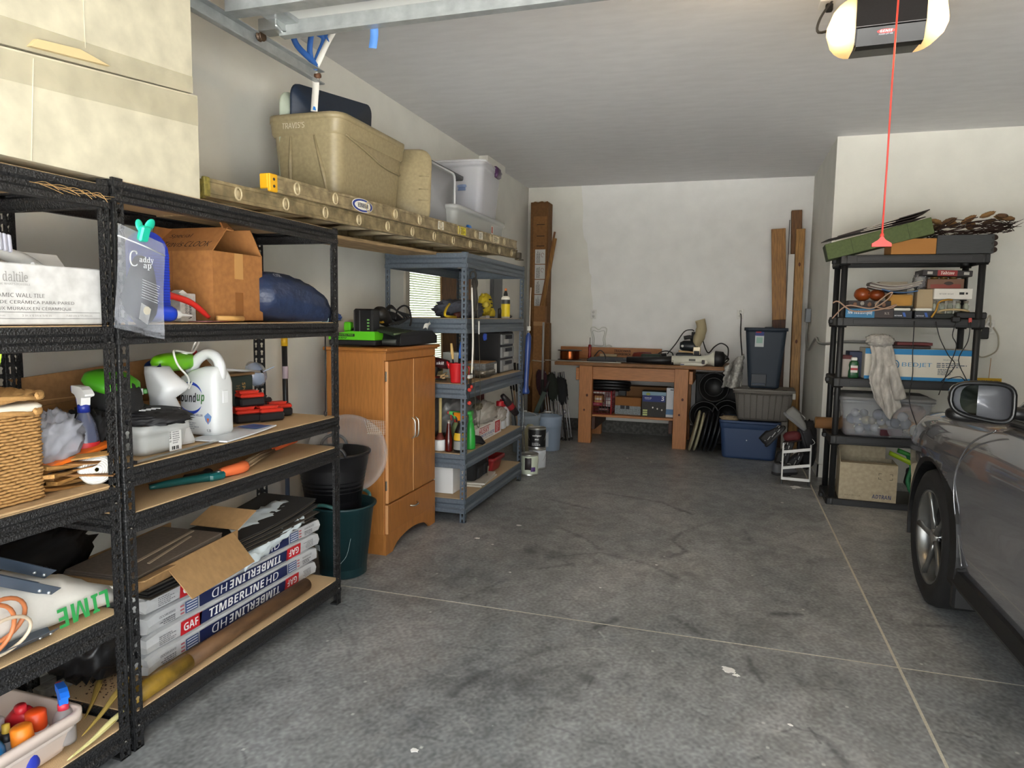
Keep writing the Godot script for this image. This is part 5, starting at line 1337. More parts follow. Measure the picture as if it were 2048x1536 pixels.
func bottle_bin():
	var o := T("bottle_bin", "frosted plastic bin full of cleaner bottles on the bottom shelf", "bin", V(-2.0, 0.112, -1.22))
	A(o, "body", tub(Vector2(0.32, 0.52), Vector2(0.37, 0.58), 0.125, 0.03, 0.004, 0.012), clear("e8d6ca", 0.8, 0.4))
	A(o, "rib", G.new().smooth().loft([G.ring(0.352, 0.556, 0.03, 0.07), G.ring(0.362, 0.566, 0.03, 0.076), G.ring(0.36, 0.564, 0.03, 0.085)], false, false).m(), clear("f3e6dc", 0.8, 0.4))
	var white := S("e3e3e3", 0.45)
	o = T("spray_bottle", "grey bottle with a blue trigger and red collar in the frosted bin", "spray bottle", V(-1.85, 0.135, -1.48), V(0, -30, 6))
	bottle(o, [[0.001, 0], [0.028, 0.002], [0.03, 0.01], [0.03, 0.08], [0.02, 0.1], [0.012, 0.105]], clear("9a9390", 0.8, 0.3))
	trigger(o, 0.1, S("1d6fe0", 0.4), S("d2364a", 0.4), 0.9)
	o = T("detergent_bottle", "red plastic bottle with a navy label in the frosted bin", "bottle", V(-1.965, 0.13, -1.45), V(14, 30, 0))
	A(o, "body", G.new().smooth().loft([G.ring(0.09, 0.05, 0.02, 0, 4), G.ring(0.095, 0.055, 0.02, 0.01, 4), G.ring(0.09, 0.05, 0.02, 0.1, 4), G.ring(0.05, 0.04, 0.018, 0.125, 4)]).m(), S("c61f2b", 0.35))
	A(o, "label", G.new().box(V(0, 0.05, 0.028), V(0.06, 0.05, 0.002)).m(), S("22284f", 0.5))
	A(o, "cap", G.new().smooth().at(V(0, 0.12, 0)).lathe([[0.016, 0], [0.016, 0.02], [0.001, 0.022]], 14).m(), S("d52a35", 0.4))
	for k in 2:
		o = T("cleaner_bottle", ["bottle with a tall bright orange cap in the frosted bin", "blue bottle with a grooved light orange cap in the frosted bin"][k], "bottle", [V(-1.9, 0.128, -1.43), V(-1.855, 0.128, -1.365)][k], V(0, 20, 6 * k))
		bottle(o, [[0.001, 0], [0.03, 0.002], [0.032, 0.01], [0.032, 0.07], [0.02, 0.08]], [white, S("2b3bb0", 0.4)][k])
		A(o, "cap", G.new().smooth().at(V(0, 0.075, 0)).lathe([[0.027, 0], [0.029, 0.004], [0.027, 0.05], [0.02, 0.055], [0.001, 0.055]], 20).m(), [S("e8501a", 0.4), S("ef8320", 0.4)][k])
	o = T("cleaner_bottle", "small clear bottle with a yellow tip and black collar in the frosted bin", "bottle", V(-1.925, 0.128, -1.36))
	bottle(o, [[0.001, 0], [0.028, 0.002], [0.03, 0.01], [0.03, 0.06], [0.018, 0.075]], clear("d0d2d6", 0.7, 0.3))
	A(o, "collar", G.new().smooth().at(V(0, 0.072, 0)).lathe([[0.018, 0], [0.018, 0.025], [0.001, 0.026]], 14).m(), S("2b2b2e", 0.4))
	A(o, "tip", G.new().smooth().at(V(0, 0.097, 0)).lathe([[0.011, 0], [0.01, 0.024], [0.001, 0.026]], 12).m(), S("d9b545", 0.5))
	o = T("cleaner_bottle", "grey-capped white bottle beside the red one in the frosted bin", "bottle", V(-1.985, 0.128, -1.375))
	bottle(o, [[0.001, 0], [0.028, 0.002], [0.03, 0.01], [0.03, 0.07], [0.02, 0.085]], S("b9b6b6", 0.5))
	A(o, "cap", G.new().smooth().at(V(0, 0.083, 0)).lathe([[0.02, 0], [0.021, 0.03], [0.018, 0.035], [0.001, 0.035]], 16).m(), S("cfcfd2", 0.4))
	o = T("cleaner_bottle", "clear bottle of bright blue liquid with a white cap in the frosted bin", "bottle", V(-1.885, 0.128, -1.29), V(0, 0, 8))
	bottle(o, [[0.001, 0], [0.035, 0.002], [0.038, 0.012], [0.038, 0.09], [0.02, 0.13]], S("1d7fc2", 0.15))
	A(o, "cap", G.new().smooth().at(V(0, 0.125, 0)).lathe([[0.02, 0], [0.02, 0.04], [0.014, 0.06], [0.001, 0.062]], 16).m(), white)
	o = T("cleaner_bottle", "dark green bottle with a yellow band in the frosted bin", "bottle", V(-1.95, 0.128, -1.3), V(0, 0, -6))
	bottle(o, [[0.001, 0], [0.025, 0.002], [0.027, 0.01], [0.026, 0.1], [0.02, 0.15], [0.001, 0.152]], S("1f5a45", 0.4))
	A(o, "band", G.new().smooth().lathe([[0.0272, 0.07], [0.0265, 0.1]], 16).m(), S("c9b52a", 0.5))

# ---------- window, tubs, cabinet and the goods on the blue-grey unit ----------
func mid_goods():
	var black := S("161618", 0.55)
	var white := S("e2e2e0", 0.5)
	# window with slatted blind
	var win := Node3D.new()
	win.name = "window_1"
	win.set_meta("kind", "structure"); win.set_meta("label", "window with a pale slatted blind in the left wall")
	add_child(win)
	var trim := S("d9d6cc", 0.6)
	A(win, "frame", G.new().box(V(-2.57, 1.48, -5.165), V(0.12, 0.95, 0.03)).box(V(-2.57, 1.48, -6.035), V(0.12, 0.95, 0.03)).box(V(-2.57, 1.94, -5.6), V(0.12, 0.03, 0.9)).box(V(-2.57, 1.01, -5.6), V(0.14, 0.03, 0.9)).m(), trim)
	A(win, "casing", G.new().box(V(-2.5, 1.48, -5.115), V(0.02, 1.06, 0.07)).box(V(-2.5, 1.48, -6.085), V(0.02, 1.06, 0.07)).box(V(-2.5, 1.985, -5.6), V(0.02, 0.07, 1.04)).box(V(-2.49, 0.975, -5.6), V(0.05, 0.05, 1.1)).m(), S("bdb7a8", 0.7))
	A(win, "pane", G.new().box(V(-2.6, 1.48, -5.6), V(0.006, 0.9, 0.84)).m(), clear("e8f0ee", 0.12, 0.05))
	var bl := S("d6dcc0", 0.5)
	bl.backlight_enabled = true; bl.backlight = Color(0.06, 0.07, 0.05)
	var slat := G.new().at(V(0, 0, 0), V(0, 0, 28)).box(Vector3.ZERO, V(0.024, 0.0012, 0.83)).m()
	for k in 44:
		var s := A(win, "slat", slat, bl)
		s.position = V(-2.545, 1.05 + k * 0.02, -5.6)
	for z in [-5.3, -5.6, -5.9]:
		A(win, "ladder_cord", G.new().tube([V(-2.532, 1.03, z), V(-2.532, 1.93, z)], 0.0012, 4).m(), trim)
	var o := T("plywood_panel", "brown plywood sheet leaning over the window beside the blind", "plywood", V(-2.4, 0, -5.86), V(0, 0, 1.2))
	A(o, "sheet", G.new().box(V(0, 0.97, 0), V(0.018, 1.94, 0.40), 0.002).m(), S("8a5f30", 0.6, 0, "grain", V(8, 1.2, 8)))
	o = T("white_board", "narrow white board standing beside the brown plywood sheet", "board", V(-2.42, 0, -6.15), V(0, 0, 1))
	A(o, "plank", G.new().box(V(0, 0.98, 0), V(0.018, 1.96, 0.12), 0.002).m(), S("d3cfc4", 0.7))
	o = T("plywood_panel", "second brown plywood strip leaning behind the rear grey post", "plywood", V(-2.42, 0, -6.33), V(0, 0, 1))
	A(o, "sheet", G.new().box(V(0, 0.93, 0), V(0.018, 1.86, 0.16), 0.002).m(), S("96683a", 0.6, 0, "grain", V(8, 1.2, 8)))
	o = T("breaker_panel", "dark grey metal breaker panel on the wall past the pilaster", "breaker panel", V(-2.41, 1.05, -7.08))
	A(o, "box", G.new().box(V(0.0, 0.45, 0), V(0.03, 0.92, 0.36), 0.004).m(), S("5c5f63", 0.5, 0.3))
	A(o, "door", G.new().box(V(0.018, 0.45, 0.0), V(0.012, 0.8, 0.27), 0.003).m(), S("6a6d71", 0.5, 0.3))
	A(o.get_child(1), "latch", G.new().box(V(0.027, 0.45, -0.1), V(0.008, 0.05, 0.02), 0.002).m(), black)
	# ---- tubs between the shelving and the cabinet ----
	o = T("flexible_tub", "dark teal ribbed tub standing on the floor beside the cabinet", "tub", V(-1.995, 0, -3.29))
	o.scale = V(0.88, 0.92, 0.88)
	var green := S("16363a", 0.45)
	var pr := [[0.001, 0], [0.13, 0], [0.145, 0.01]]
	for k in 7:
		pr.append([0.147 + k * 0.0035, 0.24 + k * 0.016]); pr.append([0.152 + k * 0.0035, 0.248 + k * 0.016])
	pr.append_array([[0.195, 0.42], [0.208, 0.424], [0.208, 0.436], [0.193, 0.436], [0.14, 0.012], [0.001, 0.012]])
	A(o, "body", G.new().smooth().lathe(pr, 36).m(), green)
	for s in [-1, 1]:
		A(o, "handle", G.new().smooth().tube(arc(V(0, 0.43, s * 0.195), V(0.08, 0, 0), V(0, 0.035, s * 0.02), 0, 180, 12), 0.011, 8).m(), S("2e5a58", 0.45))
	A(o, "barcode_tag", G.new().at(V(-0.09, 0.19, 0.15), V(8, -25, 0)).box(Vector3.ZERO, V(0.05, 0.035, 0.002)).m(), S("b9c2c4", 0.5))
	A(o, "cobweb_scuff", G.new().tube(spline([V(0.05, 0.02, 0.16), V(0.07, 0.1, 0.168), V(0.11, 0.16, 0.145), V(0.13, 0.26, 0.13)], 4), 0.0012, 4).m(), S("8fa3a3", 0.8))
	o = T("flexible_tub", "black ribbed tub nested in the dark teal tub", "tub", V(-2.06, 0.3, -3.30), V(0, 30, 0))
	pr = [[0.001, 0], [0.14, 0], [0.15, 0.01]]
	for k in 7:
		pr.append([0.156 + k * 0.004, 0.16 + k * 0.022]); pr.append([0.162 + k * 0.004, 0.17 + k * 0.022])
	pr.append_array([[0.195, 0.365], [0.205, 0.37], [0.205, 0.382], [0.19, 0.382], [0.14, 0.012], [0.001, 0.012]])
	A(o, "body", G.new().smooth().lathe(pr, 36).m(), S("131316", 0.42))
	for s in [-1, 1]:
		A(o, "handle", G.new().smooth().tube(arc(V(0, 0.375, s * 0.195), V(0.07, 0, 0), V(0, 0.06, s * 0.0), 0, 180, 12), 0.009, 8).m(), S("1c1c20", 0.4))
	A(o, "barcode_tag", G.new().at(V(-0.13, 0.08, 0.11), V(20, -20, 20)).box(Vector3.ZERO, V(0.07, 0.04, 0.002)).m(), S("aebcc6", 0.5))
	o = T("clear_basin", "clear plastic basin tipped up against the cabinet side", "basin", V(-2.08, 0.62, -3.5), V(76, 0, -25))
	A(o, "bowl", G.new().smooth().lathe([[0.001, 0], [0.15, 0], [0.18, 0.03], [0.2, 0.09], [0.225, 0.095], [0.225, 0.105], [0.196, 0.1], [0.175, 0.035], [0.001, 0.006]], 36).m(), clear("bdbbb8", 0.26, 0.3))
	o = T("netting", "scrap of clear mesh netting poking out behind the clear basin", "netting", V(-1.91, 0.78, -3.5))
	var ng := G.new()
	for i in 9:
		ng.tube([V(-0.04 + i * 0.012, -0.03, 0.0), V(-0.06 + i * 0.015, 0.05, 0.01)], 0.0012, 3).tube([V(-0.05, -0.03 + i * 0.01, 0.002), V(0.07, -0.025 + i * 0.009, 0.006)], 0.0012, 3)
	A(o, "mesh", ng.m(), S("cfc3b4", 0.5))
	cabinet()
	# ---- on the cabinet ----
	o = T("battery_charger", "bright green battery charger with a black battery on the cabinet top", "battery charger", V(-2.16, 1.243, -3.73), V(0, 4, 0))
	var lime := S("5cc41c", 0.4)
	A(o, "base", G.new().box(V(0, 0.017, 0), V(0.30, 0.034, 0.12), 0.006).m(), black)
	A(o, "shell", G.new().ext([[-0.15, 0.034], [0.15, 0.034], [0.15, 0.055], [0.12, 0.068], [0.02, 0.085], [-0.14, 0.085], [-0.15, 0.08]], V(0, 0, -0.058), V(0, 0, 0.062)).m(), lime)
	A(o, "battery", G.new().box(V(0.07, 0.14, 0.0), V(0.125, 0.16, 0.11), 0.01).m(), S("141416", 0.4))
	for s in [-0.035, 0.0]:
		A(o.get_child(2), "groove", G.new().box(V(0.07 + s - 0.02, 0.14, 0.0555), V(0.006, 0.14, 0.003), 0.001).m(), S("4a4a4c", 0.3))
	for k in 4:
		A(o.get_child(2), "charge_light", G.new().box(V(0.105, 0.12 + k * 0.018 - 0.02, 0.0557), V(0.014, 0.008, 0.002)).m(), S("6fae5a", 0.4))
	A(o, "vent", G.new().box(V(-0.06, 0.11, -0.02), V(0.045, 0.06, 0.05), 0.008).m(), lime)
	A(o, "badge", G.new().box(V(-0.06, 0.062, 0.0625), V(0.16, 0.016, 0.002)).m(), black)
	W(o, "greenworks PRO", V(-0.06, 0.062, 0.0638), FZ, 0.14, 0.010, S("6fd02f", 0.5))
	W(o, "60V", V(-0.06, 0.045, 0.0627), FZ, 0.06, 0.009, black)
	o = T("tool_case", "flat black tool case lying on the cabinet under a green mat", "case", V(-2.02, 1.243, -4.05), V(0, 0, 0))
	A(o, "shell", G.new().ext([[-0.3, 0], [0.26, 0], [0.27, 0.025], [0.24, 0.075], [0.05, 0.085], [-0.22, 0.085], [-0.3, 0.05]], V(-0.16, 0, 0), V(0.12, 0, 0)).m(), S("141416", 0.5))
	A(o, "front_panel", G.new().box(V(0.1215, 0.035, 0.1), V(0.004, 0.05, 0.3), 0.0015).m(), S("1d1d20", 0.5))
	for k in 2:
		A(o, "roller", G.new().smooth().tube([V(-0.1, 0.022 + k * 0.04, 0.255 - k * 0.03), V(0.1, 0.022 + k * 0.04, 0.255 - k * 0.03)], 0.018, 10).m(), S("3d403c", 0.6, 0, "speck", V(8, 8, 8)))
	o = T("turf_mat", "dark green turf mat draped over the black tool case", "mat", V(-2.05, 1.345, -4.02))
	A(o, "mat", G.new().smooth().grid(8, 12, func(u, v): return V(-0.16 + u * 0.30, 0.012 * sin(v * 5) - 0.03 * pow(u, 3), 0.28 - v * 0.56), 0.014).m(), S("1d2b18", 0.95, 0, "speck", V(9, 9, 9)))
	A(o, "edging", G.new().smooth().tube(spline([V(0.14, -0.03, 0.28), V(0.142, -0.025, 0.12), V(0.142, -0.035, -0.05), V(0.142, -0.04, -0.27)], 4), 0.006, 6).m(), S("4b5a3c", 0.7))
	o = T("power_tool", "black corded tool with a yellow band lying on the green mat", "power tool", V(-2.08, 1.40, -3.93))
	A(o, "motor", G.new().smooth().at(V(0, 0.02, 0.02), V(70, 10, 0)).lathe([[0.001, -0.1], [0.035, -0.1], [0.045, -0.05], [0.05, 0.04], [0.035, 0.08], [0.001, 0.09]], 18).m(), S("1d1b19", 0.5))
	A(o, "band", G.new().smooth().at(V(0, 0.03, 0.05), V(70, 10, 0)).lathe([[0.049, -0.03], [0.0515, 0.0], [0.05, 0.01]], 18).m(), S("c79a2a", 0.5))
	A(o, "handle", G.new().smooth().tube(spline([V(0, 0.03, -0.02), V(0.01, 0.02, -0.12), V(0.01, -0.01, -0.2)], 4), 0.026, 8).m(), black)
	for k in 4:
		A(o, "cable", G.new().smooth().tube(spline([V(0.0, 0.0, 0.05), V(0.04 - k * 0.01, 0.07 + k * 0.006, 0.0 - k * 0.02), V(0.05, 0.05, -0.1), V(0.06, 0.0 + k * 0.006, -0.18 - k * 0.03), V(0.05, -0.03, -0.1 + k * 0.04)], 5), 0.006, 6).m(), black)
	A(o, "cable_loop", G.new().smooth().tube(spline([V(0.03, 0.0, -0.1), V(0.03, 0.06, -0.13), V(0.04, 0.09, -0.2), V(0.04, 0.07, -0.28), V(0.05, 0.0, -0.29), V(0.06, -0.04, -0.25)], 6), 0.006, 6).m(), black)
	o = T("paper_tag", "crumpled white instruction tag on the green mat", "paper", V(-1.92, 1.36, -4.22))
	A(o, "sheet", G.new().grid(5, 5, func(u, v): return V(0.01 * sin(u * 5) + 0.02 * v, 0.045 * v - 0.02 + 0.01 * sin(u * 7 + v * 4), 0.05 - u * 0.1), 0.001).m(), S("cfcfc9", 0.8))
	# ---- blue-grey unit: second shelf (y 1.41) ----
	o = T("hacksaw", "yellow-framed hacksaw jutting over the grey shelf edge", "saw", V(-1.86, 1.42, -4.52), V(0, 0, 0))
	A(o, "frame", G.new().smooth().tube(spline([V(0.02, 0.0, -0.02), V(0.02, 0.005, 0.14), V(0.015, 0.02, 0.165), V(0, 0.06, 0.1), V(-0.02, 0.09, 0.0)], 5), 0.009, 8).m(), S("c2a41c", 0.45))
	A(o, "handle", G.new().smooth().tube([V(0.02, 0.012, -0.02), V(0.0, 0.02, -0.16)], [0.02, 0.022], 8).m(), S("5c2c26", 0.5))
	o = T("rag_bundle", "blue-grey rags bundled on the grey shelf", "rags", V(-1.97, 1.475, -4.95))
	crumple(o, "cloth", V(0.14, 0.07, 0.28), 0.35, 33, S("4a4d58", 0.9), 0.75)
	o = T("work_gloves", "yellow work gloves with black grips heaped on the rags", "gloves", V(-1.86, 1.52, -5.2))
	crumple(o, "palm", V(0.05, 0.085, 0.09), 0.25, 41, S("b8a31f", 0.85), 0.9)
	for k in 5:
		A(o, "finger", G.new().smooth().tube(spline([V(0.0, 0.04 - k * 0.018, -0.04), V(0.03, -0.02 - k * 0.006, -0.06 - k * 0.012), V(0.03, -0.09, -0.05 - k * 0.02)], 4), [0.016, 0.016, 0.015, 0.015, 0.014, 0.014, 0.013, 0.012, 0.008], 8).m(), S("bfa927", 0.85))
	for k in 3:
		A(o, "grip_patch", G.new().smooth().at(V(0.045, -0.02 + k * 0.03, -0.03 + k * 0.02)).blob(V(0.012, 0.006, 0.03)).m(), S("20201e", 0.8))
	A(o, "cuff", G.new().smooth().tube([V(0.04, 0.0, 0.06), V(0.05, -0.005, 0.13)], 0.02, 10).m(), S("c9b545", 0.8))
	o = T("lubricant_bottle", "yellow and white squeeze bottle with an orange tip on the grey shelf", "bottle", V(-1.76, 1.416, -5.42))
	bottle(o, [[0.001, 0], [0.034, 0.002], [0.036, 0.01], [0.036, 0.16], [0.03, 0.172], [0.016, 0.18]], S("e3e1d6", 0.4))
	A(o, "label", G.new().smooth().lathe([[0.0366, 0.012], [0.0366, 0.115]], 20).m(), S("dcc21c", 0.5))
	A(o, "label_top", G.new().smooth().lathe([[0.0366, 0.115], [0.0366, 0.15]], 20).m(), S("3a3b3d", 0.5))
	A(o, "cap", G.new().smooth().at(V(0, 0.178, 0)).lathe([[0.018, 0], [0.016, 0.02], [0.01, 0.04], [0.008, 0.045]], 14).m(), black)
	A(o, "tip", G.new().smooth().at(V(0, 0.222, 0)).lathe([[0.011, 0], [0.009, 0.018], [0.001, 0.02]], 12).m(), S("d9834a", 0.5))
	o = T("marker", "small black tube standing beside the yellow squeeze bottle", "tube", V(-1.77, 1.416, -5.3))
	A(o, "body", G.new().smooth().lathe([[0.001, 0], [0.014, 0], [0.014, 0.07], [0.01, 0.078], [0.001, 0.078]], 12).m(), black)
	o = T("shears", "black hedge shears lying at the far end of the grey shelf", "shears", V(-1.8, 1.43, -5.58), V(0, 20, 0))
	A(o, "blade", G.new().smooth().tube([V(0, -0.005, 0.06), V(0, 0.03, -0.03), V(0.0, 0.12, -0.02)], [0.008, 0.01, 0.003], 6).m(), black)
	A(o, "grip", G.new().smooth().tube([V(0.03, 0.0, 0.1), V(0.02, 0.0, -0.06)], 0.012, 8).m(), S("26262a", 0.4))
	# ---- third shelf (y 0.965) ----
	o = T("red_pitcher", "red plastic pitcher holding tool handles on the grey shelf end", "pitcher", V(-1.785, 0.971, -4.43), V(0, 20, 0))
	A(o, "body", G.new().smooth().lathe([[0.001, 0], [0.04, 0], [0.043, 0.01], [0.056, 0.13], [0.058, 0.135], [0.054, 0.133], [0.04, 0.012], [0.001, 0.012]], 22).m(), S("bf1f24", 0.35))
	A(o, "spout", G.new().smooth().tube([V(-0.05, 0.1, 0), V(-0.062, 0.132, 0), V(-0.07, 0.145, 0)], [0.012, 0.012, 0.004], 8).m(), S("bf1f24", 0.35))
	A(o, "handle", G.new().smooth().tube(spline([V(0.055, 0.115, 0), V(0.085, 0.1, 0), V(0.08, 0.05, 0), V(0.046, 0.03, 0)], 5), 0.007, 8).m(), S("bf1f24", 0.35))
	var hd := [[V(-0.012, 0.03, 0.01), V(-0.03, 0.27, 0.03), "c9a86a", "scraper with a pale wooden handle in the red pitcher"], [V(0.012, 0.03, 0), V(0.03, 0.28, 0.0), "2a5fb0", "tool with a bright blue handle in the red pitcher"], [V(0.0, 0.03, -0.02), V(0.01, 0.22, -0.04), "1a1a1c", "tool with a black handle in the red pitcher"]]
	for h in hd:
		var t := T("hand_tool", h[3], "hand tool", V(-1.785, 0.971, -4.43))
		A(t, "handle", G.new().smooth().tube([h[0].lerp(h[1], 0.55), h[0].lerp(h[1], 0.75), h[1]], [0.009, 0.012, 0.008], 8).m(), S(h[2], 0.5))
		A(t, "shank", G.new().smooth().tube([h[0], h[0].lerp(h[1], 0.56)], 0.006, 6).m(), S("1d1d1f", 0.4))
	o = T("power_drill", "dark red cordless tool piled beside the red pitcher", "power tool", V(-1.94, 1.0, -4.47), V(0, 10, 0))
	A(o, "motor", G.new().smooth().at(V(0, 0.1, 0), V(0, 0, 80)).lathe([[0.001, -0.08], [0.032, -0.075], [0.036, 0.0], [0.03, 0.06], [0.015, 0.09], [0.001, 0.092]], 16).m(), S("3a1418", 0.45))
	A(o, "grip", G.new().smooth().tube([V(-0.01, 0.09, 0), V(-0.04, -0.005, 0.0)], 0.022, 10).m(), black)
	W(o, "skil", V(0.02, 0.1, 0.038), FZ, 0.05, 0.02, S("cfcfcf", 0.5), "b", 0.2)
	o = T("tool_heap", "heap of small black hand tools on the grey shelf", "tools", V(-1.93, 0.972, -4.47))
	var rg := RandomNumberGenerator.new(); rg.seed = 8
	for k in 12:
		var p := V(rg.randf_range(-0.1, 0.12), 0.012 + rg.randf() * 0.035, rg.randf_range(-0.06, 0.06))
		var d := V(rg.randfn(0, 1), rg.randfn(0, 0.12), rg.randfn(0, 1)).normalized() * rg.randf_range(0.04, 0.08)
		A(o, "tool", G.new().smooth().tube([p - d, p, p + d], [0.006, 0.009, 0.005], 6).m(), [black, S("2a2a2c", 0.4, 0.4), S("7d2a26", 0.5), S("c9a87a", 0.6)][k % 4 if k % 5 else 3])
	o = T("drawer_organizer", "black plastic organizer with three clear drawers on the grey shelf", "organizer", V(-1.92, 0.972, -5.48))
	A(o, "body", G.new().box(V(-0.01, 0.165, 0), V(0.33, 0.33, 0.36), 0.008).m(), S("151517", 0.45))
	for k in 3:
		var dr := A(o, "drawer", G.new().box(V(0.158, [0.055, 0.165, 0.27][k], 0.0), V(0.02, [0.1, 0.09, 0.085][k], 0.33), 0.006).m(), clear("9a9c9c", 0.75, 0.3))
		A(dr, "handle", G.new().box(V(0.172, [0.08, 0.185, 0.288][k], 0), V(0.014, 0.03, 0.16), 0.004).m(), S("17171a", 0.4))
		A(dr, "contents", G.new().box(V(0.164, [0.035, 0.15, 0.255][k], 0.05), V(0.014, 0.04, 0.12), 0.003).m(), S("b3b3b0", 0.6))
	o = T("baking_tray_carton", "open printed carton with foil trays on the grey shelf", "box", V(-1.85, 0.972, -5.05), V(0, 4, 0))
	carton(o, V(0.2, 0.10, 0.34), S("8d8f90", 0.7, 0, "dirty", V(7, 7, 7)), true)
	A(o, "flap_inside", G.new().box(V(0.0, 0.104, 0.0), V(0.19, 0.004, 0.3)).m(), S("a8784a", 0.8))
	panel(o, "print", V(0.1012, 0.05, -0.12), FX, 0.07, 0.07, S("d9d9d6", 0.6))
	o = T("foil_tray", "ribbed metal tray lying in front of the printed carton", "tray", V(-1.76, 0.972, -4.92))
	A(o, "dish", tub(Vector2(0.08, 0.2), Vector2(0.1, 0.24), 0.055, 0.03, 0.002, 0.006), S("a8a294", 0.35, 0.6, "dirty", V(8, 2, 20)))
	o = T("yellow_level", "yellow boxy tool standing behind the hanging straps", "tool", V(-1.8, 0.972, -4.68), V(0, 0, -10))
	A(o, "body", G.new().box(V(0, 0.05, 0), V(0.035, 0.1, 0.07), 0.008).m(), S("d6b41c", 0.5))
	A(o, "grip", G.new().box(V(0.019, 0.05, 0), V(0.006, 0.05, 0.03), 0.002).m(), black)
	o = T("cleaning_box", "small white and green carton behind the hanging straps", "box", V(-1.95, 0.972, -4.78))
	carton(o, V(0.12, 0.19, 0.14), S("c9ccc4", 0.7))
	A(o, "print", G.new().box(V(0.0612, 0.11, -0.02), V(0.002, 0.09, 0.09)).m(), S("24402c", 0.6))
	# ---- straps and cords hanging on the near grey post ----
	o = T("tow_strap", "olive webbing strap hanging in a long loop on the grey post", "strap", V(-1.675, 1.75, -4.46))
	var sp := spline([V(0.0, 0.0, 0.0), V(0.004, -0.2, -0.03), V(0.01, -0.45, -0.07), V(0.015, -0.75, -0.09), V(0.015, -1.0, -0.1), V(0.015, -1.1, -0.075), V(0.012, -1.0, -0.03), V(0.008, -0.6, 0.0), V(0.004, -0.2, 0.0)], 6)
	A(o, "webbing", G.new().smooth().grid(sp.size() - 1, 1, func(u, v): return sp[int(round(u * (sp.size() - 1)))] + V(0.012 * (v - 0.5), 0, 0.032 * (v - 0.5)), 0.003).m(), S("4a4534", 0.85))
	A(o, "buckle", G.new().box(V(0.006, -0.25, -0.035), V(0.012, 0.06, 0.035), 0.004).m(), S("9a968c", 0.4, 0.6))
	A(o, "tag", G.new().box(V(0.02, -0.4, -0.05), V(0.003, 0.09, 0.022)).m(), S("e0e0dc", 0.6))
	o = T("white_cable", "white cable hanging straight down on the near grey post", "cable", V(-1.672, 1.62, -4.41))
	A(o, "cable", G.new().smooth().tube(spline([V(0, 0, 0), V(0.004, -0.2, -0.008), V(0.006, -0.4, -0.012), V(0.004, -0.58, 0.0)], 5), 0.0065, 8).m(), S("d9d5cc", 0.5))
	A(o, "end_clip", G.new().box(V(0.0, -0.6, 0.02), V(0.02, 0.025, 0.06), 0.004).m(), S("c9c9c4", 0.5))
	o = T("bungee_hooks", "bunch of black bungee hooks at the top of the near grey post", "bungee", V(-1.672, 1.70, -4.43))
	A(o, "hooks", G.new().smooth().tube(arc(V(0, 0, 0), V(0.02, 0, 0), V(0, 0.03, 0), -60, 200, 10), 0.006, 6).tube(arc(V(0.005, -0.05, -0.02), V(0.018, 0, 0), V(0, 0.035, 0), -60, 200, 10), 0.006, 6).tube([V(0.0, -0.02, -0.02), V(0.006, -0.16, -0.03), V(0.004, -0.24, -0.03)], [0.016, 0.02, 0.01], 8).m(), S("2a2722", 0.7))
	for k in 3:
		o = T("bungee_ball", ["red ball bungee tie by the third shelf, upper of the pair", "red ball bungee tie by the third shelf, lower of the pair", "red ball bungee tie hanging alone below the third shelf"][k], "bungee", [V(-1.67, 0.948, -4.405), V(-1.67, 0.93, -4.375), V(-1.67, 0.84, -4.375)][k])
		A(o, "ball", G.new().smooth().blob(V(0.014, 0.014, 0.014)).m(), S("b9382e", 0.5))
		A(o, "loop", G.new().smooth().tube([V(0, 0.01, 0), V(0.0, 0.1, -0.005), V(0, 0.17, -0.012)], 0.003, 5).m(), black)
	o = T("blue_ribbon", "scrap of blue tape hanging under the second grey shelf", "tape", V(-1.685, 1.28, -4.72))
	crumple(o, "knot", V(0.01, 0.022, 0.025), 0.5, 3, S("2f4fb0", 0.6))
	# ---- fourth shelf (y 0.48) ----
	o = T("plunger", "plunger with a pale wooden handle on the grey shelf", "plunger", V(-1.92, 0.486, -4.46), V(0, 0, 0))
	A(o, "handle", G.new().smooth().tube([V(0, 0.08, 0), V(0, 0.43, 0)], 0.0115, 10).m(), S("c3ad74", 0.7))
	A(o, "cup", G.new().smooth().at(V(0, 0.07, 0)).lathe([[0.04, 0], [0.038, 0.012], [0.022, 0.03], [0.016, 0.05], [0.011, 0.052]], 18).m(), S("6e2f22", 0.6))
	o = T("paper_roll", "white paper roll under the plunger", "roll", V(-1.92, 0.486, -4.46))
	A(o, "roll", G.new().smooth().lathe([[0.015, 0], [0.05, 0], [0.052, 0.005], [0.052, 0.07], [0.05, 0.075], [0.015, 0.075]], 22).m(), S("e3e4e4", 0.7))
	o = T("sauce_bottle", "slender dark red glass bottle on the grey shelf", "bottle", V(-1.842, 0.486, -4.43))
	bottle(o, [[0.001, 0], [0.026, 0], [0.028, 0.01], [0.027, 0.09], [0.018, 0.14], [0.012, 0.19], [0.011, 0.2]], S("4a120c", 0.15))
	A(o, "cap", G.new().smooth().at(V(0, 0.198, 0)).lathe([[0.013, 0], [0.013, 0.022], [0.001, 0.023]], 14).m(), S("9a938c", 0.4, 0.4))
	o = T("spray_bottle", "black spray bottle with an orange trigger and yellow label on the grey shelf", "spray bottle", V(-1.76, 0.486, -4.44), V(0, -20, 0))
	bottle(o, [[0.001, 0], [0.042, 0.002], [0.046, 0.015], [0.046, 0.1], [0.036, 0.15], [0.02, 0.19], [0.014, 0.2]], S("151515", 0.35))
	A(o, "label", G.new().smooth().lathe([[0.0465, 0.085], [0.0465, 0.105], [0.04, 0.135]], 22).m(), S("d6b02a", 0.5))
	A(o, "label_low", G.new().smooth().lathe([[0.0465, 0.02], [0.0466, 0.08]], 22).m(), S("8d918f", 0.5))
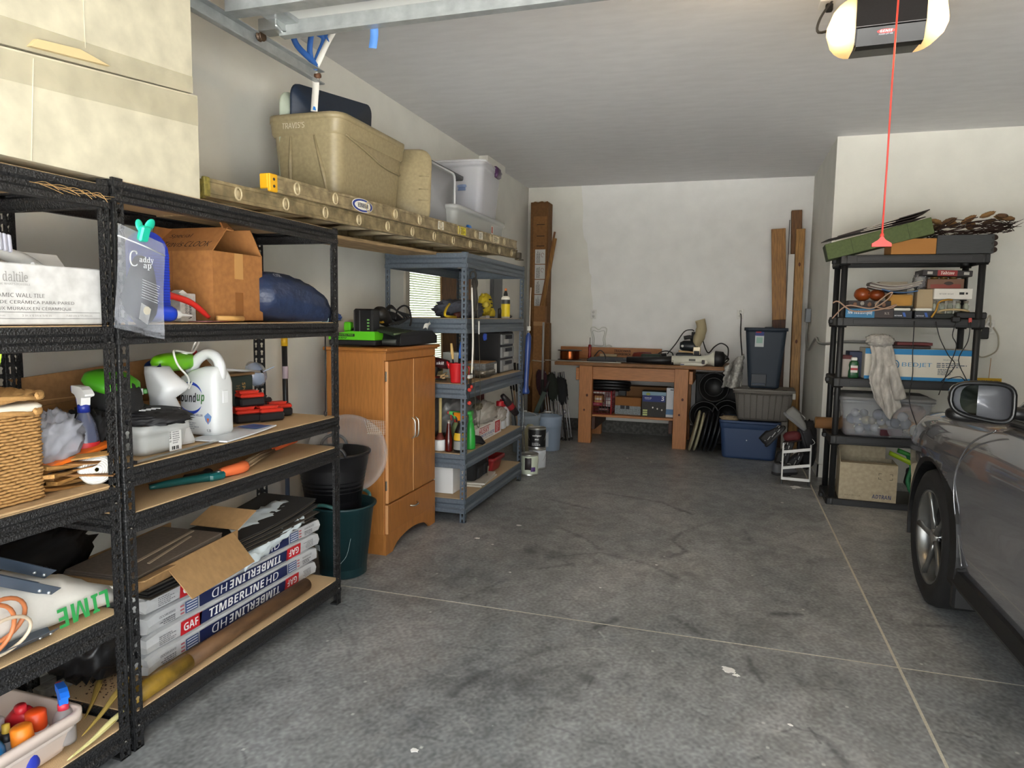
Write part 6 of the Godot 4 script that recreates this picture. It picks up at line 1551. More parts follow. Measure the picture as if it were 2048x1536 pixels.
	trigger(o, 0.195, S("e08a1c", 0.4), S("1a1a1c", 0.4), 1.0, 0)
	o = T("spray_bottle", "clear spray bottle with a green and red trigger behind the slender red bottle", "spray bottle", V(-1.83, 0.486, -4.54), V(0, -10, 0))
	bottle(o, [[0.001, 0], [0.038, 0.002], [0.04, 0.012], [0.04, 0.13], [0.03, 0.17], [0.014, 0.195]], clear("7f8f62", 0.75, 0.2))
	trigger(o, 0.19, S("2fa63a", 0.4), S("b3342c", 0.4), 1.0, 20)
	o = T("spray_bottle", "tall green spray bottle behind the near grey post", "spray bottle", V(-1.73, 0.486, -4.56), V(0, 70, 0))
	bottle(o, [[0.001, 0], [0.035, 0.002], [0.037, 0.012], [0.034, 0.12], [0.024, 0.18], [0.013, 0.2]], S("2b9a3a", 0.35))
	trigger(o, 0.198, S("37b046", 0.4), S("37b046", 0.4), 1.0, 30)
	o = T("black_gloves", "black rubber gloves lying at the shelf edge before the plastic sheeting box", "gloves", V(-1.73, 0.486, -4.68))
	for k in 4:
		A(o, "finger", G.new().smooth().tube([V(-0.03, 0.03 + k * 0.012, 0.02 - k * 0.012), V(0.01, 0.025 + k * 0.01, -0.03 - k * 0.008), V(0.035, 0.01, -0.05 - k * 0.012)], [0.013, 0.013, 0.008], 7).m(), S("17171a", 0.5))
	A(o, "palm", G.new().smooth().at(V(-0.03, 0.04, 0.04)).blob(V(0.025, 0.035, 0.05), 0.2).m(), S("17171a", 0.5))
	o = T("sheeting_box", "white box of painter's plastic with red and blue lettering on the grey shelf", "box", V(-1.83, 0.486, -5.03), V(0, 1.5, 0))
	carton(o, V(0.15, 0.115, 0.66), S("e4e2df", 0.6))
	var rd := S("c0242c", 0.5)
	var bu := S("2b4a96", 0.5)
	W(o, "HUSKY", V(0.0757, 0.078, 0.12), FX, 0.24, 0.042, rd)
	W(o, "PAINTER'S PLASTIC", V(0.0757, 0.04, 0.05), FX, 0.38, 0.022, bu, "b", 0.0)
	W(o, "PLASTICO PARA PINTORES", V(0.0757, 0.018, 0.06), FX, 0.34, 0.011, S("44506e", 0.6), "s")
	A(o, "print_rule", G.new().at(V(0.0757, 0.106, 0.1), FX).box(Vector3.ZERO, V(0.26, 0.005, 0.001)).m(), S("8f2a2e", 0.6))
	panel(o, "red_panel", V(0.0757, 0.062, -0.22), FX, 0.13, 0.09, rd)
	small_print(o, V(0.0766, 0.06, -0.22), FX, 0.1, 0.075, 6, S("e8d0d0", 0.6), 3)
	W(o, "KY", V(0.02, 0.085, 0.3308), FZ, 0.07, 0.03, rd)
	A(o, "end_print", G.new().box(V(0.02, 0.04, 0.3307), V(0.08, 0.04, 0.001)).m(), S("2e5590", 0.5))
	for q in [[V(-1.86, 0.67, -5.1), V(0.11, 0.085, 0.2), 51, "crumpled clear sheeting heaped on the painter's plastic box", "c9c4ba", 0.6], [V(-1.98, 0.68, -4.85), V(0.16, 0.16, 0.3), 52, "big crumpled clear bag behind the spray bottles", "8f8f8c", 0.6], [V(-1.83, 0.62, -5.38), V(0.09, 0.06, 0.12), 53, "small crumpled clear sheeting spilling off the end of the box", "cfc6ba", 0.6]]:
		o = T("plastic_sheeting", q[3], "plastic sheet", q[0])
		crumple(o, "film", q[1], 0.4, q[2], clear(q[4], q[5], 0.28), 0.8, 4.0)
	o = T("work_glove", "olive work glove draped over the clear sheeting", "gloves", V(-1.8, 0.745, -4.9), V(0, 20, 10))
	A(o, "hand", G.new().smooth().blob(V(0.035, 0.025, 0.09), 0.2, 2, 9).m(), S("6a6352", 0.85))
	for k in 4:
		A(o, "finger", G.new().smooth().tube([V(-0.03 + k * 0.018, 0.0, -0.07), V(-0.04 + k * 0.022, -0.004, -0.14)], [0.012, 0.008], 7).m(), S("6a6352", 0.85))
	for k in 2:
		o = T("white_jug", ["white bottle with a red cap behind the clear sheeting, nearer the box", "white bottle with a red cap behind the clear sheeting, nearer the far post"][k], "bottle", V(-1.83 - k * 0.01, 0.486, -5.52 - k * 0.12))
		A(o, "body", G.new().smooth().loft([G.ring(0.09, 0.09, 0.02, 0, 3), G.ring(0.1, 0.1, 0.025, 0.01, 3), G.ring(0.1, 0.1, 0.025, 0.15, 3), G.ring(0.06, 0.06, 0.028, 0.175, 3)]).m(), S("d5dae0", 0.4))
		A(o, "cap", G.new().smooth().at(V(0, 0.172, 0)).lathe([[0.032, 0], [0.032, 0.055], [0.028, 0.06], [0.001, 0.06]], 20).m(), S("bd1f2c", 0.4))
	o = T("red_case", "dark red case pushed behind the white bottles", "case", V(-2.08, 0.486, -5.3))
	A(o, "body", G.new().box(V(0, 0.17, 0), V(0.2, 0.34, 0.5), 0.01).m(), S("571517", 0.5))
	o = T("hand_drill", "red and black corded tool leaning at the far end of the grey shelf", "power tool", V(-1.78, 0.66, -5.66), V(40, 0, 20))
	A(o, "body", G.new().smooth().lathe([[0.001, -0.1], [0.028, -0.1], [0.034, -0.02], [0.03, 0.08], [0.02, 0.14], [0.001, 0.145]], 14).m(), S("2a2426", 0.45))
	A(o, "collar", G.new().smooth().lathe([[0.0345, -0.02], [0.0345, 0.03]], 14).m(), S("8f2328", 0.45))
	# ---- bottom shelf (y 0.165) ----
	o = T("white_carton", "plain white carton on the bottom grey shelf beside the cabinet", "box", V(-1.955, 0.171, -4.60), V(0, 30, 0))
	o.rotation_degrees.y = 0
	carton(o, V(0.26, 0.19, 0.26), S("d9d8d6", 0.75))
	A(o, "top_tape", G.new().box(V(0, 0.1905, 0), V(0.05, 0.001, 0.26)).m(), S("b3aaa0", 0.4))
	for k in 2:
		o = T("tile_sample", ["lower of two white tiles under the black tool bag", "upper of two white tiles under the black tool bag"][k], "tile", V(-1.82, 0.171 + k * 0.013, -4.92 - k * 0.02), V(0, 3 + k * 5, 0))
		A(o, "plate", G.new().box(V(0, 0.006, 0), V(0.22, 0.012, 0.42), 0.002).m(), S("c2bdb2", 0.5))
	o = T("tool_bag", "black fabric tool bag with pockets on the bottom grey shelf", "bag", V(-1.87, 0.199, -4.92), V(0, 3, 0))
	var bgm := S("161618", 0.8, 0, "fine", V(4, 4, 4))
	A(o, "body", G.new().smooth().loft([G.ring(0.17, 0.3, 0.03, 0, 4), G.ring(0.19, 0.33, 0.04, 0.01, 4), G.ring(0.19, 0.33, 0.05, 0.12, 4), G.ring(0.15, 0.3, 0.06, 0.165, 4), G.ring(0.05, 0.26, 0.02, 0.18, 4)]).m(), bgm)
	for z in [-0.09, 0.06]:
		A(o, "pocket", G.new().box(V(0.1, 0.055, z), V(0.02, 0.09, 0.12), 0.008).m(), S("1c1c1f", 0.8))
	A(o, "handle", G.new().smooth().tube(spline([V(0.06, 0.15, 0.08), V(0.08, 0.2, 0.03), V(0.08, 0.2, -0.05), V(0.07, 0.14, -0.12)], 5), 0.008, 6).m(), S("1d1d20", 0.8))
	A(o, "strap", G.new().box(V(0.098, 0.08, -0.15), V(0.008, 0.16, 0.02), 0.002).m(), S("202024", 0.8))
	o = T("adjustable_wrench", "small shiny wrench standing against the black tool bag", "wrench", V(-1.745, 0.2, -4.98), V(0, 0, -4))
	A(o, "shaft", G.new().box(V(0, 0.03, 0), V(0.006, 0.06, 0.01), 0.002).box(V(0, 0.066, 0.004), V(0.006, 0.02, 0.008), 0.001).box(V(0, 0.066, -0.008), V(0.006, 0.02, 0.006), 0.001).m(), S("b3aa96", 0.3, 0.8))
	o = T("red_tray", "red plastic tray behind the black tool bag", "tray", V(-1.88, 0.171, -5.27))
	A(o, "body", tub(Vector2(0.2, 0.2), Vector2(0.26, 0.26), 0.13, 0.02), S("8c1f22", 0.45))
	o = T("wheel_tyre", "small black tyre lying behind the red tray", "tyre", V(-2.06, 0.3, -5.42), V(80, 0, 20))
	A(o, "tyre", G.new().smooth().lathe([[0.06, -0.03], [0.1, -0.045], [0.125, -0.03], [0.13, 0.0], [0.125, 0.03], [0.1, 0.045], [0.06, 0.03]], 28).m(), S("17171a", 0.7))

func cabinet():
	var o := T("wooden_cabinet", "honey-brown wooden cabinet with two doors and a drawer", "cabinet", V(-2.1, 0, -3.965))
	var wd := S("b8793c", 0.42, 0, "grain_soft", V(9, 1.0, 3))
	var wd2 := S("b07236", 0.42, 0, "grain_soft", V(3, 1.0, 9))
	var edge := S("d09a66", 0.5)
	var dpt := 0.38
	var wz := 0.72
	A(o, "carcass", G.new().box(V(0, 0.67, 0), V(dpt, 1.10, wz), 0.003).m(), wd)
	A(o, "top", G.new().box(V(0.012, 1.226, 0), V(dpt + 0.045, 0.02, wz + 0.05), 0.005).box(V(0.008, 1.212, 0), V(dpt + 0.025, 0.012, wz + 0.03), 0.004).m(), wd2)
	# plinth: two sides and a front with an arch cut from its lower edge
	var ar := [[-wz / 2, 0], [-wz / 2, 0.125], [wz / 2, 0.125], [wz / 2, 0], [wz / 2 - 0.09, 0]]
	for k in 13:
		var t := k / 12.0
		ar.append([lerpf(wz / 2 - 0.10, -wz / 2 + 0.10, t), 0.012 + 0.062 * pow(sin(PI * t), 0.6)])
	ar.append([-wz / 2 + 0.09, 0])
	A(o, "plinth", G.new().ext(ar, V(dpt / 2 - 0.006, 0, 0), V(dpt / 2 + 0.012, 0, 0)).m(), wd)
	for s in [1, -1]:
		A(o, "side_foot", G.new().box(V(-0.004, 0.0625, s * (wz / 2 - 0.009)), V(dpt - 0.004, 0.125, 0.018), 0.001).m(), wd2)
	var fx := dpt / 2
	A(o, "cornice", G.new().box(V(fx + 0.004, 1.185, 0), V(0.012, 0.05, wz - 0.01), 0.003).m(), wd)
	var hb := S("c9c5b8", 0.25, 0.9)
	for s in [1, -1]:
		var dr := A(o, "door", G.new().box(V(fx + 0.010, 0.735, s * 0.172), V(0.018, 0.845, 0.336), 0.003).m(), wd)
		A(dr, "edge_band", G.new().box(V(fx + 0.0105, 0.735, s * 0.172 + 0.1685), V(0.0185, 0.846, 0.004), 0.001).m(), edge)
		A(dr, "handle", G.new().smooth().tube(spline([V(fx + 0.019, 0.655, s * 0.025), V(fx + 0.04, 0.672, s * 0.025), V(fx + 0.044, 0.72, s * 0.025), V(fx + 0.04, 0.768, s * 0.025), V(fx + 0.019, 0.785, s * 0.025)], 4), 0.0055, 8).m(), hb, "brass-coloured bow handle")
		for y in [0.42, 1.07]:
			A(dr, "hinge", G.new().box(V(fx + 0.008, y, s * 0.346), V(0.012, 0.06, 0.012), 0.003).m(), hb)
	var dw := A(o, "drawer", G.new().box(V(fx + 0.010, 0.215, 0), V(0.018, 0.175, wz - 0.03), 0.003).m(), wd2)
	A(dw, "edge_band", G.new().box(V(fx + 0.0105, 0.215, wz / 2 - 0.0145), V(0.0185, 0.176, 0.004), 0.001).m(), edge)
	A(dw, "handle", G.new().smooth().tube(spline([V(fx + 0.019, 0.228, 0.05), V(fx + 0.038, 0.224, 0.035), V(fx + 0.042, 0.222, 0), V(fx + 0.038, 0.224, -0.035), V(fx + 0.019, 0.228, -0.05)], 4), 0.0055, 8).m(), hb, "brass-coloured bow handle")

# ---------- back corner, workbench and the things round it ----------
func leaning(called: String, label: String, cat: String, a: Vector3, b: Vector3, w: float, t: float, m: Material, group := "") -> Node3D:
	var o := T(called, label, cat, a, Vector3.ZERO, group)
	A(o, "stick", G.new().ext([[-w / 2, -t / 2], [w / 2, -t / 2], [w / 2, t / 2], [-w / 2, t / 2]], Vector3.ZERO, b - a, V(0, 0.0001, 1)).m(), m)
	return o
func pail(o: Node3D, r: float, h: float, m: Material, rim: Material) -> void:
	A(o, "body", G.new().smooth().lathe([[0.001, 0], [r * 0.86, 0], [r * 0.88, 0.008], [r * 0.95, h * 0.68], [r, h * 0.7], [r * 0.97, h * 0.74], [r * 1.02, h * 0.78], [r * 0.98, h * 0.82], [r * 1.02, h * 0.9], [r * 1.03, h], [r * 0.96, h], [r * 0.84, 0.01], [0.001, 0.01]], 30).m(), m)
	A(o, "bail", G.new().smooth().tube(arc(V(0, h * 0.86, 0), V(r * 1.06, 0, 0), V(0, 0.1, 0.08), 0, 180, 14), 0.003, 6).m(), S("b3b0a8", 0.3, 0.8))
	A(o, "grip", G.new().smooth().tube([V(-0.03, h * 0.86 + 0.1, 0.08), V(0.03, h * 0.86 + 0.1, 0.08)], 0.008, 8).m(), rim)
func can(o: Node3D, r: float, h: float, m: Material, lbl: Material) -> void:
	var tin := S("b3b3b0", 0.3, 0.8)
	A(o, "body", G.new().smooth().lathe([[0.001, 0.004], [r * 0.96, 0.004], [r * 1.0, 0.0], [r * 1.01, 0.006], [r * 0.985, 0.012], [r * 0.985, h - 0.012], [r * 1.01, h - 0.006], [r, h], [r * 0.9, h], [r * 0.88, h - 0.008], [0.001, h - 0.008]], 28).m(), tin)
	A(o, "label", G.new().smooth().lathe([[r * 0.99, 0.016], [r * 0.99, h - 0.016]], 28).m(), lbl)
	A(o, "bail", G.new().smooth().tube(arc(V(0, h * 0.72, 0), V(r * 1.02, 0, 0), V(0, -h * 0.5, r * 0.9), 0, 180, 14), 0.002, 5).m(), tin)

func back_goods():
	var black := S("151517", 0.55)
	var card := S("94683c", 0.85, 0, "fine", V(1, 1, 1))
	var card_d := S("7b5530", 0.85, 0, "fine", V(1, 1, 1))
	var pine := S("b9762e", 0.55, 0, "grain", V(9, 0.9, 9))
	var o := T("tall_carton", "very tall narrow brown carton with four white labels in the corner", "box", V(-2.295, 0, -8.47), V(0, 0, 0))
	A(o, "body", G.new().box(V(0, 1.415, 0), V(0.225, 2.83, 0.2), 0.003).m(), card_d)
	A(o, "front_panel", G.new().box(V(0.012, 1.6, 0.103), V(0.175, 2.12, 0.008), 0.002).m(), card)
	A(o, "torn_top", G.new().ext([[-0.11, 0], [-0.1, 0.02], [-0.06, 0.008], [-0.03, 0.022], [0.02, 0.01], [0.06, 0.02], [0.09, 0.006], [0.11, 0.0]], V(0, 2.82, 0.09), V(0, 2.82, 0.1)).m(), card)
	for y in [2.56, 2.42, 2.3]:
		A(o, "tape_mark", G.new().box(V(0.02, y, 0.1078), V(0.1, 0.012, 0.001)).m(), S("4b3018", 0.7))
	for k in 4:
		panel(o, "label", V(0.02, 2.17 - k * 0.185, 0.1085), FZ, 0.13, 0.175, S("d5d5d3", 0.7))
		small_print(o, V(-0.005, 2.17 - k * 0.185, 0.1093), V(0, 0, 90), 0.15, 0.05, 4, S("6b6b6e", 0.8), k + 2)
		if k < 2:
			A(o, "mark", G.new().tube(arc(V(0.05, 2.19 - k * 0.185, 0.1095), V(0.018, 0, 0), V(0, 0.024, 0), 0, 300, 10), 0.002, 4).m(), S("7d2a34", 0.7))
	o = T("tall_carton", "shorter brown carton standing before the very tall one", "box", V(-2.19, 0, -8.1), V(0, 6, 0))
	A(o, "body", G.new().box(V(0, 0.78, 0), V(0.14, 1.56, 0.14), 0.003).m(), card)
	A(o, "tape", G.new().box(V(0, 1.35, 0.0706), V(0.14, 0.05, 0.001)).m(), S("a87d4c", 0.4))
	o = T("tall_carton", "narrow brown cardboard strip beside the shorter carton", "box", V(-2.07, 0, -8.12), V(0, 0, 1))
	A(o, "body", G.new().box(V(0, 0.68, 0), V(0.05, 1.36, 0.1), 0.002).m(), card_d)
	leaning("wooden_batten", "thick pale wooden batten leaning in the carton corner", "batten", V(-2.3, 0.6, -8.02), V(-2.05, 2.37, -8.2), 0.04, 0.025, S("a9783c", 0.7, 0, "grain", V(8, 1, 8)))
	leaning("wooden_batten", "thin dark wooden batten leaning behind the thick one", "batten", V(-2.36, 0.5, -8.03), V(-2.06, 2.45, -8.22), 0.022, 0.015, S("7b5230", 0.7))
	o = T("metal_pole", "silver and black telescopic pole standing before the cartons", "pole", V(-2.02, 0, -7.62))
	A(o, "lower_tube", G.new().smooth().tube([V(0, 0, 0), V(0, 0.72, 0)], 0.02, 10).m(), black)
	A(o, "upper_tube", G.new().smooth().tube([V(0, 0.7, 0), V(0, 1.37, 0)], 0.012, 10).m(), S("a6a6a6", 0.3, 0.7))
	# golf clubs and a blue bat by the far grey post
	o = T("blue_bat", "blue plastic bat hanging beside the far grey post", "bat", V(-1.675, 0.76, -5.757), V(0, 0, -2))
	A(o, "barrel", G.new().smooth().lathe([[0.001, 0], [0.03, 0.004], [0.036, 0.02], [0.022, 0.06], [0.02, 0.2], [0.026, 0.4], [0.024, 0.5], [0.012, 0.53], [0.001, 0.535]], 16).m(), S("2c437f", 0.35))
	A(o, "cord", G.new().smooth().tube(spline([V(0, 0.53, 0), V(0.005, 0.6, 0), V(0, 0.8, 0), V(0.0, 0.92, 0)], 4), 0.004, 6).m(), S("c9bfb0", 0.6))
	A(o, "clip", G.new().box(V(0, 0.57, 0), V(0.03, 0.04, 0.02), 0.005).m(), S("c4c2b8", 0.5))
	for k in 5:
		var lab: String = ["golf club with its dark head down, nearest the far grey post", "golf club with a bright steel shaft beside the far grey post", "golf club leaning between the other clubs and the paint pails", "golf club with a tan shaft leaning over the paint pails", "golf club with a bulky black head beside the carton corner"][k]
		o = T("golf_club", lab, "golf club", V(-1.74 - k * 0.05, 0.0, -6.0 - k * 0.13), V(-5, 0, 4 + k * 1.5), "golf clubs in the corner")
		A(o, "shaft", G.new().smooth().tube([V(0, 0.05, 0), V(0, 0.98, 0)], [0.005, 0.007], 6).m(), [S("8f9296", 0.25, 0.8), S("a9a9ab", 0.25, 0.8), S("7b7b7d", 0.3, 0.7), S("9a7d5c", 0.5), S("2b2b2e", 0.4)][k])
		A(o, "grip", G.new().smooth().tube([V(0, 0.72, 0), V(0, 1.0, 0)], [0.01, 0.013], 8).m(), black)
		A(o, "head", G.new().smooth().at(V(0.03, 0.035, 0.02)).blob(V(0.05, 0.03, 0.035), 0.1, 1, k, 0.8).m(), S("26262a", 0.3, 0.4))
	# pails and paint cans
	o = T("plastic_pail", "pale blue-grey five-gallon pail with a wire bail", "pail", V(-1.84, 0, -7.22), V(0, 15, 0))
	pail(o, 0.15, 0.37, S("8f9fb3", 0.5), S("c9c9c4", 0.5))
	A(o, "label", G.new().smooth().lathe([[0.1335, 0.05], [0.1415, 0.24]], 30).m(), S("27324f", 0.5))
	A(o, "label_strip", G.new().at(V(-0.02, 0.15, 0.138), V(-3, -8, 0)).box(Vector3.ZERO, V(0.05, 0.2, 0.006), 0.002).m(), S("b9c2cc", 0.5))
	o = T("plastic_pail", "grey plastic pail standing behind the paint cans", "pail", V(-2.03, 0, -7.0))
	pail(o, 0.15, 0.4, S("8d99a3", 0.5), S("c9c9c4", 0.5))
	o = T("plastic_jug", "yellowish plastic jug with a handle before the grey pail", "jug", V(-1.9, 0, -6.72))
	A(o, "body", G.new().smooth().loft([G.ring(0.15, 0.15, 0.04, 0), G.ring(0.17, 0.17, 0.04, 0.02), G.ring(0.17, 0.17, 0.05, 0.24), G.ring(0.1, 0.1, 0.04, 0.31), G.ring(0.05, 0.05, 0.02, 0.34)]).m(), S("9c987c", 0.5))
	A(o, "handle", G.new().smooth().tube(arc(V(-0.06, 0.25, 0.03), V(0.03, 0, 0), V(0, 0.07, 0), -40, 220, 10), 0.012, 8).m(), S("c6cbd0", 0.5))
	o = T("paint_can", "white and pale green paint can on the floor by the far grey post", "paint can", V(-1.695, 0, -5.98), V(0, 20, 0))
	can(o, 0.084, 0.195, null, S("c3cbb8", 0.5))
	A(o, "label_print", G.new().smooth().at(V(-0.015, 0.11, 0.078), V(0, -12, 0)).box(Vector3.ZERO, V(0.06, 0.11, 0.008), 0.003).m(), S("2c2526", 0.5))
	A(o, "label_accent", G.new().smooth().at(V(0.03, 0.06, 0.076), V(0, 22, 0)).box(Vector3.ZERO, V(0.045, 0.04, 0.008), 0.003).m(), S("5a3f78", 0.5))
	o = T("paint_can", "plain white paint can carrying the black one", "paint can", V(-1.70, 0, -6.27))
	can(o, 0.084, 0.195, null, S("c9ced3", 0.5))
	o = T("paint_can", "black-labelled paint can stacked on the plain white can", "paint can", V(-1.705, 0.195, -6.27), V(0, 15, 0))
	can(o, 0.084, 0.195, null, S("17171a", 0.4))
	W(o, "valspar", V(0.0, 0.125, 0.0842), V(0, 0, 0), 0.085, 0.024, S("dfdfdf", 0.5))
	W(o, "PRO", V(0.0, 0.09, 0.0842), V(0, 0, 0), 0.035, 0.014, S("dfdfdf", 0.5))
	small_print(o, V(0, 0.045, 0.0842), FZ, 0.09, 0.03, 3, S("b9b9b9", 0.6), 6)
	# folded camp chairs leaning at the end of the workbench
	var ch := [[-1.95, "folded camp chair with maroon fabric at the end of the workbench", "3a1a24"], [-1.84, "folded camp chair with dark green fabric leaning at the workbench", "20261f"], [-1.74, "folded camp chair with black fabric against the workbench leg", "1a1b1d"]]
	for k in 3:
		o = T("camp_chair", ch[k][1], "folding chair", V(ch[k][0], 0.0, -7.72 - 0.04 * k), V(-14, 0, 11))
		var fr := S("26262a", 0.3, 0.6)
		for i in 4:
			A(o, "frame_tube", G.new().smooth().tube([V(-0.06 + i * 0.035, 0.02, 0.03 * (i % 2)), V(-0.05 + i * 0.03, 0.4, 0.02), V(-0.03 + i * 0.022, 0.82, 0.0)], 0.0075, 8).m(), fr if i == 1 else S("9a9a9d", 0.3, 0.5))
			A(o, "foot", G.new().smooth().at(V(-0.06 + i * 0.035, 0.018, 0.03 * (i % 2))).blob(V(0.014, 0.018, 0.014)).m(), S("101012", 0.5))
		A(o, "fabric", G.new().smooth().at(V(-0.01, 0.68 - k * 0.04, 0.0)).blob(V(0.065, 0.16, 0.045), 0.25, 2, 60 + k, 0.7).m(), S(ch[k][2], 0.9))
		A(o, "joint", G.new().smooth().at(V(0, 0.34, 0.03)).blob(V(0.02, 0.025, 0.02)).m(), S("8f8f92", 0.3, 0.6))
	o = T("hand_trowel", "green-grey metal shears leaning beside the pails", "tool", V(-2.02, 0.36, -7.35), V(0, 0, -22))
	A(o, "blade", G.new().box(V(0, 0.12, 0), V(0.05, 0.3, 0.012), 0.003).m(), S("4e5a52", 0.4, 0.4))
	A(o, "handle", G.new().smooth().tube([V(0, 0.27, 0), V(0.0, 0.4, 0)], 0.018, 8).m(), black)
	# ---- workbench ----
	o = T("workbench", "stained timber workbench with thick legs against the back wall", "workbench", V(-1.0, 0, -8.15))
	var st := S("b5763f", 0.5, 0, "grain_soft", V(9, 1.0, 9))
	var sth := S("b5763f", 0.5, 0, "grain_soft", V(1.0, 9, 9))
	var top := S("9c6a3a", 0.6, 0, "grain", V(0.9, 8, 6))
	for k in 4:
		A(o, "top_plank", G.new().box(V(0.05, 0.905, 0.325 - k * 0.19), V(1.92, 0.038, 0.186), 0.004).m(), top)
	for lx in [-0.545, 0.515]:
		for lz in [0.36, -0.3]:
			var lg := A(o, "leg", G.new().box(V(lx, 0.443, lz), V(0.15, 0.886, 0.085), 0.004).m(), st)
			A(lg, "knot", G.new().smooth().at(V(lx + 0.02, 0.55, lz + 0.0425)).blob(V(0.012, 0.016, 0.002)).at(V(lx - 0.01, 0.38, lz + 0.0425)).blob(V(0.01, 0.013, 0.002)).m(), S("4a200e", 0.6))
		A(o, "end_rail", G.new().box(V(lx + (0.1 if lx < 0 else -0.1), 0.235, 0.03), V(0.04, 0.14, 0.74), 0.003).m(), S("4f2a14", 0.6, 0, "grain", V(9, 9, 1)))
		A(o, "end_rail", G.new().box(V(lx + (-0.1 if lx < 0 else 0.1), 0.79, 0.03), V(0.04, 0.14, 0.7), 0.003).m(), sth)
	A(o, "apron", G.new().box(V(-0.015, 0.805, 0.345), V(0.92, 0.145, 0.035), 0.003).m(), sth)
	A(o, "apron", G.new().box(V(-0.015, 0.805, -0.29), V(0.92, 0.145, 0.035), 0.003).m(), sth)
	for k in 3:
		A(o, "shelf_plank", G.new().box(V(-0.015, 0.315, 0.25 - k * 0.2), V(1.05, 0.026, 0.19), 0.003).m(), sth)
	A(o, "back_board", G.new().box(V(-0.4, 0.995, -0.37), V(1.25, 0.145, 0.03), 0.003).m(), sth)
	W(o, "TRADESMAN", V(-0.25, 1.03, -0.354), FZ, 0.2, 0.03, S("1c100a", 0.7), "b", 0.1)
	W(o, "WORKBENCH", V(-0.25, 0.99, -0.354), FZ, 0.2, 0.03, S("1c100a", 0.7), "b", 0.1)
	# on the bench (top at y 0.924)
	o = T("wire_spool", "spool of copper wire on the end of the workbench", "wire spool", V(-1.82, 0.925, -8.12))
	A(o, "flange", G.new().smooth().lathe([[0.03, 0], [0.145, 0], [0.145, 0.006], [0.03, 0.006]], 30).m(), S("33261d", 0.5))
	A(o, "flange", G.new().smooth().at(V(0, 0.11, 0)).lathe([[0.03, 0], [0.145, 0], [0.145, 0.006], [0.03, 0.006]], 30).m(), S("33261d", 0.5))
	var wl := []
	for k in 12:
		wl.append([0.112, 0.008 + k * 0.0085]); wl.append([0.118, 0.012 + k * 0.0085])
	A(o, "wire", G.new().smooth().lathe(wl, 30).m(), S("8a4a24", 0.25, 0.85))
	o = T("aluminium_bar", "long thin aluminium bar along the front edge of the workbench", "bar", V(-1.55, 0.93, -7.8), V(0, -3, 0))
	A(o, "bar", G.new().box(V(-0.05, 0, 0), V(0.9, 0.01, 0.02), 0.002).m(), S("b5b0a4", 0.35, 0.7))
	A(o, "bent_end", G.new().at(V(-0.56, -0.01, 0.06), V(0, 50, -6)).box(Vector3.ZERO, V(0.17, 0.01, 0.02), 0.002).m(), S("cfcabc", 0.4, 0.6))
	o = T("screwdriver", "red-handled screwdriver standing upright on the workbench", "screwdriver", V(-1.555, 0.925, -8.0))
	A(o, "handle", G.new().smooth().lathe([[0.001, 0.03], [0.018, 0.032], [0.02, 0.06], [0.015, 0.1], [0.02, 0.15], [0.018, 0.19], [0.001, 0.195]], 12).m(), S("7d141a", 0.35))
	A(o, "blade", G.new().smooth().tube([V(0, 0.19, 0), V(0, 0.275, 0)], 0.006, 6).m(), S("9a968f", 0.3, 0.8))
	A(o, "base", G.new().smooth().lathe([[0.001, 0], [0.03, 0], [0.03, 0.03], [0.001, 0.035]], 12).m(), black)
	o = T("wire_ornament", "white scalloped wire frame leaning on the back wall above the bench", "wire frame", V(-1.55, 1.075, -8.52), V(4, 0, 0))
	A(o, "outline", G.new().smooth().tube(spline([V(-0.075, 0.0, 0), V(-0.07, 0.1, 0), V(-0.095, 0.225, 0), V(-0.05, 0.245, 0), V(0, 0.215, 0), V(0.05, 0.245, 0), V(0.1, 0.225, 0), V(0.08, 0.1, 0), V(0.085, 0.0, 0), V(0.0, -0.004, 0), V(-0.075, 0.0, 0)], 6), 0.006, 6).m(), S("cfd0c8", 0.5))
	A(o, "inner_outline", G.new().smooth().tube(spline([V(-0.055, 0.02, 0.008), V(-0.05, 0.1, 0.008), V(-0.07, 0.2, 0.008), V(0, 0.19, 0.008), V(0.075, 0.2, 0.008), V(0.06, 0.1, 0.008), V(0.06, 0.02, 0.008), V(-0.055, 0.02, 0.008)], 6), 0.004, 6).m(), S("b9bab2", 0.5))
	o.position.y = 1.07
	A(o, "cord", G.new().smooth().tube(spline([V(0.08, 0.0, 0.01), V(0.13, 0.03, 0.01), V(0.17, 0.012, 0.01), V(0.12, 0.002, 0.01), V(0.02, 0.006, 0.012)], 5), 0.005, 6).m(), S("cfd0c8", 0.5))
	o = T("pry_bar", "flat black tool lying on the workbench behind the bar", "tool", V(-1.33, 0.925, -7.95), V(0, 3, 0))
	A(o, "body", G.new().ext([[-0.24, 0], [0.2, 0], [0.24, 0.02], [0.2, 0.05], [0.1, 0.06], [-0.2, 0.055], [-0.24, 0.03]], V(0, 0, -0.04), V(0, 0, 0.04)).m(), black)
	A(o, "pad", G.new().box(V(0, 0.075, -0.03), V(0.2, 0.03, 0.06), 0.004).m(), S("8d7a5c", 0.7))
	A(o, "cable", G.new().smooth().tube(spline([V(-0.16, 0.06, 0), V(-0.1, 0.13, 0), V(-0.05, 0.1, 0.0), V(-0.02, 0.04, 0.05)], 5), 0.006, 6).m(), black)
	A(o, "loop", G.new().smooth().tube(spline([V(0.15, 0.05, 0.03), V(0.24, 0.045, 0.05), V(0.24, 0.012, 0.06), V(0.1, 0.01, 0.06)], 5), 0.006, 6).m(), S("6a6660", 0.4))
	o = T("reciprocating_saw", "red and black power saw lying against the back board", "power tool", V(-0.9, 0.97, -8.3), V(0, 5, 0))
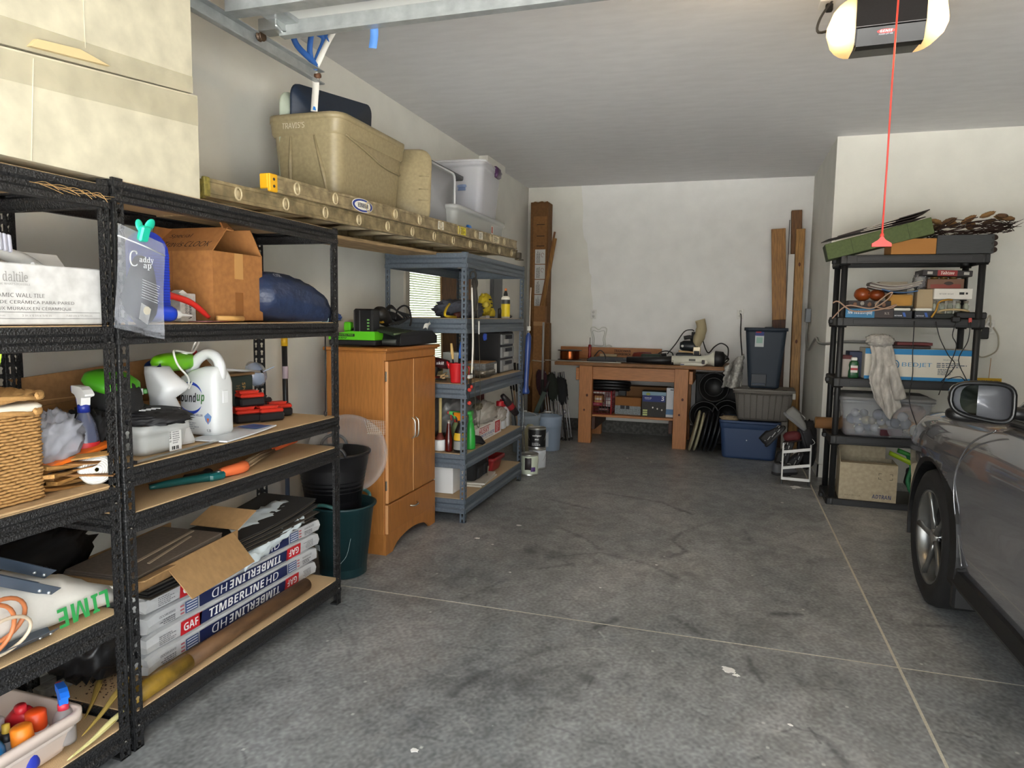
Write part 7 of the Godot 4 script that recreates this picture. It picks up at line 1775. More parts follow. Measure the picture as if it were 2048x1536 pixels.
	A(o, "body", G.new().smooth().at(V(-0.08, 0.02, 0), V(0, 0, 92)).lathe([[0.001, -0.12], [0.04, -0.1], [0.048, 0.0], [0.04, 0.1], [0.001, 0.12]], 16).m(), S("7a2a1c", 0.45))
	A(o, "sticker", G.new().box(V(-0.03, 0.01, 0.047), V(0.09, 0.04, 0.006), 0.002).m(), S("c9c9c4", 0.5))
	A(o, "barrel", G.new().smooth().tube([V(0.02, 0.015, 0), V(0.2, 0.03, 0)], 0.03, 10).m(), black)
	o = T("green_pouch", "small dark green case in front of the red power saw", "case", V(-0.85, 0.925, -8.05))
	A(o, "body", G.new().box(V(0, 0.05, 0), V(0.22, 0.1, 0.12), 0.01).m(), S("27382a", 0.6))
	o = T("leaf_blower", "white and black cordless leaf blower lying along the bench edge", "leaf blower", V(-0.6, 0.925, -7.84), V(0, -2, 0))
	A(o, "tube", G.new().smooth().tube([V(-0.5, 0.04, 0.0), V(-0.2, 0.042, 0), V(0.02, 0.048, 0)], [0.034, 0.04, 0.05], 14).m(), S("131315", 0.45))
	A(o, "body", G.new().smooth().tube([V(0.0, 0.05, 0), V(0.15, 0.055, 0), V(0.3, 0.06, 0), V(0.4, 0.068, 0), V(0.455, 0.078, 0)], [0.05, 0.05, 0.046, 0.055, 0.085], 18).m(), S("cfcdbd", 0.45))
	A(o, "handle", G.new().smooth().tube(spline([V(0.1, 0.012, 0.06), V(0.2, 0.02, 0.06), V(0.32, 0.018, 0.06), V(0.38, 0.05, 0.04)], 4), 0.022, 10).m(), S("d6d4c6", 0.45))
	A(o, "intake", G.new().smooth().at(V(0.46, 0.08, 0), V(0, 0, -90)).lathe([[0.085, -0.005], [0.088, 0.0], [0.08, 0.08], [0.05, 0.1], [0.001, 0.1]], 20).m(), S("18181b", 0.5))
	A(o, "badge", G.new().box(V(0.22, 0.062, 0.048), V(0.07, 0.022, 0.004), 0.001).m(), S("4b4a40", 0.5))
	A(o, "switch", G.new().box(V(0.34, 0.045, 0.075), V(0.03, 0.045, 0.02), 0.004).m(), S("2c2024", 0.5))
	A(o, "button", G.new().box(V(0.12, 0.012, 0.083), V(0.04, 0.01, 0.004), 0.001).m(), S("222a5a", 0.4))
	o = T("belt_sander", "dark belt sander with a cream dust bag on the workbench", "sander", V(-0.42, 0.925, -8.15))
	A(o, "base", G.new().box(V(-0.02, 0.06, 0), V(0.28, 0.12, 0.12), 0.012).m(), S("20282c", 0.45))
	A(o, "trim", G.new().at(V(-0.03, 0.135, 0.062), V(0, 0, -4)).box(Vector3.ZERO, V(0.2, 0.02, 0.01), 0.003).m(), S("b08f5c", 0.5))
	A(o, "motor", G.new().smooth().at(V(-0.02, 0.2, 0), V(0, 0, 90)).lathe([[0.001, -0.1], [0.05, -0.1], [0.06, -0.05], [0.06, 0.06], [0.04, 0.1], [0.001, 0.1]], 16).m(), S("1b2226", 0.45))
	A(o, "badge", G.new().smooth().at(V(-0.09, 0.2, 0.058)).blob(V(0.016, 0.014, 0.004)).m(), S("d0d0cc", 0.5))
	A(o, "handle", G.new().smooth().tube(spline([V(-0.08, 0.29, 0), V(0.0, 0.3, 0), V(0.02, 0.24, 0.0)], 4), 0.022, 8).m(), black)
	A(o, "front_knob", G.new().smooth().tube([V(0.02, 0.25, 0.01), V(0.03, 0.36, 0.01)], [0.02, 0.026], 10).m(), black)
	A(o, "dust_bag", G.new().smooth().tube(spline([V(0.07, 0.2, 0.02), V(0.075, 0.26, 0.02), V(0.1, 0.34, 0.02), V(0.11, 0.42, 0.02), V(0.09, 0.5, 0.02)], 4), [0.035, 0.04, 0.045, 0.05, 0.055, 0.06, 0.064, 0.062, 0.058, 0.06, 0.062, 0.06, 0.055, 0.054, 0.054, 0.056, 0.056], 14).m(), S("a89c7c", 0.9, 0, "", Vector3.ONE, "crumple", 0.6))
	A(o, "clamp", G.new().box(V(0.07, 0.15, 0.05), V(0.08, 0.09, 0.04), 0.005).m(), S("b9ad92", 0.4, 0.4))
	A(o, "clamp_plate", G.new().box(V(0.07, 0.12, 0.072), V(0.06, 0.06, 0.008), 0.002).m(), black)
	A(o, "cord", G.new().smooth().tube(spline([V(-0.26, 0.1, 0.0), V(-0.17, 0.22, 0), V(-0.08, 0.36, 0), V(0.0, 0.385, 0), V(0.03, 0.37, 0.0)], 5), 0.007, 6).m(), black)
	A(o, "cord", G.new().smooth().tube(spline([V(0.12, 0.3, 0.0), V(0.16, 0.18, 0), V(0.2, 0.13, 0.02), V(0.26, 0.2, 0.02), V(0.33, 0.24, 0.02), V(0.4, 0.2, 0.02), V(0.41, 0.12, 0.02), V(0.4, 0.06, 0.04)], 5), 0.007, 6).m(), black)
	A(o, "cord_loop", G.new().smooth().tube(spline([V(-0.34, 0.02, 0.02), V(-0.36, 0.1, 0.0), V(-0.28, 0.135, 0.0), V(-0.2, 0.11, 0.0), V(-0.2, 0.03, 0.02)], 5), 0.007, 6).m(), black)
	o = T("charger_heap", "tangle of black chargers and cords at the bench end", "chargers", V(-0.1, 0.925, -8.05))
	for k in 4:
		A(o, "charger", G.new().at(V(-0.06 + k * 0.035, 0.05 + 0.02 * (k % 2), 0.02 * k), V(10 * k, 30 * k, 0)).box(Vector3.ZERO, V(0.06, 0.09, 0.05), 0.008).m(), S("19191c", 0.5))
		A(o, "cord", G.new().smooth().tube(spline([V(-0.02, 0.03, 0.02), V(0.04, 0.12 - k * 0.02, 0.03), V(0.1, 0.07, 0.0 + k * 0.02), V(0.05, 0.02, 0.05)], 5), 0.005, 5).m(), black)
	for k in 2:
		A(o, "plug", G.new().smooth().at(V(-0.13 - k * 0.035, 0.05, 0.08), V(0, 0, 20)).lathe([[0.001, 0], [0.014, 0.0], [0.01, 0.06], [0.004, 0.08]], 10).m(), S("cfcfc9", 0.5))
	# under the bench (shelf top y 0.33)
	o = T("wire_basket", "red wire basket holding small parts under the workbench", "basket", V(-1.385, 0.33, -7.98))
	var wg := G.new()
	var wr := S("6e1f24", 0.4, 0.3)
	for k in 8:
		var x := -0.12 + k * 0.034
		wg.tube([V(x, 0, 0.13), V(x, 0.26, 0.13)], 0.0025, 5).tube([V(x, 0, -0.13), V(x, 0.26, -0.13)], 0.0025, 5)
		wg.tube([V(0.122, 0, -0.13 + k * 0.037), V(0.122, 0.26, -0.13 + k * 0.037)], 0.0025, 5)
	for k in 6:
		var y := 0.003 + k * 0.0515
		wg.tube([V(-0.122, y, 0.13), V(0.122, y, 0.13), V(0.122, y, -0.13), V(-0.122, y, -0.13)], 0.003 if k % 5 else 0.006, 5, true)
	A(o, "wires", wg.m(), wr)
	A(o, "corner_post", G.new().smooth().tube([V(0.122, 0, 0.13), V(0.122, 0.27, 0.13)], 0.008, 8).m(), S("9a2a30", 0.4))
	var inn := [["b0894f", V(0.10, 0.09, 0.1), V(-0.04, 0.16, 0.0), "tan carton inside the red wire basket"], ["d8d6d2", V(0.16, 0.02, 0.1), V(-0.03, 0.24, 0.03), "white packet on top inside the red wire basket"], ["b3304f", V(0.12, 0.03, 0.1), V(-0.06, 0.105, 0.05), "pink striped packet inside the red wire basket"], ["1c1c1e", V(0.14, 0.04, 0.1), V(0.03, 0.05, 0.04), "black tool inside the red wire basket"], ["a9adb0", V(0.06, 0.1, 0.05), V(0.08, 0.13, 0.04), "grey metal part inside the red wire basket"]]
	for q in inn:
		var t := T("small_part", q[3], "packet", V(-1.385, 0.33, -7.98) + q[2])
		A(t, "body", G.new().box(Vector3.ZERO, q[1], 0.006).m(), S(q[0], 0.6))
		A(t, "band", G.new().box(V(0, 0, q[1].z / 2), V(q[1].x * 0.7, q[1].y * 0.3, 0.002)).m(), S("c9c4bc", 0.6))
	o = T("garden_hose", "thick black corrugated hose coiled above the red wire basket", "hose", V(-1.34, 0.62, -8.12))
	for k in 3:
		A(o, "coil", G.new().smooth().tube(arc(V(0, k * 0.035 - 0.02, 0), V(0.24, 0, 0), V(0, 0.02, 0.13), 0, 350, 26), 0.024, 8, true).m(), S("141517", 0.4))
	o = T("carton", "plain brown carton behind the boxes under the workbench", "box", V(-0.88, 0.33, -8.2))
	carton(o, V(0.5, 0.31, 0.2), S("6b4a2a", 0.85))
	o = T("black_case", "small black case between the basket and the brown carton", "case", V(-1.17, 0.33, -8.12))
	A(o, "body", G.new().box(V(0, 0.14, 0), V(0.09, 0.28, 0.12), 0.006).m(), black)
	A(o, "white_strip", G.new().box(V(0.01, 0.16, 0.09), V(0.1, 0.03, 0.06), 0.004).m(), S("d5d5d2", 0.6))
	o = T("photo_carton", "short brown carton with a grey printed lower half under the workbench", "box", V(-1.075, 0.33, -7.97), V(0, -4, 0))
	carton(o, V(0.3, 0.2, 0.14), S("8a5a2c", 0.85))
	A(o, "print", G.new().box(V(0, 0.052, 0.0705), V(0.3, 0.1, 0.001)).m(), S("9aa3a6", 0.6, 0, "dirty", V(9, 9, 9)))
	A(o, "print_panel", G.new().box(V(-0.06, 0.085, 0.0715), V(0.05, 0.04, 0.001)).box(V(0.0, 0.085, 0.0715), V(0.04, 0.04, 0.001)).m(), S("22242a", 0.6))
	o = T("light_set_carton", "carton of garden lights with a blue band and a large 3 under the workbench", "box", V(-0.785, 0.33, -7.93), V(0, 2, 0))
	carton(o, V(0.265, 0.285, 0.16), S("2f3a2c", 0.6))
	A(o, "print_base", G.new().box(V(0, 0.14, 0.0806), V(0.262, 0.282, 0.001)).m(), S("2c261f", 0.6, 0, "dirty", V(9, 9, 9)))
	A(o, "print_top", G.new().box(V(0, 0.262, 0.0815), V(0.262, 0.04, 0.001)).m(), S("7f9db0", 0.6))
	A(o, "print_blue", G.new().box(V(0, 0.205, 0.0815), V(0.25, 0.07, 0.001)).m(), S("182a6e", 0.6))
	A(o, "print_logo", G.new().smooth().at(V(-0.065, 0.255, 0.082)).blob(V(0.024, 0.016, 0.002)).m(), S("8f9a4a", 0.6))
	W(o, "3", V(0.095, 0.21, 0.0826), FZ, 0.03, 0.05, S("e6e6ee", 0.5))
	W(o, "SOLAR LED", V(-0.065, 0.212, 0.0826), FZ, 0.075, 0.014, S("e0e0ea", 0.5))
	W(o, "PATH LIGHT SET", V(-0.065, 0.196, 0.0826), FZ, 0.06, 0.008, S("e0e0ea", 0.5), "s")
	for k in 3:
		A(o, "print_lamp", G.new().smooth().at(V(-0.01 + k * 0.05, 0.105 - k * 0.012, 0.082)).blob(V(0.008, 0.01, 0.002)).m(), S("e9e4da", 0.6))
	A(o, "print_icons", G.new().box(V(-0.095, 0.07, 0.0815), V(0.05, 0.018, 0.001)).box(V(-0.095, 0.045, 0.0815), V(0.05, 0.018, 0.001)).box(V(-0.095, 0.02, 0.0815), V(0.05, 0.018, 0.001)).m(), S("b5bd7a", 0.6))
	o = T("tall_box", "tall white carton with a blue foot beside the bench leg", "box", V(-0.6, 0.33, -7.95))
	carton(o, V(0.1, 0.33, 0.14), S("cfd2d6", 0.65))
	A(o, "print", G.new().box(V(0, 0.06, 0.0705), V(0.1, 0.06, 0.001)).m(), S("5a7fa8", 0.6))
	A(o, "hand_slot", G.new().box(V(0.01, 0.31, 0.0705), V(0.035, 0.01, 0.001)).m(), black)
	# right of the bench: black speaker tubs, leaning seat tops, totes, bin
	for k in 3:
		o = T("black_bucket", ["black bucket lying on its side, uppermost of the pile by the bench", "black bucket lying on its side, lower left in the pile by the bench", "black bucket lying on its side, lower right in the pile by the bench"][k], "bucket", [V(-0.13, 0.68, -7.95), V(-0.22, 0.36, -7.95), V(0.02, 0.38, -8.0)][k], V(82, 0, 6))
		A(o, "body", G.new().smooth().lathe([[0.001, -0.16], [0.11, -0.16], [0.12, -0.15], [0.155, 0.1], [0.165, 0.11], [0.165, 0.125], [0.148, 0.125], [0.115, -0.14], [0.001, -0.145]], 28).m(), S("09090a", 0.5))
		A(o, "base_ring", G.new().smooth().tube(arc(V(0, 0.128, 0), V(0.1, 0, 0), V(0, 0, 0.1), 0, 345, 20), 0.004, 5, true).m(), S("1b1b1e", 0.35))
	o = T("black_crate", "black crate behind the pile of black buckets, with added height over the dark wall", "crate", V(-0.12, 0, -8.36))
	A(o, "body", G.new().box(V(0, 0.4, 0), V(0.46, 0.8, 0.3), 0.01).m(), S("0d0d0f", 0.6))  # black height added in place of the dark wall behind the buckets
	A(o, "rim", G.new().box(V(0, 0.8, 0), V(0.48, 0.02, 0.32), 0.004).m(), S("121214", 0.6))
	for k in 6:
		var lab: String = ["cream seat top leaning outermost against the bench leg", "cream seat top leaning second against the bench leg", "black seat top leaning next to the cream ones", "black seat top leaning in the middle of the black ones", "black seat top leaning fourth of the black and cream row", "black seat top leaning closest to the blue tote"][k]
		o = T("seat_top", lab, "seat top", V(-0.37 + k * 0.048, 0.02, -7.63 - 0.01 * k), V(0, 3, -13), "seat tops leaning by the bench")
		var m := S("a5a084", 0.45) if k < 2 else S("1d2025", 0.35)
		var hh := 0.225 - 0.012 * (k % 2)
		A(o, "disc", G.new().smooth().at(V(0, hh, 0), V(0, 0, 90)).lathe([[0.001, -0.012], [hh - 0.012, -0.012], [hh, -0.005], [hh, 0.005], [hh - 0.012, 0.012], [0.001, 0.012]], 30).m(), m)
		A(o, "hub", G.new().smooth().at(V(0.016, hh, 0), V(0, 0, -90)).lathe([[0.001, 0.006], [0.05, 0.0], [0.06, -0.01]], 18).m(), m)
	o = T("storage_tote", "deep blue open tote on the floor under the grey tote", "storage tote", V(0.24, 0, -7.64), V(0, -3, 0))
	var blue := S("2f4468", 0.5)
	A(o, "body", tub(Vector2(0.52, 0.4), Vector2(0.58, 0.46), 0.4, 0.05, 0.005, 0.012, 5), blue)
	A(o, "shoulder_band", G.new().smooth().loft([G.ring(0.567, 0.447, 0.05, 0.315, 5), G.ring(0.582, 0.462, 0.05, 0.325, 5), G.ring(0.592, 0.472, 0.05, 0.372, 5)], false, false).m(), blue)
	A(o, "rivet", G.new().smooth().at(V(-0.02, 0.2, 0.217)).blob(V(0.006, 0.006, 0.004)).m(), S("d8dce4", 0.4))
	o = T("crumpled_paper", "crumpled brown packing paper spilling from the blue tote", "paper", V(0.03, 0.4, -7.55))
	crumple(o, "paper", V(0.09, 0.03, 0.08), 0.4, 71, S("8f7f66", 0.9), 0.8)
	o = T("storage_tote", "grey hinged-lid tote standing on the blue tote", "storage tote", V(0.36, 0.405, -7.62), V(0, -2, 0))
	var gr := S("68645e", 0.55, 0, "fine", V(3, 3, 3))
	A(o, "body", tub(Vector2(0.49, 0.34), Vector2(0.57, 0.4), 0.31, 0.03, 0.005, 0.012), gr)
	for k in 9:
		A(o, "rib", G.new().smooth().tube([V(-0.25 + k * 0.0615, 0.28, 0.202), V(-0.235 + k * 0.057, 0.02, 0.176)], [0.007, 0.003], 6).m(), gr)
	A(o, "lid", G.new().box(V(0, 0.315, 0), V(0.6, 0.02, 0.43), 0.006).m(), S("716d67", 0.55))
	for k in 5:
		A(o, "lid_catch", G.new().box(V(-0.24 + k * 0.11, 0.327, 0.18), V(0.045, 0.005, 0.03), 0.002).m(), S("3b3936", 0.6))
	A(o, "corner_tape", G.new().box(V(0.285, 0.27, 0.19), V(0.03, 0.06, 0.05), 0.004).m(), S("a5a29a", 0.5))
	o = T("trash_bin", "tall navy waste bin with a product label standing on the grey tote", "waste bin", V(0.355, 0.732, -7.66), V(0, -2, 0))
	var nv := S("222e3c", 0.6)
	A(o, "body", tub(Vector2(0.3, 0.25), Vector2(0.4, 0.32), 0.62, 0.05, 0.004, 0.012, 5), nv)
	A(o, "pedal_recess", G.new().box(V(-0.05, 0.085, 0.131), V(0.15, 0.13, 0.012), 0.005).m(), S("131c28", 0.5))
	A(o, "pedal", G.new().box(V(-0.05, 0.045, 0.14), V(0.13, 0.02, 0.02), 0.005).m(), S("26364a", 0.45))
	A(o, "lid_tab", G.new().box(V(0.03, 0.62, 0.06), V(0.09, 0.02, 0.14), 0.006).m(), S("18222f", 0.45))
	panel(o, "label", V(-0.06, 0.505, 0.1575), V(-3, 0, 0), 0.085, 0.155, S("bfc3c4", 0.6))
	panel(o, "label_head", V(-0.06, 0.56, 0.1615), V(-3, 0, 0), 0.083, 0.04, S("2a3274", 0.6))
	panel(o, "label_brand", V(-0.07, 0.577, 0.1635), V(-3, 0, 0), 0.05, 0.012, S("a8242c", 0.6))
	panel(o, "label_photo", V(-0.06, 0.495, 0.1595), V(-3, 0, 0), 0.06, 0.06, S("8fb0a4", 0.6))
	o = T("drop_cloth", "soiled white drop cloth bunched between the bin and the bench", "cloth", V(0.07, 0.78, -7.66))
	var fc := FastNoiseLite.new(); fc.seed = 3; fc.frequency = 5.0
	A(o, "cloth", G.new().smooth().grid(14, 18, func(u, v): return V(-0.1 + u * 0.17 - 0.03 * v * (1 - u) + 0.02 * fc.get_noise_2d(u, v), 0.30 - v * 0.36 - 0.14 * (1 - u) * (1 - v), 0.06 + 0.085 * sin(u * 9 + v * 3) + 0.03 * fc.get_noise_2d(u * 2, v * 2)), 0.01).m(), S("cfcdc6", 0.9, 0, "dirty", V(5, 5, 5)))
	# lumber leaning in the corner
	o = T("timber_plank", "wide brown board leaning in the corner by the navy bin", "plank", V(0.60, 0, -8.3), V(-1.5, 0, 3.2))
	A(o, "board", G.new().box(V(0, 0.72, 0), V(0.15, 1.44, 0.025), 0.003).m(), S("5f3417", 0.55, 0, "grain", V(9, 0.8, 9)))
	A(o, "upper_board", G.new().box(V(0, 1.945, 0), V(0.15, 1.01, 0.025), 0.003).m(), S("b58040", 0.55, 0, "grain", V(9, 0.8, 9)))
	o = T("timber_plank", "yellow-brown stud leaning upright between the white strip and the wall", "plank", V(0.72, 0, -8.3), V(-1.5, 0, 0.6))
	A(o, "board", G.new().box(V(0, 1.22, 0), V(0.095, 2.44, 0.04), 0.003).m(), S("bd8a42", 0.5, 0, "grain", V(9, 0.8, 9)))
	for y in [2.05, 1.2]:
		A(o, "knot", G.new().smooth().at(V(0, y, 0.0202)).blob(V(0.012, 0.022, 0.002)).m(), S("5c3110", 0.6))
	o = T("timber_plank", "dark brown post standing tallest in the corner", "plank", V(0.755, 0, -8.5), V(0, 0, 2.2))
	A(o, "board", G.new().box(V(0, 1.33, 0), V(0.11, 2.66, 0.09), 0.004).m(), S("85582c", 0.6, 0, "grain", V(9, 0.8, 9)))
	o = T("timber_plank", "white painted strip leaning between the brown boards", "plank", V(0.625, 0, -8.22), V(-2.2, 0, 0.4))
	A(o, "board", G.new().box(V(0, 1.08, 0), V(0.062, 2.16, 0.03), 0.002).m(), S("cfcdc8", 0.6))
	o = T("metal_rod", "thin grey metal rod leaning behind the white strip", "rod", V(0.6, 0, -8.4), V(-1, 0, 0.4))
	A(o, "rod", G.new().smooth().tube([V(0, 0, 0), V(0, 2.55, 0)], 0.006, 6).m(), S("8d8d8b", 0.4, 0.6))
	# wall fittings
	for k in 2:
		o = T("wall_outlet", ["white outlet plate above the wire spool end of the bench", "white outlet plate with a black cord above the navy bin"][k], "outlet", [V(-1.637, 1.475, -8.605), V(0.105, 1.5, -8.605)][k])
		outlet(o)
	A(o, "cord", G.new().smooth().tube(spline([V(0, 0.0, 0.02), V(0.01, -0.03, 0.05), V(0.015, -0.25, 0.03), V(0.05, -0.55, 0.02)], 5), 0.007, 6).m(), black)
	o = T("junction_box", "grey metal junction box with bent conduit on the side wall", "junction box", V(0.80, 1.49, -8.2))
	A(o, "box", G.new().box(V(0, 0, 0), V(0.055, 0.15, 0.11), 0.005).m(), S("6e7276", 0.45, 0.4))
	A(o, "conduit", G.new().smooth().tube(spline([V(0, -0.07, 0), V(-0.005, -0.25, 0.04), V(-0.01, -0.34, 0.2), V(-0.01, -0.36, 0.4), V(-0.01, -0.28, 0.7), V(-0.01, -0.22, 1.0), V(-0.015, -0.26, 1.28), V(0.04, -0.26, 1.45), V(0.15, -0.24, 1.46), V(0.6, -0.235, 1.46)], 5), 0.012, 8).m(), S("9a9a96", 0.35, 0.6))
	# step rack with shoes
	o = T("step_rack", "small folding rack of white metal slats standing by the side wall", "rack", V(0.6, 0, -6.42), V(-6, -4, 0))
	var wm := S("d3d3d0", 0.4)
	for s in [-1, 1]:
		A(o, "upright", G.new().box(V(s * 0.112, 0.18, 0), V(0.014, 0.36, 0.016), 0.003).m(), wm if s < 0 else S("a9a9a6", 0.4))
		A(o, "foot", G.new().box(V(s * 0.112, 0.02, 0), V(0.018, 0.04, 0.02), 0.003).m(), black)
		A(o, "rear_leg", G.new().box(V(s * 0.112, 0.18, -0.14), V(0.012, 0.36, 0.012), 0.003).m(), S("2a2a2c", 0.4))
	for q in [[0.05, -0.0], [0.15, 0.03], [0.29, 0.03]]:
		A(o, "slat", G.new().ext([[-0.012, -0.012], [0.012, -0.012], [0.012, 0.012], [-0.012, 0.012]], V(-0.11, q[0] - q[1] * 0.3, 0), V(0.11, q[0] + q[1], 0)).m(), wm)
	var sh := [[V(0.44, 0.38, -6.6), V(0, 0, 50), "black shoe with white dots hanging toe up on the rack", "17171a", true], [V(0.56, 0.24, -6.58), V(0, 0, 75), "black shoe with white dots wedged in the rack middle", "1a1a1c", true], [V(0.62, 0.14, -6.62), V(0, 20, 60), "black shoe with white dots low in the rack", "1d1d20", true], [V(0.58, 0.52, -6.66), V(10, 0, -40), "white and grey sports shoe on top of the rack", "7d7d7a", false], [V(0.52, 0.06, -6.55), V(0, 30, 0), "grey sports shoe with white laces on the floor in the rack", "55565a", false], [V(0.66, 0.34, -6.68), V(0, 10, -70), "black shoe with a white sole against the wall", "222226", false]]
	for k in sh.size():
		o = T("shoe", sh[k][2], "shoe", sh[k][0], sh[k][1], "shoes on the rack")
		A(o, "upper", G.new().smooth().loft([G.ring(0.22, 0.07, 0.034, 0.015, 5), G.ring(0.24, 0.08, 0.04, 0.03, 5, 0.004), G.ring(0.2, 0.075, 0.035, 0.06, 5, -0.015), G.ring(0.11, 0.06, 0.028, 0.09, 5, -0.055), G.ring(0.1, 0.055, 0.026, 0.105, 5, -0.06), G.ring(0.08, 0.04, 0.02, 0.09, 5, -0.06)]).m(), S(sh[k][3], 0.7))
		A(o, "sole", G.new().smooth().loft([G.ring(0.23, 0.07, 0.034, 0, 5), G.ring(0.25, 0.082, 0.04, 0.008, 5), G.ring(0.25, 0.082, 0.04, 0.024, 5)]).m(), S("77777a" if k == 3 else "232326", 0.6))
		if sh[k][4]:
			var dg := G.new().smooth()
			for i in 36:
				var a := fmod(i * 0.618, 1.0)
				dg.at(V(-0.09 + 0.19 * a, 0.032 + 0.03 * fmod(i * 0.37, 1.0), (0.041 if i % 2 else -0.041) - 0.006 * fmod(i * 0.37, 1.0) * (1 if i % 2 else -1))).blob(V(0.0045, 0.0045, 0.002), 0, 1, 1, 1, 6, 4)
				dg.at(V(0.0 + 0.1 * a, 0.062 - 0.02 * a, -0.03 + 0.06 * fmod(i * 0.23, 1.0))).blob(V(0.004, 0.002, 0.004), 0, 1, 1, 1, 6, 4)
			A(o, "dots", dg.m(), S("d6d6d6", 0.6)).set_meta("kind", "stuff")
		else:
			A(o, "laces", G.new().smooth().tube(spline([V(0.05, 0.06, 0.02), V(0.03, 0.075, -0.02), V(0.01, 0.08, 0.025), V(-0.01, 0.09, -0.02), V(0.03, 0.1, 0.03), V(0.05, 0.08, 0.0)], 4), 0.003, 5).m(), S("cfcfca", 0.7))
	o = T("red_clog", "dark red slipper tucked in the shoe rack", "shoe", V(0.57, 0.40, -6.6), V(0, 0, 10))
	A(o, "upper", G.new().smooth().blob(V(0.075, 0.045, 0.05), 0.1, 2, 5, 0.8).m(), S("571519", 0.7))
	A(o, "sole", G.new().smooth().at(V(0, -0.04, 0)).blob(V(0.08, 0.014, 0.052)).m(), S("2a1516", 0.7))
	o = T("black_backpack", "black bag hanging against the side wall behind the shoe rack", "bag", V(0.72, 0.42, -6.82))
	A(o, "body", G.new().smooth().blob(V(0.08, 0.22, 0.1), 0.15, 2, 81, 0.75).m(), S("17181b", 0.8))
	A(o, "strap", G.new().smooth().tube(spline([V(-0.06, 0.15, 0.06), V(-0.08, 0.0, 0.1), V(-0.06, -0.15, 0.06)], 4), 0.01, 6).m(), S("222226", 0.8))
	o.position.y = 0.3

func outlet(o: Node3D) -> void:
	A(o, "plate", G.new().box(V(0, 0, 0), V(0.072, 0.115, 0.008), 0.003).m(), S("dcdbd6", 0.45))
	for s in [-1, 1]:
		var f := A(o, "socket", G.new().smooth().at(V(0, s * 0.026, 0.004), V(90, 0, 0)).lathe([[0.001, -0.002], [0.017, -0.002], [0.017, 0.002], [0.001, 0.002]], 16).m(), S("cfcec8", 0.45))
		A(f, "slot", G.new().box(V(-0.006, s * 0.026 + 0.003, 0.006), V(0.002, 0.008, 0.002)).box(V(0.006, s * 0.026 + 0.003, 0.006), V(0.002, 0.006, 0.002)).m(), S("2a2a2a", 0.6))

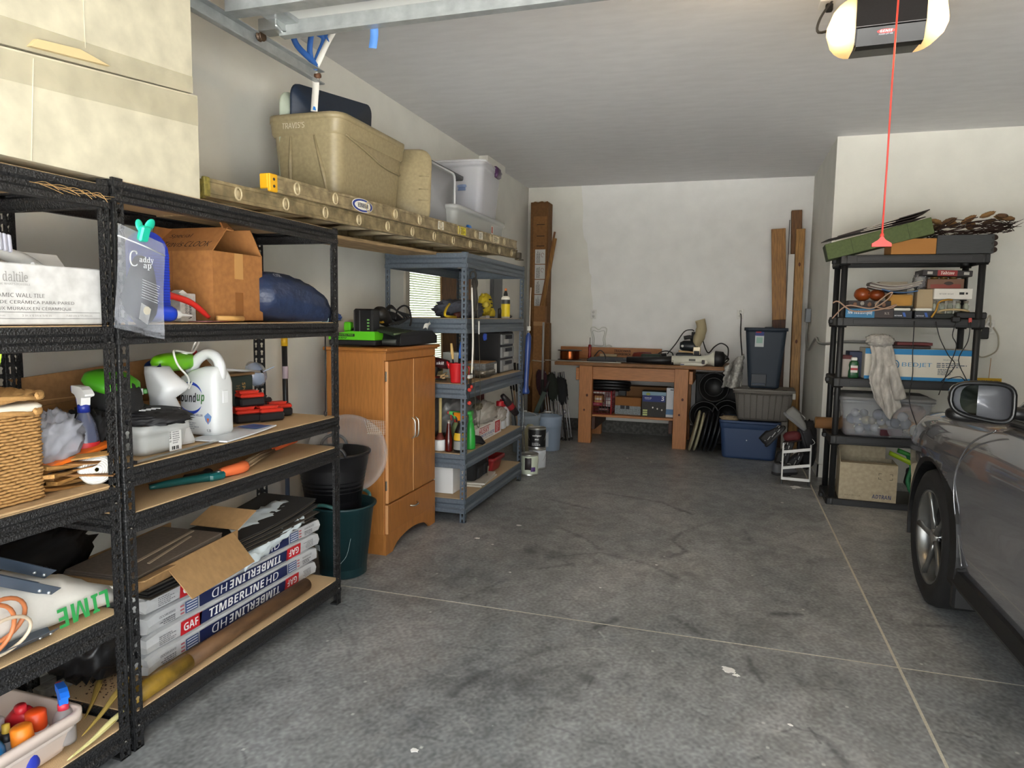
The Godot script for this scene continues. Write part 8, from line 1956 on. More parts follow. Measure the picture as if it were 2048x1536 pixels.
# ---------- black plastic shelf with its goods, and the car ----------
func right_goods():
	var black := S("141416", 0.5)
	var pl := S("1a1b1d", 0.5, 0, "speck", V(4, 4, 4))
	var o := T("plastic_shelf", "black plastic shelf with tubular posts before the cream wall", "shelf", V(1.27, 0, -6.06))
	var lv := [0.05, 0.545, 0.995, 1.46, 1.93]
	for y in lv:
		var tr := A(o, "tray", G.new().box(V(0, y - 0.008, 0), V(0.96, 0.016, 0.44), 0.003).box(V(0, y - 0.032, 0.222), V(0.98, 0.064, 0.016), 0.004).box(V(0, y - 0.032, -0.222), V(0.98, 0.064, 0.016), 0.004).box(V(0.485, y - 0.032, 0), V(0.016, 0.064, 0.44), 0.004).box(V(-0.485, y - 0.032, 0), V(0.016, 0.064, 0.44), 0.004).m(), pl)
		A(tr, "front_inset", G.new().box(V(0, y - 0.03, 0.231), V(0.76, 0.036, 0.004), 0.0015).m(), S("202124", 0.5))
		for sx in [-1, 1]:
			for sz in [-1, 1]:
				A(tr, "collar", G.new().smooth().at(V(sx * 0.455, y - 0.075, sz * 0.19)).lathe([[0.026, 0], [0.036, 0.0], [0.042, 0.02], [0.042, 0.072], [0.036, 0.08], [0.02, 0.08]], 16).m(), pl)
		A(tr, "side_lug", G.new().box(V(-0.505, y - 0.03, -0.02), V(0.03, 0.035, 0.05), 0.005).m(), pl)
	for sx in [-1, 1]:
		for sz in [-1, 1]:
			A(o, "post", G.new().smooth().tube([V(sx * 0.455, 0.0, sz * 0.19), V(sx * 0.455, 1.9, sz * 0.19)], 0.023, 14).m(), pl)
	# ---- on top ----
	var gr := S("56653a", 0.75, 0, "fine", V(1.5, 1.5, 1.5))
	o = T("green_carton", "long olive green carton tilted on top of the black shelf", "box", V(1.03, 2.045, -5.93), V(0, -3, 14.5))
	A(o, "body", G.new().box(V(0, 0, 0), V(0.72, 0.12, 0.24), 0.003).m(), gr)
	for x in [-0.18, 0.2]:
		A(o, "seam", G.new().box(V(x, 0, 0.1205), V(0.004, 0.12, 0.001)).m(), S("3c4728", 0.8))
	A(o, "end_panel", G.new().box(V(-0.3605, 0, 0), V(0.001, 0.115, 0.235)).m(), S("454f33", 0.8))
	for k in 3:
		o = T("picture_mount", ["dark mount lying uppermost on the green carton", "dark mount lying between the others on the green carton", "dark mount lying directly on the green carton"][k], "mount board", V(1.0 + 0.03 * (2 - k), 2.165 - 0.018 * k, -5.98), V(0, -3 + 4 * k, 15 + (1 - k) * 1.5))
		A(o, "sheet", G.new().box(V(0, 0, 0), V(0.68 - 0.05 * ((k + 1) % 3), 0.006, 0.26), 0.0015).m(), S("2a1f20", 0.5))
		A(o, "edge_print", G.new().box(V(0.0, 0.0, 0.1303), V(0.22, 0.006, 0.001)).m(), S("b9b2aa", 0.6))
	o = T("tan_carton", "low tan carton beneath the raised end of the green carton", "box", V(1.26, 1.932, -5.93), V(0, 3, 0))
	carton(o, V(0.3, 0.115, 0.2), S("a9753c", 0.85))
	o = T("grey_carton", "dark grey corrugated carton with a fluted end under the twig wreath", "box", V(1.61, 1.932, -5.94), V(0, -2, 0))
	A(o, "body", G.new().box(V(-0.01, 0.068, 0), V(0.36, 0.135, 0.22), 0.003).m(), S("45484a", 0.8, 0, "fine", V(0.5, 9, 0.5)))
	for k in 3:
		A(o, "flute", G.new().smooth().tube([V(0.17, 0.025 + k * 0.043, 0.11), V(0.17, 0.025 + k * 0.043, -0.11)], 0.02, 10).m(), S("33251e", 0.8))
	A(o, "inner_sleeve", G.new().box(V(-0.2, 0.06, 0), V(0.05, 0.1, 0.2), 0.003).m(), S("8f8a8a", 0.7))
	o = T("twig_wreath", "dried twig wreath with brown husks lying on the grey carton", "wreath", V(1.68, 2.13, -6.06), V(-4, 0, 5))
	var rng := RandomNumberGenerator.new(); rng.seed = 19
	var tw := G.new()
	for k in 150:
		var a := rng.randf() * TAU
		var c := V(0.25 * cos(a), rng.randfn(0.0, 0.02), 0.15 * sin(a))
		var t := V(-sin(a), rng.randfn(0, 0.15), cos(a)).normalized() * rng.randf_range(0.05, 0.12)
		var n := V(cos(a), rng.randf_range(-0.2, 0.3), sin(a)) * rng.randf_range(-0.03, 0.06)
		tw.tube([c - t + n * 0.5, c + n * 0.2, c + t + n], [0.003, 0.0035, 0.0012], 4)
	A(o, "twigs", tw.m(), S("33201a", 0.85)).set_meta("kind", "stuff")
	for k in 12:
		var a := TAU * k / 12.0 + 0.2
		A(o, "husk", G.new().smooth().at(V(0.24 * cos(a), 0.05 + 0.012 * (k % 3), 0.14 * sin(a)), V(rng.randf_range(-40, 40), rng.randf() * 360, rng.randf_range(-30, 30))).blob(V(0.05, 0.016, 0.032), 0.3, 2, k).m(), [S("7d5c36", 0.8), S("62462c", 0.8), S("8f6d42", 0.8)][k % 3])
	# ---- second tray (y 1.46) ----
	o = T("board_game", "blue board game box end-on at the front of the second tray", "board game", V(1.0, 1.46, -5.98))
	A(o, "body", G.new().box(V(0, 0.035, 0), V(0.33, 0.07, 0.28), 0.003).m(), S("2a1c1a", 0.5))
	A(o, "print", G.new().box(V(-0.065, 0.035, 0.1405), V(0.2, 0.068, 0.001)).m(), S("1d6f9c", 0.5))
	W(o, "New York in a Opoly", V(-0.065, 0.038, 0.1415), FZ, 0.17, 0.034, S("e8eef0", 0.5), "serifb")
	W(o, "N.Y.", V(0.12, 0.035, 0.1415), FZ, 0.035, 0.016, S("c9c0b4", 0.5), "serif")
	o = T("board_game", "brown patterned game box on the blue game box", "board game", V(1.0, 1.531, -6.02), V(0, 3, 0))
	A(o, "body", G.new().box(V(0, 0.03, 0), V(0.3, 0.06, 0.24), 0.003).m(), S("2b1512", 0.5, 0, "dirty", V(9, 9, 9)))
	for k in 5:
		A(o, "print", G.new().smooth().at(V(-0.1 + k * 0.05, 0.03 + 0.01 * (k % 2), 0.1203)).blob(V(0.014, 0.016, 0.0015), 0.3, 2, k).m(), [S("7d5a45", 0.6), S("8f8a84", 0.6)][k % 2])
	o = T("shoelace_cord", "flat tan cord looped over the game boxes", "cord", V(1.0, 1.53, -5.82))
	A(o, "loops", G.new().smooth().tube(spline([V(-0.26, -0.08, 0.0), V(-0.16, 0.02, 0.01), V(0.0, 0.0, 0.02), V(0.1, 0.06, 0.02), V(0.14, 0.12, 0.01), V(0.1, 0.1, 0.01), V(0.03, 0.02, 0.02), V(0.12, 0.0, 0.02), V(0.17, 0.03, 0.02), V(0.05, -0.01, 0.02), V(-0.12, -0.02, 0.02), V(-0.22, 0.05, 0.0), V(-0.26, 0.04, 0.0)], 6), 0.0055, 6).m(), S("a88a76", 0.7))
	o = T("gourd_ornament", "round orange ornament on the game boxes", "ornament", V(0.97, 1.592, -6.0))
	A(o, "ball", G.new().smooth().at(V(0, 0.05, 0)).blob(V(0.06, 0.052, 0.06), 0.05).m(), S("8a4018", 0.35))
	for k in 3:
		A(o, "spot", G.new().smooth().at(V(-0.03 + k * 0.032, 0.055, 0.055 - 0.01 * absf(k - 1))).blob(V(0.007, 0.007, 0.004)).m(), S("4a1d0c", 0.5))
	o = T("ornament", "second orange ornament under the magazines", "ornament", V(1.07, 1.592, -5.99))
	A(o, "ball", G.new().smooth().at(V(0, 0.045, 0)).blob(V(0.055, 0.045, 0.055), 0.05).m(), S("7d3816", 0.35))
	A(o, "cap", G.new().smooth().at(V(0, 0.09, 0)).blob(V(0.012, 0.008, 0.012)).m(), S("3b2012", 0.5))
	o = T("magazine_stack", "loose stack of worn magazines sagging over the tray contents", "magazines", V(1.17, 1.69, -5.98), V(0, -5, -3))
	for k in 6:
		A(o, "magazine", G.new().at(V(0.004 * (k % 3), k * 0.007, 0), V(0, k * 1.5 - 3, 0)).grid(8, 2, func(u, v): return V(-0.17 + u * 0.34, -0.025 * sin(PI * u) + 0.03 * u * u, 0.11 - v * 0.22), 0.006).m(), [S("8d8a86", 0.6), S("5a4a44", 0.6), S("a9a49a", 0.6)][k % 3])
	A(o, "blue_cover", G.new().at(V(0.04, -0.012, 0)).grid(8, 2, func(u, v): return V(-0.12 + u * 0.24, -0.02 * sin(PI * u), 0.115 - v * 0.22), 0.008).m(), S("234f7a", 0.6))
	o = T("cream_carton", "small cream carton behind the magazines", "box", V(1.2, 1.62, -6.16))
	carton(o, V(0.2, 0.125, 0.12), S("b9b0a0", 0.8))
	small_print(o, V(0.01, 0.09, 0.0607), FZ, 0.1, 0.012, 1, S("6b665c", 0.7), 2)
	o = T("foam_block", "yellow foam block under the blue magazine", "foam", V(1.225, 1.555, -6.0))
	A(o, "block", G.new().smooth().loft([G.ring(0.15, 0.14, 0.015, 0), G.ring(0.165, 0.15, 0.02, 0.01), G.ring(0.165, 0.15, 0.02, 0.075), G.ring(0.15, 0.14, 0.015, 0.085)]).m(), S("b98a45", 0.9))
	o = T("dark_basket", "dark tray under the foam block", "tray", V(1.2, 1.46, -6.06))
	A(o, "body", G.new().box(V(0, 0.045, 0), V(0.26, 0.09, 0.2), 0.008).m(), S("2a2826", 0.7))
	for k in 2:
		o = T("router_box", ["small black carton with a white top flap beside the blue game box", "small black carton with a white top flap beside the power adapters"][k], "box", V(1.225 + k * 0.145, 1.46, -5.89))
		A(o, "body", G.new().box(V(0, 0.028, 0), V(0.13, 0.056, 0.09), 0.003).m(), S("141a24", 0.5))
		A(o, "top", G.new().at(V(-0.005, 0.066, 0.0)).box(Vector3.ZERO, V(0.115, 0.022, 0.088), 0.006).m(), S("d3d2ca", 0.6))
		A(o, "print", G.new().ext([[-0.005, -0.016], [0.012, -0.016], [0.022, 0.016], [0.005, 0.016]], V(0.02, 0.028, 0.0452), V(0.02, 0.028, 0.0458)).m(), S("2a57a8", 0.5))
		W(o, "NETGEAR", V(-0.028, 0.02, 0.0455), FZ, 0.05, 0.008, S("d5d8e0", 0.5))
	o = T("tan_slab", "upright tan carton between the foam and the white carton", "box", V(1.385, 1.52, -5.98), V(0, 3, 0))
	carton(o, V(0.11, 0.16, 0.1), S("a89678", 0.8))
	o = T("white_carton", "flat white carton with printed device pictures on the second tray", "box", V(1.56, 1.605, -5.97))
	carton(o, V(0.25, 0.078, 0.15), S("d6d4ce", 0.7))
	W(o, "NETGEAR  AirCard", V(-0.045, 0.04, 0.0757), FZ, 0.09, 0.011, S("55555a", 0.6), "s")
	A(o, "print", G.new().box(V(0.055, 0.043, 0.0755), V(0.032, 0.018, 0.001)).box(V(0.087, 0.043, 0.0755), V(0.014, 0.014, 0.001)).m(), black)
	o = T("glass_jars", "tray of small glass jars under the flat white carton", "jars", V(1.56, 1.46, -6.0))
	A(o, "tray", G.new().box(V(0, 0.02, 0), V(0.3, 0.04, 0.16), 0.005).m(), S("1e2420", 0.6))
	for k in 5:
		A(o, "jar", G.new().smooth().at(V(-0.1 + k * 0.052, 0.04, 0.03)).lathe([[0.001, 0], [0.02, 0], [0.021, 0.06], [0.015, 0.07], [0.016, 0.085], [0.001, 0.086]], 14).m(), clear("a9b0a0", 0.5, 0.15))
		A(o, "lid", G.new().smooth().at(V(-0.1 + k * 0.052, 0.12, 0.03)).lathe([[0.001, 0], [0.017, 0.0], [0.017, 0.016], [0.001, 0.017]], 14).m(), S("a9a294", 0.35, 0.6))
	A(o, "cream_tray", G.new().smooth().tube(arc(V(0.02, 0.05, 0.07), V(0.1, 0, 0), V(0, 0.02, 0.02), 0, 350, 20), 0.008, 6, true).m(), S("b9a47a", 0.6))
	o = T("yellow_strap", "yellow strap looped down over the tray front", "strap", V(1.46, 1.47, -5.87))
	A(o, "strap", G.new().smooth().tube(spline([V(-0.05, 0.0, 0.05), V(-0.02, 0.05, 0.04), V(0.0, 0.11, 0.02), V(0.05, 0.13, 0.02), V(0.09, 0.13, 0.0)], 5), 0.007, 6).m(), S("a87d22", 0.6))
	o = T("candle_carton", "clear-lidded red printed carton on the flat white carton", "box", V(1.52, 1.683, -6.02))
	carton(o, V(0.24, 0.075, 0.14), S("6b4a34", 0.5))
	A(o, "print", G.new().box(V(0.0, 0.02, 0.0705), V(0.2, 0.03, 0.001)).m(), S("7d2f22", 0.5))
	A(o, "print_oval", G.new().smooth().at(V(0.02, 0.04, 0.0705)).blob(V(0.03, 0.015, 0.001)).m(), S("3a2a24", 0.6))
	o = T("board_game", "dark game box with a red title on top of the pile", "board game", V(1.51, 1.775, -6.0), V(0, 2, -1.5))
	A(o, "body", G.new().box(V(0, 0.022, 0), V(0.33, 0.044, 0.2), 0.003).m(), S("1c1416", 0.45))
	A(o, "print", G.new().box(V(0.0, 0.022, 0.1005), V(0.13, 0.042, 0.001)).m(), S("8a1f20", 0.5))
	W(o, "Yahtzee", V(0.0, 0.024, 0.1015), FZ, 0.09, 0.024, S("e8e2da", 0.5), "serifb", 0.2)
	for k in 2:
		A(o, "dice_print", G.new().box(V(-0.115 + k * 0.24, 0.022, 0.1005), V(0.035, 0.02, 0.001)).m(), S("a9a5a0", 0.5))
	for k in 3:
		o = T("candle_tin", ["brass-lidded tin under the dark game box, by the wrapped packet", "brass-lidded tin under the dark game box, middle of three", "brass-lidded tin under the dark game box, by the rear post"][k], "tin", V(1.46 + k * 0.062, 1.7585, -6.02), Vector3.ZERO, "brass-lidded tins")
		A(o, "tin", G.new().smooth().lathe([[0.001, 0], [0.026, 0], [0.027, 0.012], [0.026, 0.016], [0.001, 0.016]], 18).m(), S("8f7642", 0.35, 0.6))
	o = T("plastic_bag", "crumpled clear packet beside the red printed carton", "plastic bag", V(1.36, 1.74, -6.0))
	crumple(o, "film", V(0.045, 0.06, 0.05), 0.4, 91, clear("8f8f92", 0.5, 0.3))
	o = T("power_adapters", "black power adapters and plugs at the tray front", "adapters", V(1.66, 1.462, -5.9))
	A(o, "adapter", G.new().box(V(0.02, 0.025, 0), V(0.2, 0.05, 0.06), 0.008).m(), black)
	A(o, "plug", G.new().box(V(-0.09, -0.005, 0.075), V(0.06, 0.045, 0.03), 0.008).m(), black)
	A(o, "pink_plug", G.new().box(V(0.0, -0.01, 0.08), V(0.02, 0.035, 0.02), 0.004).m(), S("c9564f", 0.5))
	var cb := [[V(1.30, 1.44, -5.815), V(1.3, 1.2, -5.8), V(1.31, 1.05, -5.8), V(1.3, 0.85, -5.8), V(1.36, 0.66, -5.79), V(1.37, 0.6, -5.8), V(1.42, 0.62, -5.8)], [V(1.44, 1.44, -5.815), V(1.47, 1.32, -5.8), V(1.53, 1.2, -5.8), V(1.58, 1.12, -5.8), V(1.5, 1.0, -5.8)], [V(1.57, 1.44, -5.81), V(1.55, 1.34, -5.8), V(1.58, 1.26, -5.8), V(1.54, 1.1, -5.8), V(1.49, 0.9, -5.8)], [V(1.66, 1.44, -5.81), V(1.65, 1.3, -5.8), V(1.6, 1.16, -5.8), V(1.67, 1.0, -5.8), V(1.62, 1.04, -5.8), V(1.54, 1.02, -5.8)]]
	for k in 4:
		o = T("hanging_cable", ["thin black cable hanging longest past the clear tote", "thin black cable hanging nearest the long one", "thin black cable hanging third along the tray", "thin black cable hanging nearest the right post"][k], "cable", Vector3.ZERO, Vector3.ZERO, "cables hanging from the second tray")
		A(o, "wire", G.new().smooth().tube(spline(cb[k], 5), 0.0035, 5).m(), black)
	# ---- third tray (y 0.995) ----
	o = T("appliance_carton", "long white carton with blue bands and a blue emblem", "box", V(1.36, 0.996, -6.0))
	carton(o, V(0.73, 0.235, 0.26), S("cdc9bd", 0.7))
	var bl := S("1d78b0", 0.6)
	A(o, "top_band", G.new().box(V(0, 0.213, 0.1305), V(0.73, 0.042, 0.001)).m(), bl)
	A(o, "bottom_band", G.new().box(V(0, 0.013, 0.1305), V(0.73, 0.024, 0.001)).m(), bl)
	W(o, "BEDJET", V(-0.01, 0.115, 0.1308), FZ, 0.2, 0.036, S("2580b5", 0.5), "s")
	A(o, "emblem", G.new().tube(arc(V(-0.165, 0.115, 0.1308), V(0.034, 0, 0), V(0, 0.034, 0), 0, 350, 24), 0.004, 5, true).box(V(-0.165, 0.125, 0.131), V(0.045, 0.005, 0.001)).box(V(-0.165, 0.113, 0.131), V(0.05, 0.005, 0.001)).box(V(-0.165, 0.101, 0.131), V(0.04, 0.005, 0.001)).m(), bl)
	W(o, "SKU# SU00Y2A", V(0.21, 0.16, 0.1308), FZ, 0.1, 0.011, S("4a6a80", 0.6), "s")
	small_print(o, V(0.22, 0.12, 0.1307), FZ, 0.2, 0.04, 3, S("4a5a68", 0.7), 2)
	small_print(o, V(0.18, 0.07, 0.1307), FZ, 0.1, 0.05, 6, S("4a5a68", 0.7), 4)
	o = T("red_folder", "dark red books lying on the long white carton", "books", V(1.33, 1.232, -6.02))
	for k in 2:
		A(o, "book", G.new().box(V(-0.03 + k * 0.04, 0.012 + k * 0.024, 0), V(0.3 - k * 0.06, 0.022, 0.18), 0.003).m(), [S("2a1c1e", 0.6), S("5a1a1c", 0.6)][k])
	o = T("blue_case", "dark blue carton behind the rag", "box", V(0.965, 0.996, -6.1))
	carton(o, V(0.12, 0.2, 0.2), S("1d2a48", 0.6))
	o = T("small_carton", "small white carton with a dark red top beside the front post", "box", V(0.875, 0.996, -6.02))
	carton(o, V(0.09, 0.17, 0.1), S("b5aea8", 0.7))
	A(o, "lid_band", G.new().box(V(0, 0.155, 0), V(0.092, 0.032, 0.102), 0.003).m(), S("5a1f22", 0.6))
	o = T("squeeze_bottle", "green and white squeeze bottle at the tray front", "bottle", V(0.925, 0.996, -5.9))
	A(o, "body", G.new().smooth().loft([G.ring(0.066, 0.04, 0.018, 0), G.ring(0.076, 0.048, 0.02, 0.01), G.ring(0.074, 0.046, 0.02, 0.05), G.ring(0.062, 0.04, 0.018, 0.075), G.ring(0.072, 0.046, 0.02, 0.1), G.ring(0.06, 0.04, 0.018, 0.125), G.ring(0.034, 0.03, 0.012, 0.135)]).m(), S("1c4f2c", 0.35))
	A(o, "label", G.new().box(V(0, 0.07, 0.0225), V(0.05, 0.055, 0.004), 0.0015).m(), S("cfcac4", 0.5))
	A(o, "label_stripe", G.new().box(V(0, 0.07, 0.0252), V(0.05, 0.016, 0.002)).m(), S("a3222c", 0.5))
	A(o, "cap", G.new().box(V(0, 0.147, 0), V(0.042, 0.026, 0.032), 0.005).m(), S("d9d9d4", 0.4))
	o = T("work_shirt", "stained white rag draped over the front of the third tray", "cloth", V(1.105, 0.99, -5.8))
	var fn := FastNoiseLite.new(); fn.seed = 40; fn.frequency = 3.0
	A(o, "cloth", G.new().smooth().grid(24, 30, func(u: float, v: float):
		var w := lerpf(0.15, 0.19, v)
		var len: float = 0.6 * (1.0 - 0.22 * absf(u - 0.62) * 2.0 * v)
		var y := 0.31 - len * v
		var z := 0.02 - 0.1 * pow(maxf(0.0, 0.35 - v) / 0.35, 1.3) + 0.016 * sin(u * 19 + v * 2.0) * (0.4 + 0.6 * v) + 0.012 * fn.get_noise_2d(u * 3, v * 3)
		return V((u - 0.5) * w + 0.05 * v - 0.02 + 0.012 * sin(v * 8), y, z), 0.005).m(), S("d3cfc8", 0.9, 0, "dirty", V(3, 1.2, 3)))
	A(o, "sleeve", G.new().smooth().tube(spline([V(0.06, 0.12, 0.02), V(0.095, -0.02, 0.03), V(0.13, -0.13, 0.03)], 5), [0.03, 0.032, 0.034, 0.036, 0.038, 0.04, 0.042, 0.042, 0.042, 0.042, 0.04], 10).m(), S("d3cfc8", 0.9, 0, "dirty", V(3, 1.2, 3)))
	crumple(o, "gathered_top", V(0.09, 0.045, 0.06), 0.35, 12, S("cfcbc4", 0.9, 0, "dirty", V(3, 1.2, 3))).position = V(-0.02, 0.3, -0.06)
	# ---- fourth tray (y 0.545) ----
	o = T("storage_tote", "clear tote of christmas baubles with a grey lid on the fourth tray", "storage tote", V(1.16, 0.548, -6.01))
	A(o, "body", tub(Vector2(0.56, 0.32), Vector2(0.63, 0.38), 0.29, 0.04, 0.003, 0.008), clear("cfd4dc", 0.2, 0.12))
	A(o, "lid", lid(Vector2(0.66, 0.41), 0.04, 0.03), S("6a6c6e", 0.5))
	(o.get_child(1) as Node3D).position.y = 0.31
	var bc := ["a9adb5", "7d8590", "2c3a5c", "a8a08a", "b09a62", "8f97a4", "5c636e", "b8bcc4", "3a4a6e", "9a9aa0", "b3a67a", "6e7580"]
	for k in 22:
		var p := V(0.95 + 0.4 * fmod(k * 0.618 + 0.1, 1.0), 0.6 + 0.055 * float(k / 8), -5.9 - 0.2 * fmod(k * 0.37, 1.0))
		o = T("bauble", "shiny %s bauble %s" % [["silver", "pewter", "navy", "champagne", "gold", "steel blue", "slate", "pale silver", "blue", "grey", "pale gold", "graphite"][k % 12], "inside the clear tote" if k < 12 else "in the upper layer of the clear tote"], "bauble", p, V(20 * k, 0, 15 * k), "baubles in the clear tote")
		A(o, "ball", G.new().smooth().blob(Vector3.ONE * (0.032 + 0.006 * (k % 3)), 0, 1, 1, 1, 18, 10).m(), S(bc[k % 12], 0.25, 0.6))
		A(o, "cap", G.new().smooth().at(V(0, 0.034 + 0.006 * (k % 3), 0)).lathe([[0.008, -0.006], [0.008, 0.004], [0.001, 0.005]], 8).m(), S("b9b09a", 0.3, 0.8))
	o = T("tissue_paper", "peach tissue paper stuffed into the clear tote", "paper", V(1.33, 0.72, -6.03))
	crumple(o, "paper", V(0.13, 0.075, 0.12), 0.2, 95, S("a8876c", 0.8), 0.6)
	o = T("gold_garland", "gold and orange garland bunched in the clear tote", "garland", V(1.38, 0.62, -5.93))
	crumple(o, "garland", V(0.06, 0.05, 0.06), 0.5, 96, S("a8742e", 0.4, 0.3), 0.9)
	o = T("maroon_box", "maroon box lying at the bottom of the clear tote", "box", V(1.2, 0.565, -5.88), V(0, 12, 0))
	carton(o, V(0.16, 0.05, 0.06), S("3f141f", 0.6))
	o = T("mailing_tube", "brown cardboard tube poking out beside the clear tote", "tube", V(0.86, 0.595, -6.18), V(0, 0, 0))
	A(o, "tube", G.new().smooth().tube([V(-0.15, 0, 0), V(0.6, 0, 0)], 0.048, 20).m(), S("7a5530", 0.7))
	A(o, "end_cap", G.new().smooth().at(V(-0.152, 0, 0), V(0, 0, 90)).lathe([[0.001, 0], [0.046, 0], [0.046, 0.004], [0.001, 0.004]], 20).m(), S("94703f", 0.7))
	# ---- bottom tray ----
	o = T("equipment_carton", "cream carton with dark blue lettering open on the bottom tray", "box", V(1.07, 0.052, -5.97), V(0, -3, 0))
	var ec := S("b3a68c", 0.8, 0, "fine", V(1, 1, 1))
	carton(o, V(0.4, 0.29, 0.28), ec, true)
	flap(o, V(-0.2, 0.29, 0), V(0, 0, 1), V(-0.1, 0.8, 0), 0.09, 0.28, ec)
	flap(o, V(-0.03, 0.29, -0.14), V(1, 0, 0), V(0, 1, 0.2), 0.1, 0.36, ec)
	flap(o, V(0.0, 0.29, 0.14), V(1, 0, 0), V(0, -0.05, -1), 0.12, 0.39, ec)
	W(o, "ADTRAN", V(0.1, 0.04, 0.1408), FZ, 0.13, 0.03, S("22305c", 0.6), "b", 0.05)
	W(o, "MADE IN U.S.A.", V(-0.1, 0.035, 0.1408), FZ, 0.11, 0.012, S("55503f", 0.7), "s")
	for s in [[-1, -1], [1, -1], [-1, 1], [1, 1]]:
		A(o, "print_corner", G.new().box(V(0.12 + s[0] * 0.038, 0.2 + s[1] * 0.022, 0.1407), V(0.02, 0.003, 0.001)).box(V(0.12 + s[0] * 0.047, 0.2 + s[1] * 0.015, 0.1407), V(0.003, 0.015, 0.001)).m(), S("3f3a30", 0.7))
	o = T("ratchet_straps", "green and yellow webbing straps hanging beside the cream carton", "straps", V(1.36, 0.06, -5.95))
	for k in 3:
		var q: Array = [[V(-0.14, 0.36, 0.0), V(-0.02, 0.31, 0.08), V(0.1, 0.25, 0.09), V(0.2, 0.2, 0.08)], [V(-0.02, 0.37, 0.0), V(0.0, 0.28, 0.09), V(-0.02, 0.16, 0.1), V(0.04, 0.02, 0.09)], [V(-0.08, 0.38, -0.02), V(0.04, 0.34, 0.05), V(0.14, 0.3, 0.06), V(0.24, 0.28, 0.05)]][k]
		var pt := spline(q, 5)
		A(o, "webbing", G.new().smooth().grid(pt.size() - 1, 1, func(u, v): return pt[int(round(u * (pt.size() - 1)))] + V(0.03 * (v - 0.5) * (1.0 if k == 1 else 0.2), 0.034 * (v - 0.5) * (0.2 if k == 1 else 1.0), 0.004 * v), 0.004).m(), [S("8fae1c", 0.6), S("13603a", 0.6), S("2a7a2c", 0.6)][k])
	o = T("black_tub", "black lumpy bag behind the straps on the bottom tray", "bag", V(1.55, 0.2, -6.05))
	crumple(o, "body", V(0.17, 0.14, 0.14), 0.2, 97, S("17171a", 0.7), 0.7)
	# ---- wall behind the shelf ----
	o = T("wall_outlet", "double outlet plate with a black adapter on the cream wall", "outlet", V(2.1, 1.4, -6.845))
	outlet(o)
	A(o, "plate_wide", G.new().box(V(-0.06, 0, -0.002), V(0.1, 0.118, 0.006), 0.002).m(), S("d6d4ca", 0.45))
	A(o, "adapter", G.new().box(V(-0.05, -0.05, 0.03), V(0.07, 0.1, 0.05), 0.008).m(), black)
	A(o, "cable", G.new().smooth().tube(spline([V(0.0, 0.0, 0.02), V(-0.02, 0.1, 0.05), V(-0.06, 0.02, 0.07), V(-0.1, -0.1, 0.06), V(-0.07, -0.25, 0.05), V(0.05, -0.2, 0.04), V(0.06, -0.08, 0.03), V(0.02, 0.0, 0.02)], 6), 0.006, 6).m(), S("b9b3a0", 0.6))
	o = T("energy_tag", "yellow appliance tag with black capitals hanging from an orange string", "tag", V(2.11, 0.94, -6.8))
	panel(o, "card", V(0, 0, 0), FZ, 0.19, 0.06, S("c9a012", 0.6))
	W(o, "ENERGYGUIDE", V(0, 0.0, 0.001), FZ, 0.17, 0.022, black)
	A(o, "string", G.new().smooth().tube([V(0, 0.03, 0.002), V(0.005, 0.2, 0.0)], 0.002, 4).m(), S("b97a2c", 0.6))
	car()

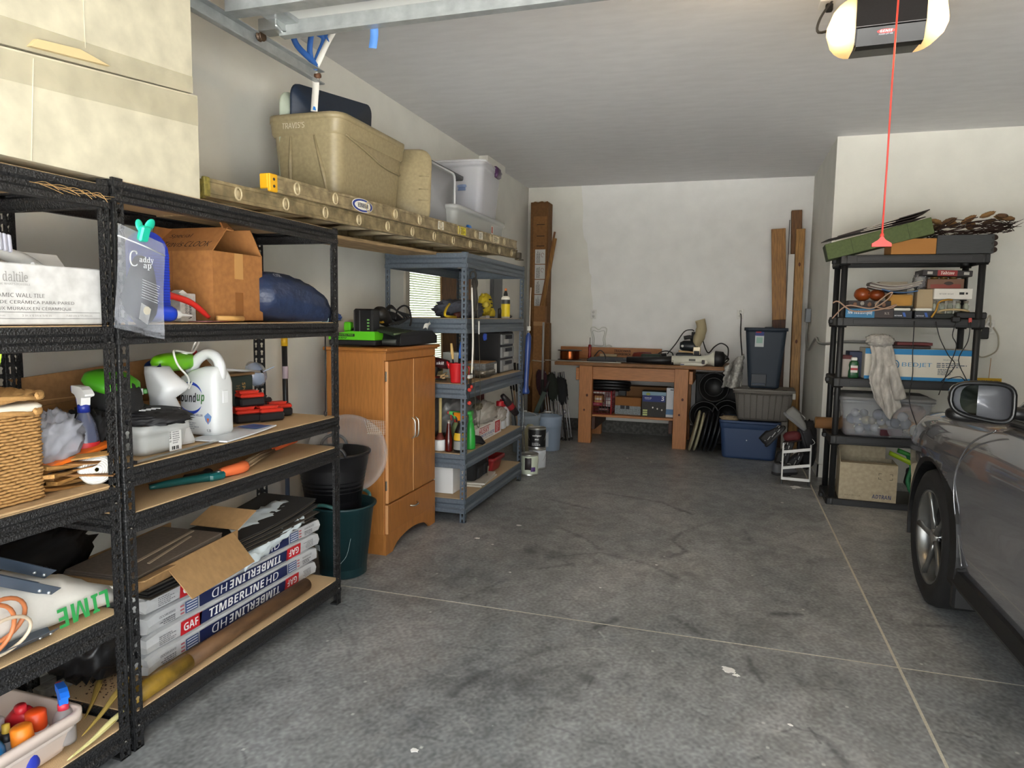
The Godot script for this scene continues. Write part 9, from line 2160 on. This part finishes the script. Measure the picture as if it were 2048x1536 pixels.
func car():
	var o := T("car", "dark grey sport utility vehicle parked nose in beside the shelf", "car", V(1.93, 0, -3.93))
	var paint := StandardMaterial3D.new()
	paint.albedo_color = c8("6f7075"); paint.metallic = 0.35; paint.roughness = 0.2
	paint.clearcoat_enabled = true; paint.clearcoat = 1.0; paint.clearcoat_roughness = 0.04
	var trim := S("0f0f10", 0.5)
	# body: half outlines (out, up) at stations along z, mirrored and lofted; the nose lies towards -z
	var stn := [[-0.93, 0.55, 0.34, 0.70], [-0.90, 0.70, 0.30, 0.80], [-0.8, 0.82, 0.26, 0.88], [-0.62, 0.885, 0.24, 0.93], [-0.3, 0.915, 0.24, 0.965], [0.0, 0.925, 0.24, 0.985], [0.35, 0.922, 0.24, 1.01], [0.7, 0.92, 0.24, 1.04], [1.6, 0.92, 0.24, 1.06], [2.6, 0.925, 0.24, 1.08], [3.2, 0.91, 0.26, 1.08], [3.55, 0.86, 0.32, 1.05], [3.7, 0.72, 0.4, 0.95]]
	var fine := []
	for i in stn.size() - 1:
		for k in 4:
			var row := []
			for c in 4:
				row.append(cubic_interpolate(stn[i][c], stn[i + 1][c], stn[maxi(i - 1, 0)][c], stn[mini(i + 2, stn.size() - 1)][c], k / 4.0) if c else lerpf(stn[i][0], stn[i + 1][0], k / 4.0))
			fine.append(row)
	fine.append(stn[-1])
	var rings := []
	for s in fine:
		var w: float = s[1]
		var b: float = s[2]
		var t: float = s[3]
		var hp := [[0.55 * w, b], [0.9 * w, b], [0.965 * w, b + 0.07], [0.985 * w, lerpf(b, t, 0.28)], [0.985 * w, lerpf(b, t, 0.42)], [1.0 * w, lerpf(b, t, 0.60)], [0.998 * w, lerpf(b, t, 0.74)], [0.975 * w, lerpf(b, t, 0.86)], [0.93 * w, lerpf(b, t, 0.945)], [0.84 * w, lerpf(b, t, 0.985)], [0.5 * w, t]]
		var hq := []
		for i in hp.size() - 1:
			for k in 3:
				hq.append([cubic_interpolate(hp[i][0], hp[i + 1][0], hp[maxi(i - 1, 0)][0], hp[mini(i + 2, hp.size() - 1)][0], k / 3.0), lerpf(hp[i][1], hp[i + 1][1], k / 3.0)])
		hq.append(hp[-1])
		hp = hq
		var r := PackedVector3Array()
		for q in hp:
			r.append(V(q[0], q[1], s[0]))
		for i in range(hp.size() - 1, -1, -1):
			r.append(V(-hp[i][0], hp[i][1], s[0]))
		r.reverse()
		rings.append(r)
	var csg := CSGCombiner3D.new()
	csg.name = "body"
	o.add_child(csg)
	var bm := CSGMesh3D.new()
	bm.name = "shell"
	bm.mesh = G.new().smooth().loft(rings).m()
	bm.material = paint
	csg.add_child(bm)
	for z in [0.0, 2.7]:
		for s in [-1, 1]:
			var c := CSGCylinder3D.new()
			c.name = "wheel_well"
			c.radius = 0.395; c.height = 0.34; c.sides = 48
			c.operation = CSGShape3D.OPERATION_SUBTRACTION
			c.rotation_degrees = V(0, 0, 90)
			c.position = V(s * 0.82, 0.345, z)
			c.material = trim
			csg.add_child(c)
			var low := CSGBox3D.new()
			low.name = "wheel_well_foot"
			low.size = V(0.34, 0.36, 0.74)
			low.operation = CSGShape3D.OPERATION_SUBTRACTION
			low.position = V(s * 0.82, 0.17, z)
			low.material = trim
			csg.add_child(low)
	for s in [-1.0, 1.0]:
		for z in [0.0, 2.7]:
			var cl := G.new()
			for i in 22:
				var a0 := deg_to_rad(lerpf(-14, 194, i / 22.0))
				var a1 := deg_to_rad(lerpf(-14, 194, (i + 1) / 22.0))
				var f := func(a: float, r: float, x: float) -> Vector3: return V(s * x, 0.345 + r * sin(a), z + r * cos(a))
				cl.quad(f.call(a0, 0.385, 0.928), f.call(a1, 0.385, 0.928), f.call(a1, 0.445, 0.918), f.call(a0, 0.445, 0.918))
				cl.quad(f.call(a0, 0.385, 0.85), f.call(a1, 0.385, 0.85), f.call(a1, 0.385, 0.928), f.call(a0, 0.385, 0.928))
				cl.quad(f.call(a0, 0.445, 0.918), f.call(a1, 0.445, 0.918), f.call(a1, 0.45, 0.88), f.call(a0, 0.45, 0.88))
			A(o, "arch_cladding", cl.m(), trim)
			wheel(o, V(s * 0.815, 0.345, z), s)
		A(o, "sill", G.new().ext([[-0.02, 0.0], [0.04, 0.0], [0.058, 0.03], [0.046, 0.085], [-0.02, 0.085]].map(func(e): return [e[0] * -s, e[1]]), V(s * 0.865, 0.235, 0.40), V(s * 0.865, 0.235, 2.3)).m(), trim)
		A(o, "mud_flap", G.new().box(V(s * 0.85, 0.24, 0.425), V(0.14, 0.2, 0.05), 0.01).m(), trim)
		# doors: light grey beads along the shuts paint in the edge reflection
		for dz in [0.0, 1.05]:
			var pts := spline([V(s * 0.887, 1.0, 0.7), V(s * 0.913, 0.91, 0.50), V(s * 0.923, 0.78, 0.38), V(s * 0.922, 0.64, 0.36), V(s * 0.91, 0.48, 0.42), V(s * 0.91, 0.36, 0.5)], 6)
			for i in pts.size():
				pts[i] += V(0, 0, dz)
			A(o, "door_edge_glint", G.new().smooth().tube(pts, 0.004, 6).m(), S("8d8e90", 0.2, 0.7), "light grey bead painting in the reflection on the door edge")
		A(o, "door_handle", G.new().smooth().at(V(s * 0.935, 0.88, 1.5)).blob(V(0.02, 0.018, 0.11), 0, 1, 1, 0.6).m(), paint)
		A(o, "belt_trim", G.new().smooth().tube([V(s * 0.865, 1.04, 0.55), V(s * 0.862, 1.075, 1.6), V(s * 0.855, 1.095, 2.9)], 0.012, 6).m(), S("232325", 0.25, 0.5))
		# mirror, glass towards the tail
		var mh := A(o, "mirror", mirror_shell(s).m(), paint)
		mh.position = V(s * 1.015, 1.14, 0.89)
		A(mh, "housing_base", G.new().smooth().at(V(s * -0.0, -0.06, -0.02)).blob(V(0.1, 0.03, 0.05), 0, 1, 1, 0.7).m(), S("101011", 0.35))
		A(mh, "mirror_rim", G.new().smooth().tube(mirror_outline(s, 1.0, 0.045), 0.009, 8, true).m(), S("0c0c0d", 0.3))
		var gl := PackedVector3Array(mirror_outline(s, 0.93, 0.047))
		A(mh, "mirror_glass", G.new().fan(gl, false).m(), S("9aa5a5", 0.03, 1.0), "mirror glass").transform = Transform3D(Basis(Vector3.UP, -s * 0.3), V(0, 0, -0.012))
		A(mh, "stalk", G.new().smooth().tube([V(-s * 0.09, -0.04, -0.01), V(-s * 0.2, -0.055, -0.02)], [0.022, 0.028], 8).m(), S("141415", 0.4))
	# cabin: glass house, pillars and roof
	var glass := StandardMaterial3D.new()
	glass.albedo_color = c8("0d1112"); glass.roughness = 0.06; glass.metallic_specular = 0.7
	var cab := []
	for q in [[0.83, 0.55, 3.45, 1.03], [0.80, 0.82, 3.35, 1.2], [0.73, 1.22, 3.15, 1.45], [0.67, 1.5, 2.98, 1.6]]:
		cab.append(G.ring(q[0] * 2, q[2] - q[1], 0.12, q[3], 4, 0, (q[1] + q[2]) / 2))
	A(o, "windows", G.new().smooth().loft(cab, false, false).m(), glass)
	A(o, "roof", G.new().smooth().loft([G.ring(1.36, 1.52, 0.12, 1.59, 4, 0, 2.235), G.ring(1.36, 1.52, 0.14, 1.62, 4, 0, 2.235), G.ring(1.2, 1.36, 0.14, 1.665, 4, 0, 2.235), G.ring(0.8, 1.0, 0.14, 1.68, 4, 0, 2.235)]).m(), paint)
	for s in [-1.0, 1.0]:
		A(o, "pillar", G.new().smooth().tube([V(s * 0.80, 1.02, 0.6), V(s * 0.765, 1.22, 0.9), V(s * 0.705, 1.46, 1.3), V(s * 0.64, 1.62, 1.6)], 0.03, 8).m(), paint)
		A(o, "pillar", G.new().smooth().tube([V(s * 0.835, 1.05, 1.85), V(s * 0.74, 1.46, 1.88), V(s * 0.68, 1.61, 1.9)], 0.028, 8).m(), trim)
		A(o, "pillar", G.new().smooth().tube([V(s * 0.82, 1.05, 3.2), V(s * 0.73, 1.46, 3.0), V(s * 0.66, 1.61, 2.85)], 0.06, 8).m(), paint)
		A(o, "window_trim", G.new().smooth().tube(spline([V(s * 0.84, 1.065, 0.72), V(s * 0.79, 1.22, 1.0), V(s * 0.728, 1.46, 1.4), V(s * 0.69, 1.56, 1.62), V(s * 0.69, 1.56, 2.7)], 5), 0.007, 6).m(), S("a9a9aa", 0.2, 0.8))
		A(o, "headlamp", G.new().smooth().at(V(s * 0.68, 0.76, -0.83), V(0, s * 25, 0)).blob(V(0.17, 0.05, 0.05), 0, 1, 1, 0.7).m(), S("9aa0a4", 0.1, 0.3))
		A(o, "tail_lamp", G.new().smooth().at(V(s * 0.74, 0.98, 3.6), V(0, -s * 20, 0)).blob(V(0.09, 0.14, 0.04), 0, 1, 1, 0.7).m(), S("6a1014", 0.15))
	A(o, "wiper_cowl", G.new().box(V(0, 1.035, 0.5), V(1.5, 0.03, 0.16), 0.01).m(), trim)
	A(o, "grille", G.new().box(V(0, 0.6, -0.925), V(0.9, 0.2, 0.03), 0.01).m(), trim)

func mirror_outline(s: float, k: float, z: float) -> Array:
	var o := []
	for i in 28:
		var a := TAU * i / 28
		var c := G.pwr(cos(a), 0.55)
		var n := G.pwr(sin(a), 0.6)
		o.append(V(c * 0.104 * k, n * 0.068 * k + (0.0 if n > 0 else 0.02 * c * s * k), z))
	return o
func mirror_shell(s: float) -> G:
	var rings := []
	for q in [[0.25, -0.075], [0.7, -0.06], [0.95, -0.02], [1.03, 0.02], [1.05, 0.042]]:
		rings.append(PackedVector3Array(mirror_outline(s, q[0], q[1])))
	return G.new().smooth().loft(rings)

func wheel(o: Node3D, p: Vector3, s: float) -> void:
	var x := Transform3D(Basis(Vector3.UP, PI if s < 0 else 0.0), p) * Transform3D(Basis(Vector3.BACK, -PI / 2), Vector3.ZERO)   # local y points out of the car
	var w := A(o, "wheel", G.new().xf(x).smooth().lathe([[0.235, -0.11], [0.3, -0.115], [0.335, -0.1], [0.347, -0.07], [0.347, 0.07], [0.335, 0.1], [0.3, 0.116], [0.25, 0.108], [0.235, 0.1]], 56).m(), S("161617", 0.8, 0, "speck", V(6, 6, 6)), "black tyre")
	var al := S("7d7d7b", 0.28, 0.75)
	A(w, "rim", G.new().xf(x).smooth().lathe([[0.2, -0.1], [0.222, 0.05], [0.226, 0.098], [0.238, 0.106], [0.238, 0.098], [0.232, 0.06]], 56).m(), al)
	A(w, "rim_barrel", G.new().xf(x).smooth().lathe([[0.001, -0.03], [0.2, -0.03], [0.215, 0.02]], 40).m(), S("1a1a1b", 0.5))
	A(w, "brake_disc", G.new().xf(x).smooth().lathe([[0.001, 0.0], [0.15, 0.0], [0.15, 0.012], [0.001, 0.012]], 36).m(), S("5a5a5c", 0.35, 0.7))
	for k in 5:
		var a := TAU * k / 5 + 0.25
		var d := V(cos(a), 0, sin(a))
		var t := V(-sin(a), 0, cos(a))
		A(w, "spoke", G.new().xf(x).smooth().tube([d * 0.03 + V(0, 0.07, 0), d * 0.1 + t * 0.004 + V(0, 0.078, 0), d * 0.17 + t * 0.012 + V(0, 0.086, 0), d * 0.226 + t * 0.024 + V(0, 0.092, 0)], [0.02, 0.014, 0.012, 0.015], 8).m(), al)
		A(w, "lug", G.new().xf(x).smooth().at_local(d.rotated(Vector3.UP, 0.6) * 0.057 + V(0, 0.07, 0)).m(), S("6a6a6c", 0.3, 0.8))
	A(w, "hub_cap", G.new().xf(x).smooth().lathe([[0.045, 0.05], [0.042, 0.085], [0.03, 0.092], [0.001, 0.093]], 24).m(), S("a3a3a0", 0.25, 0.8))
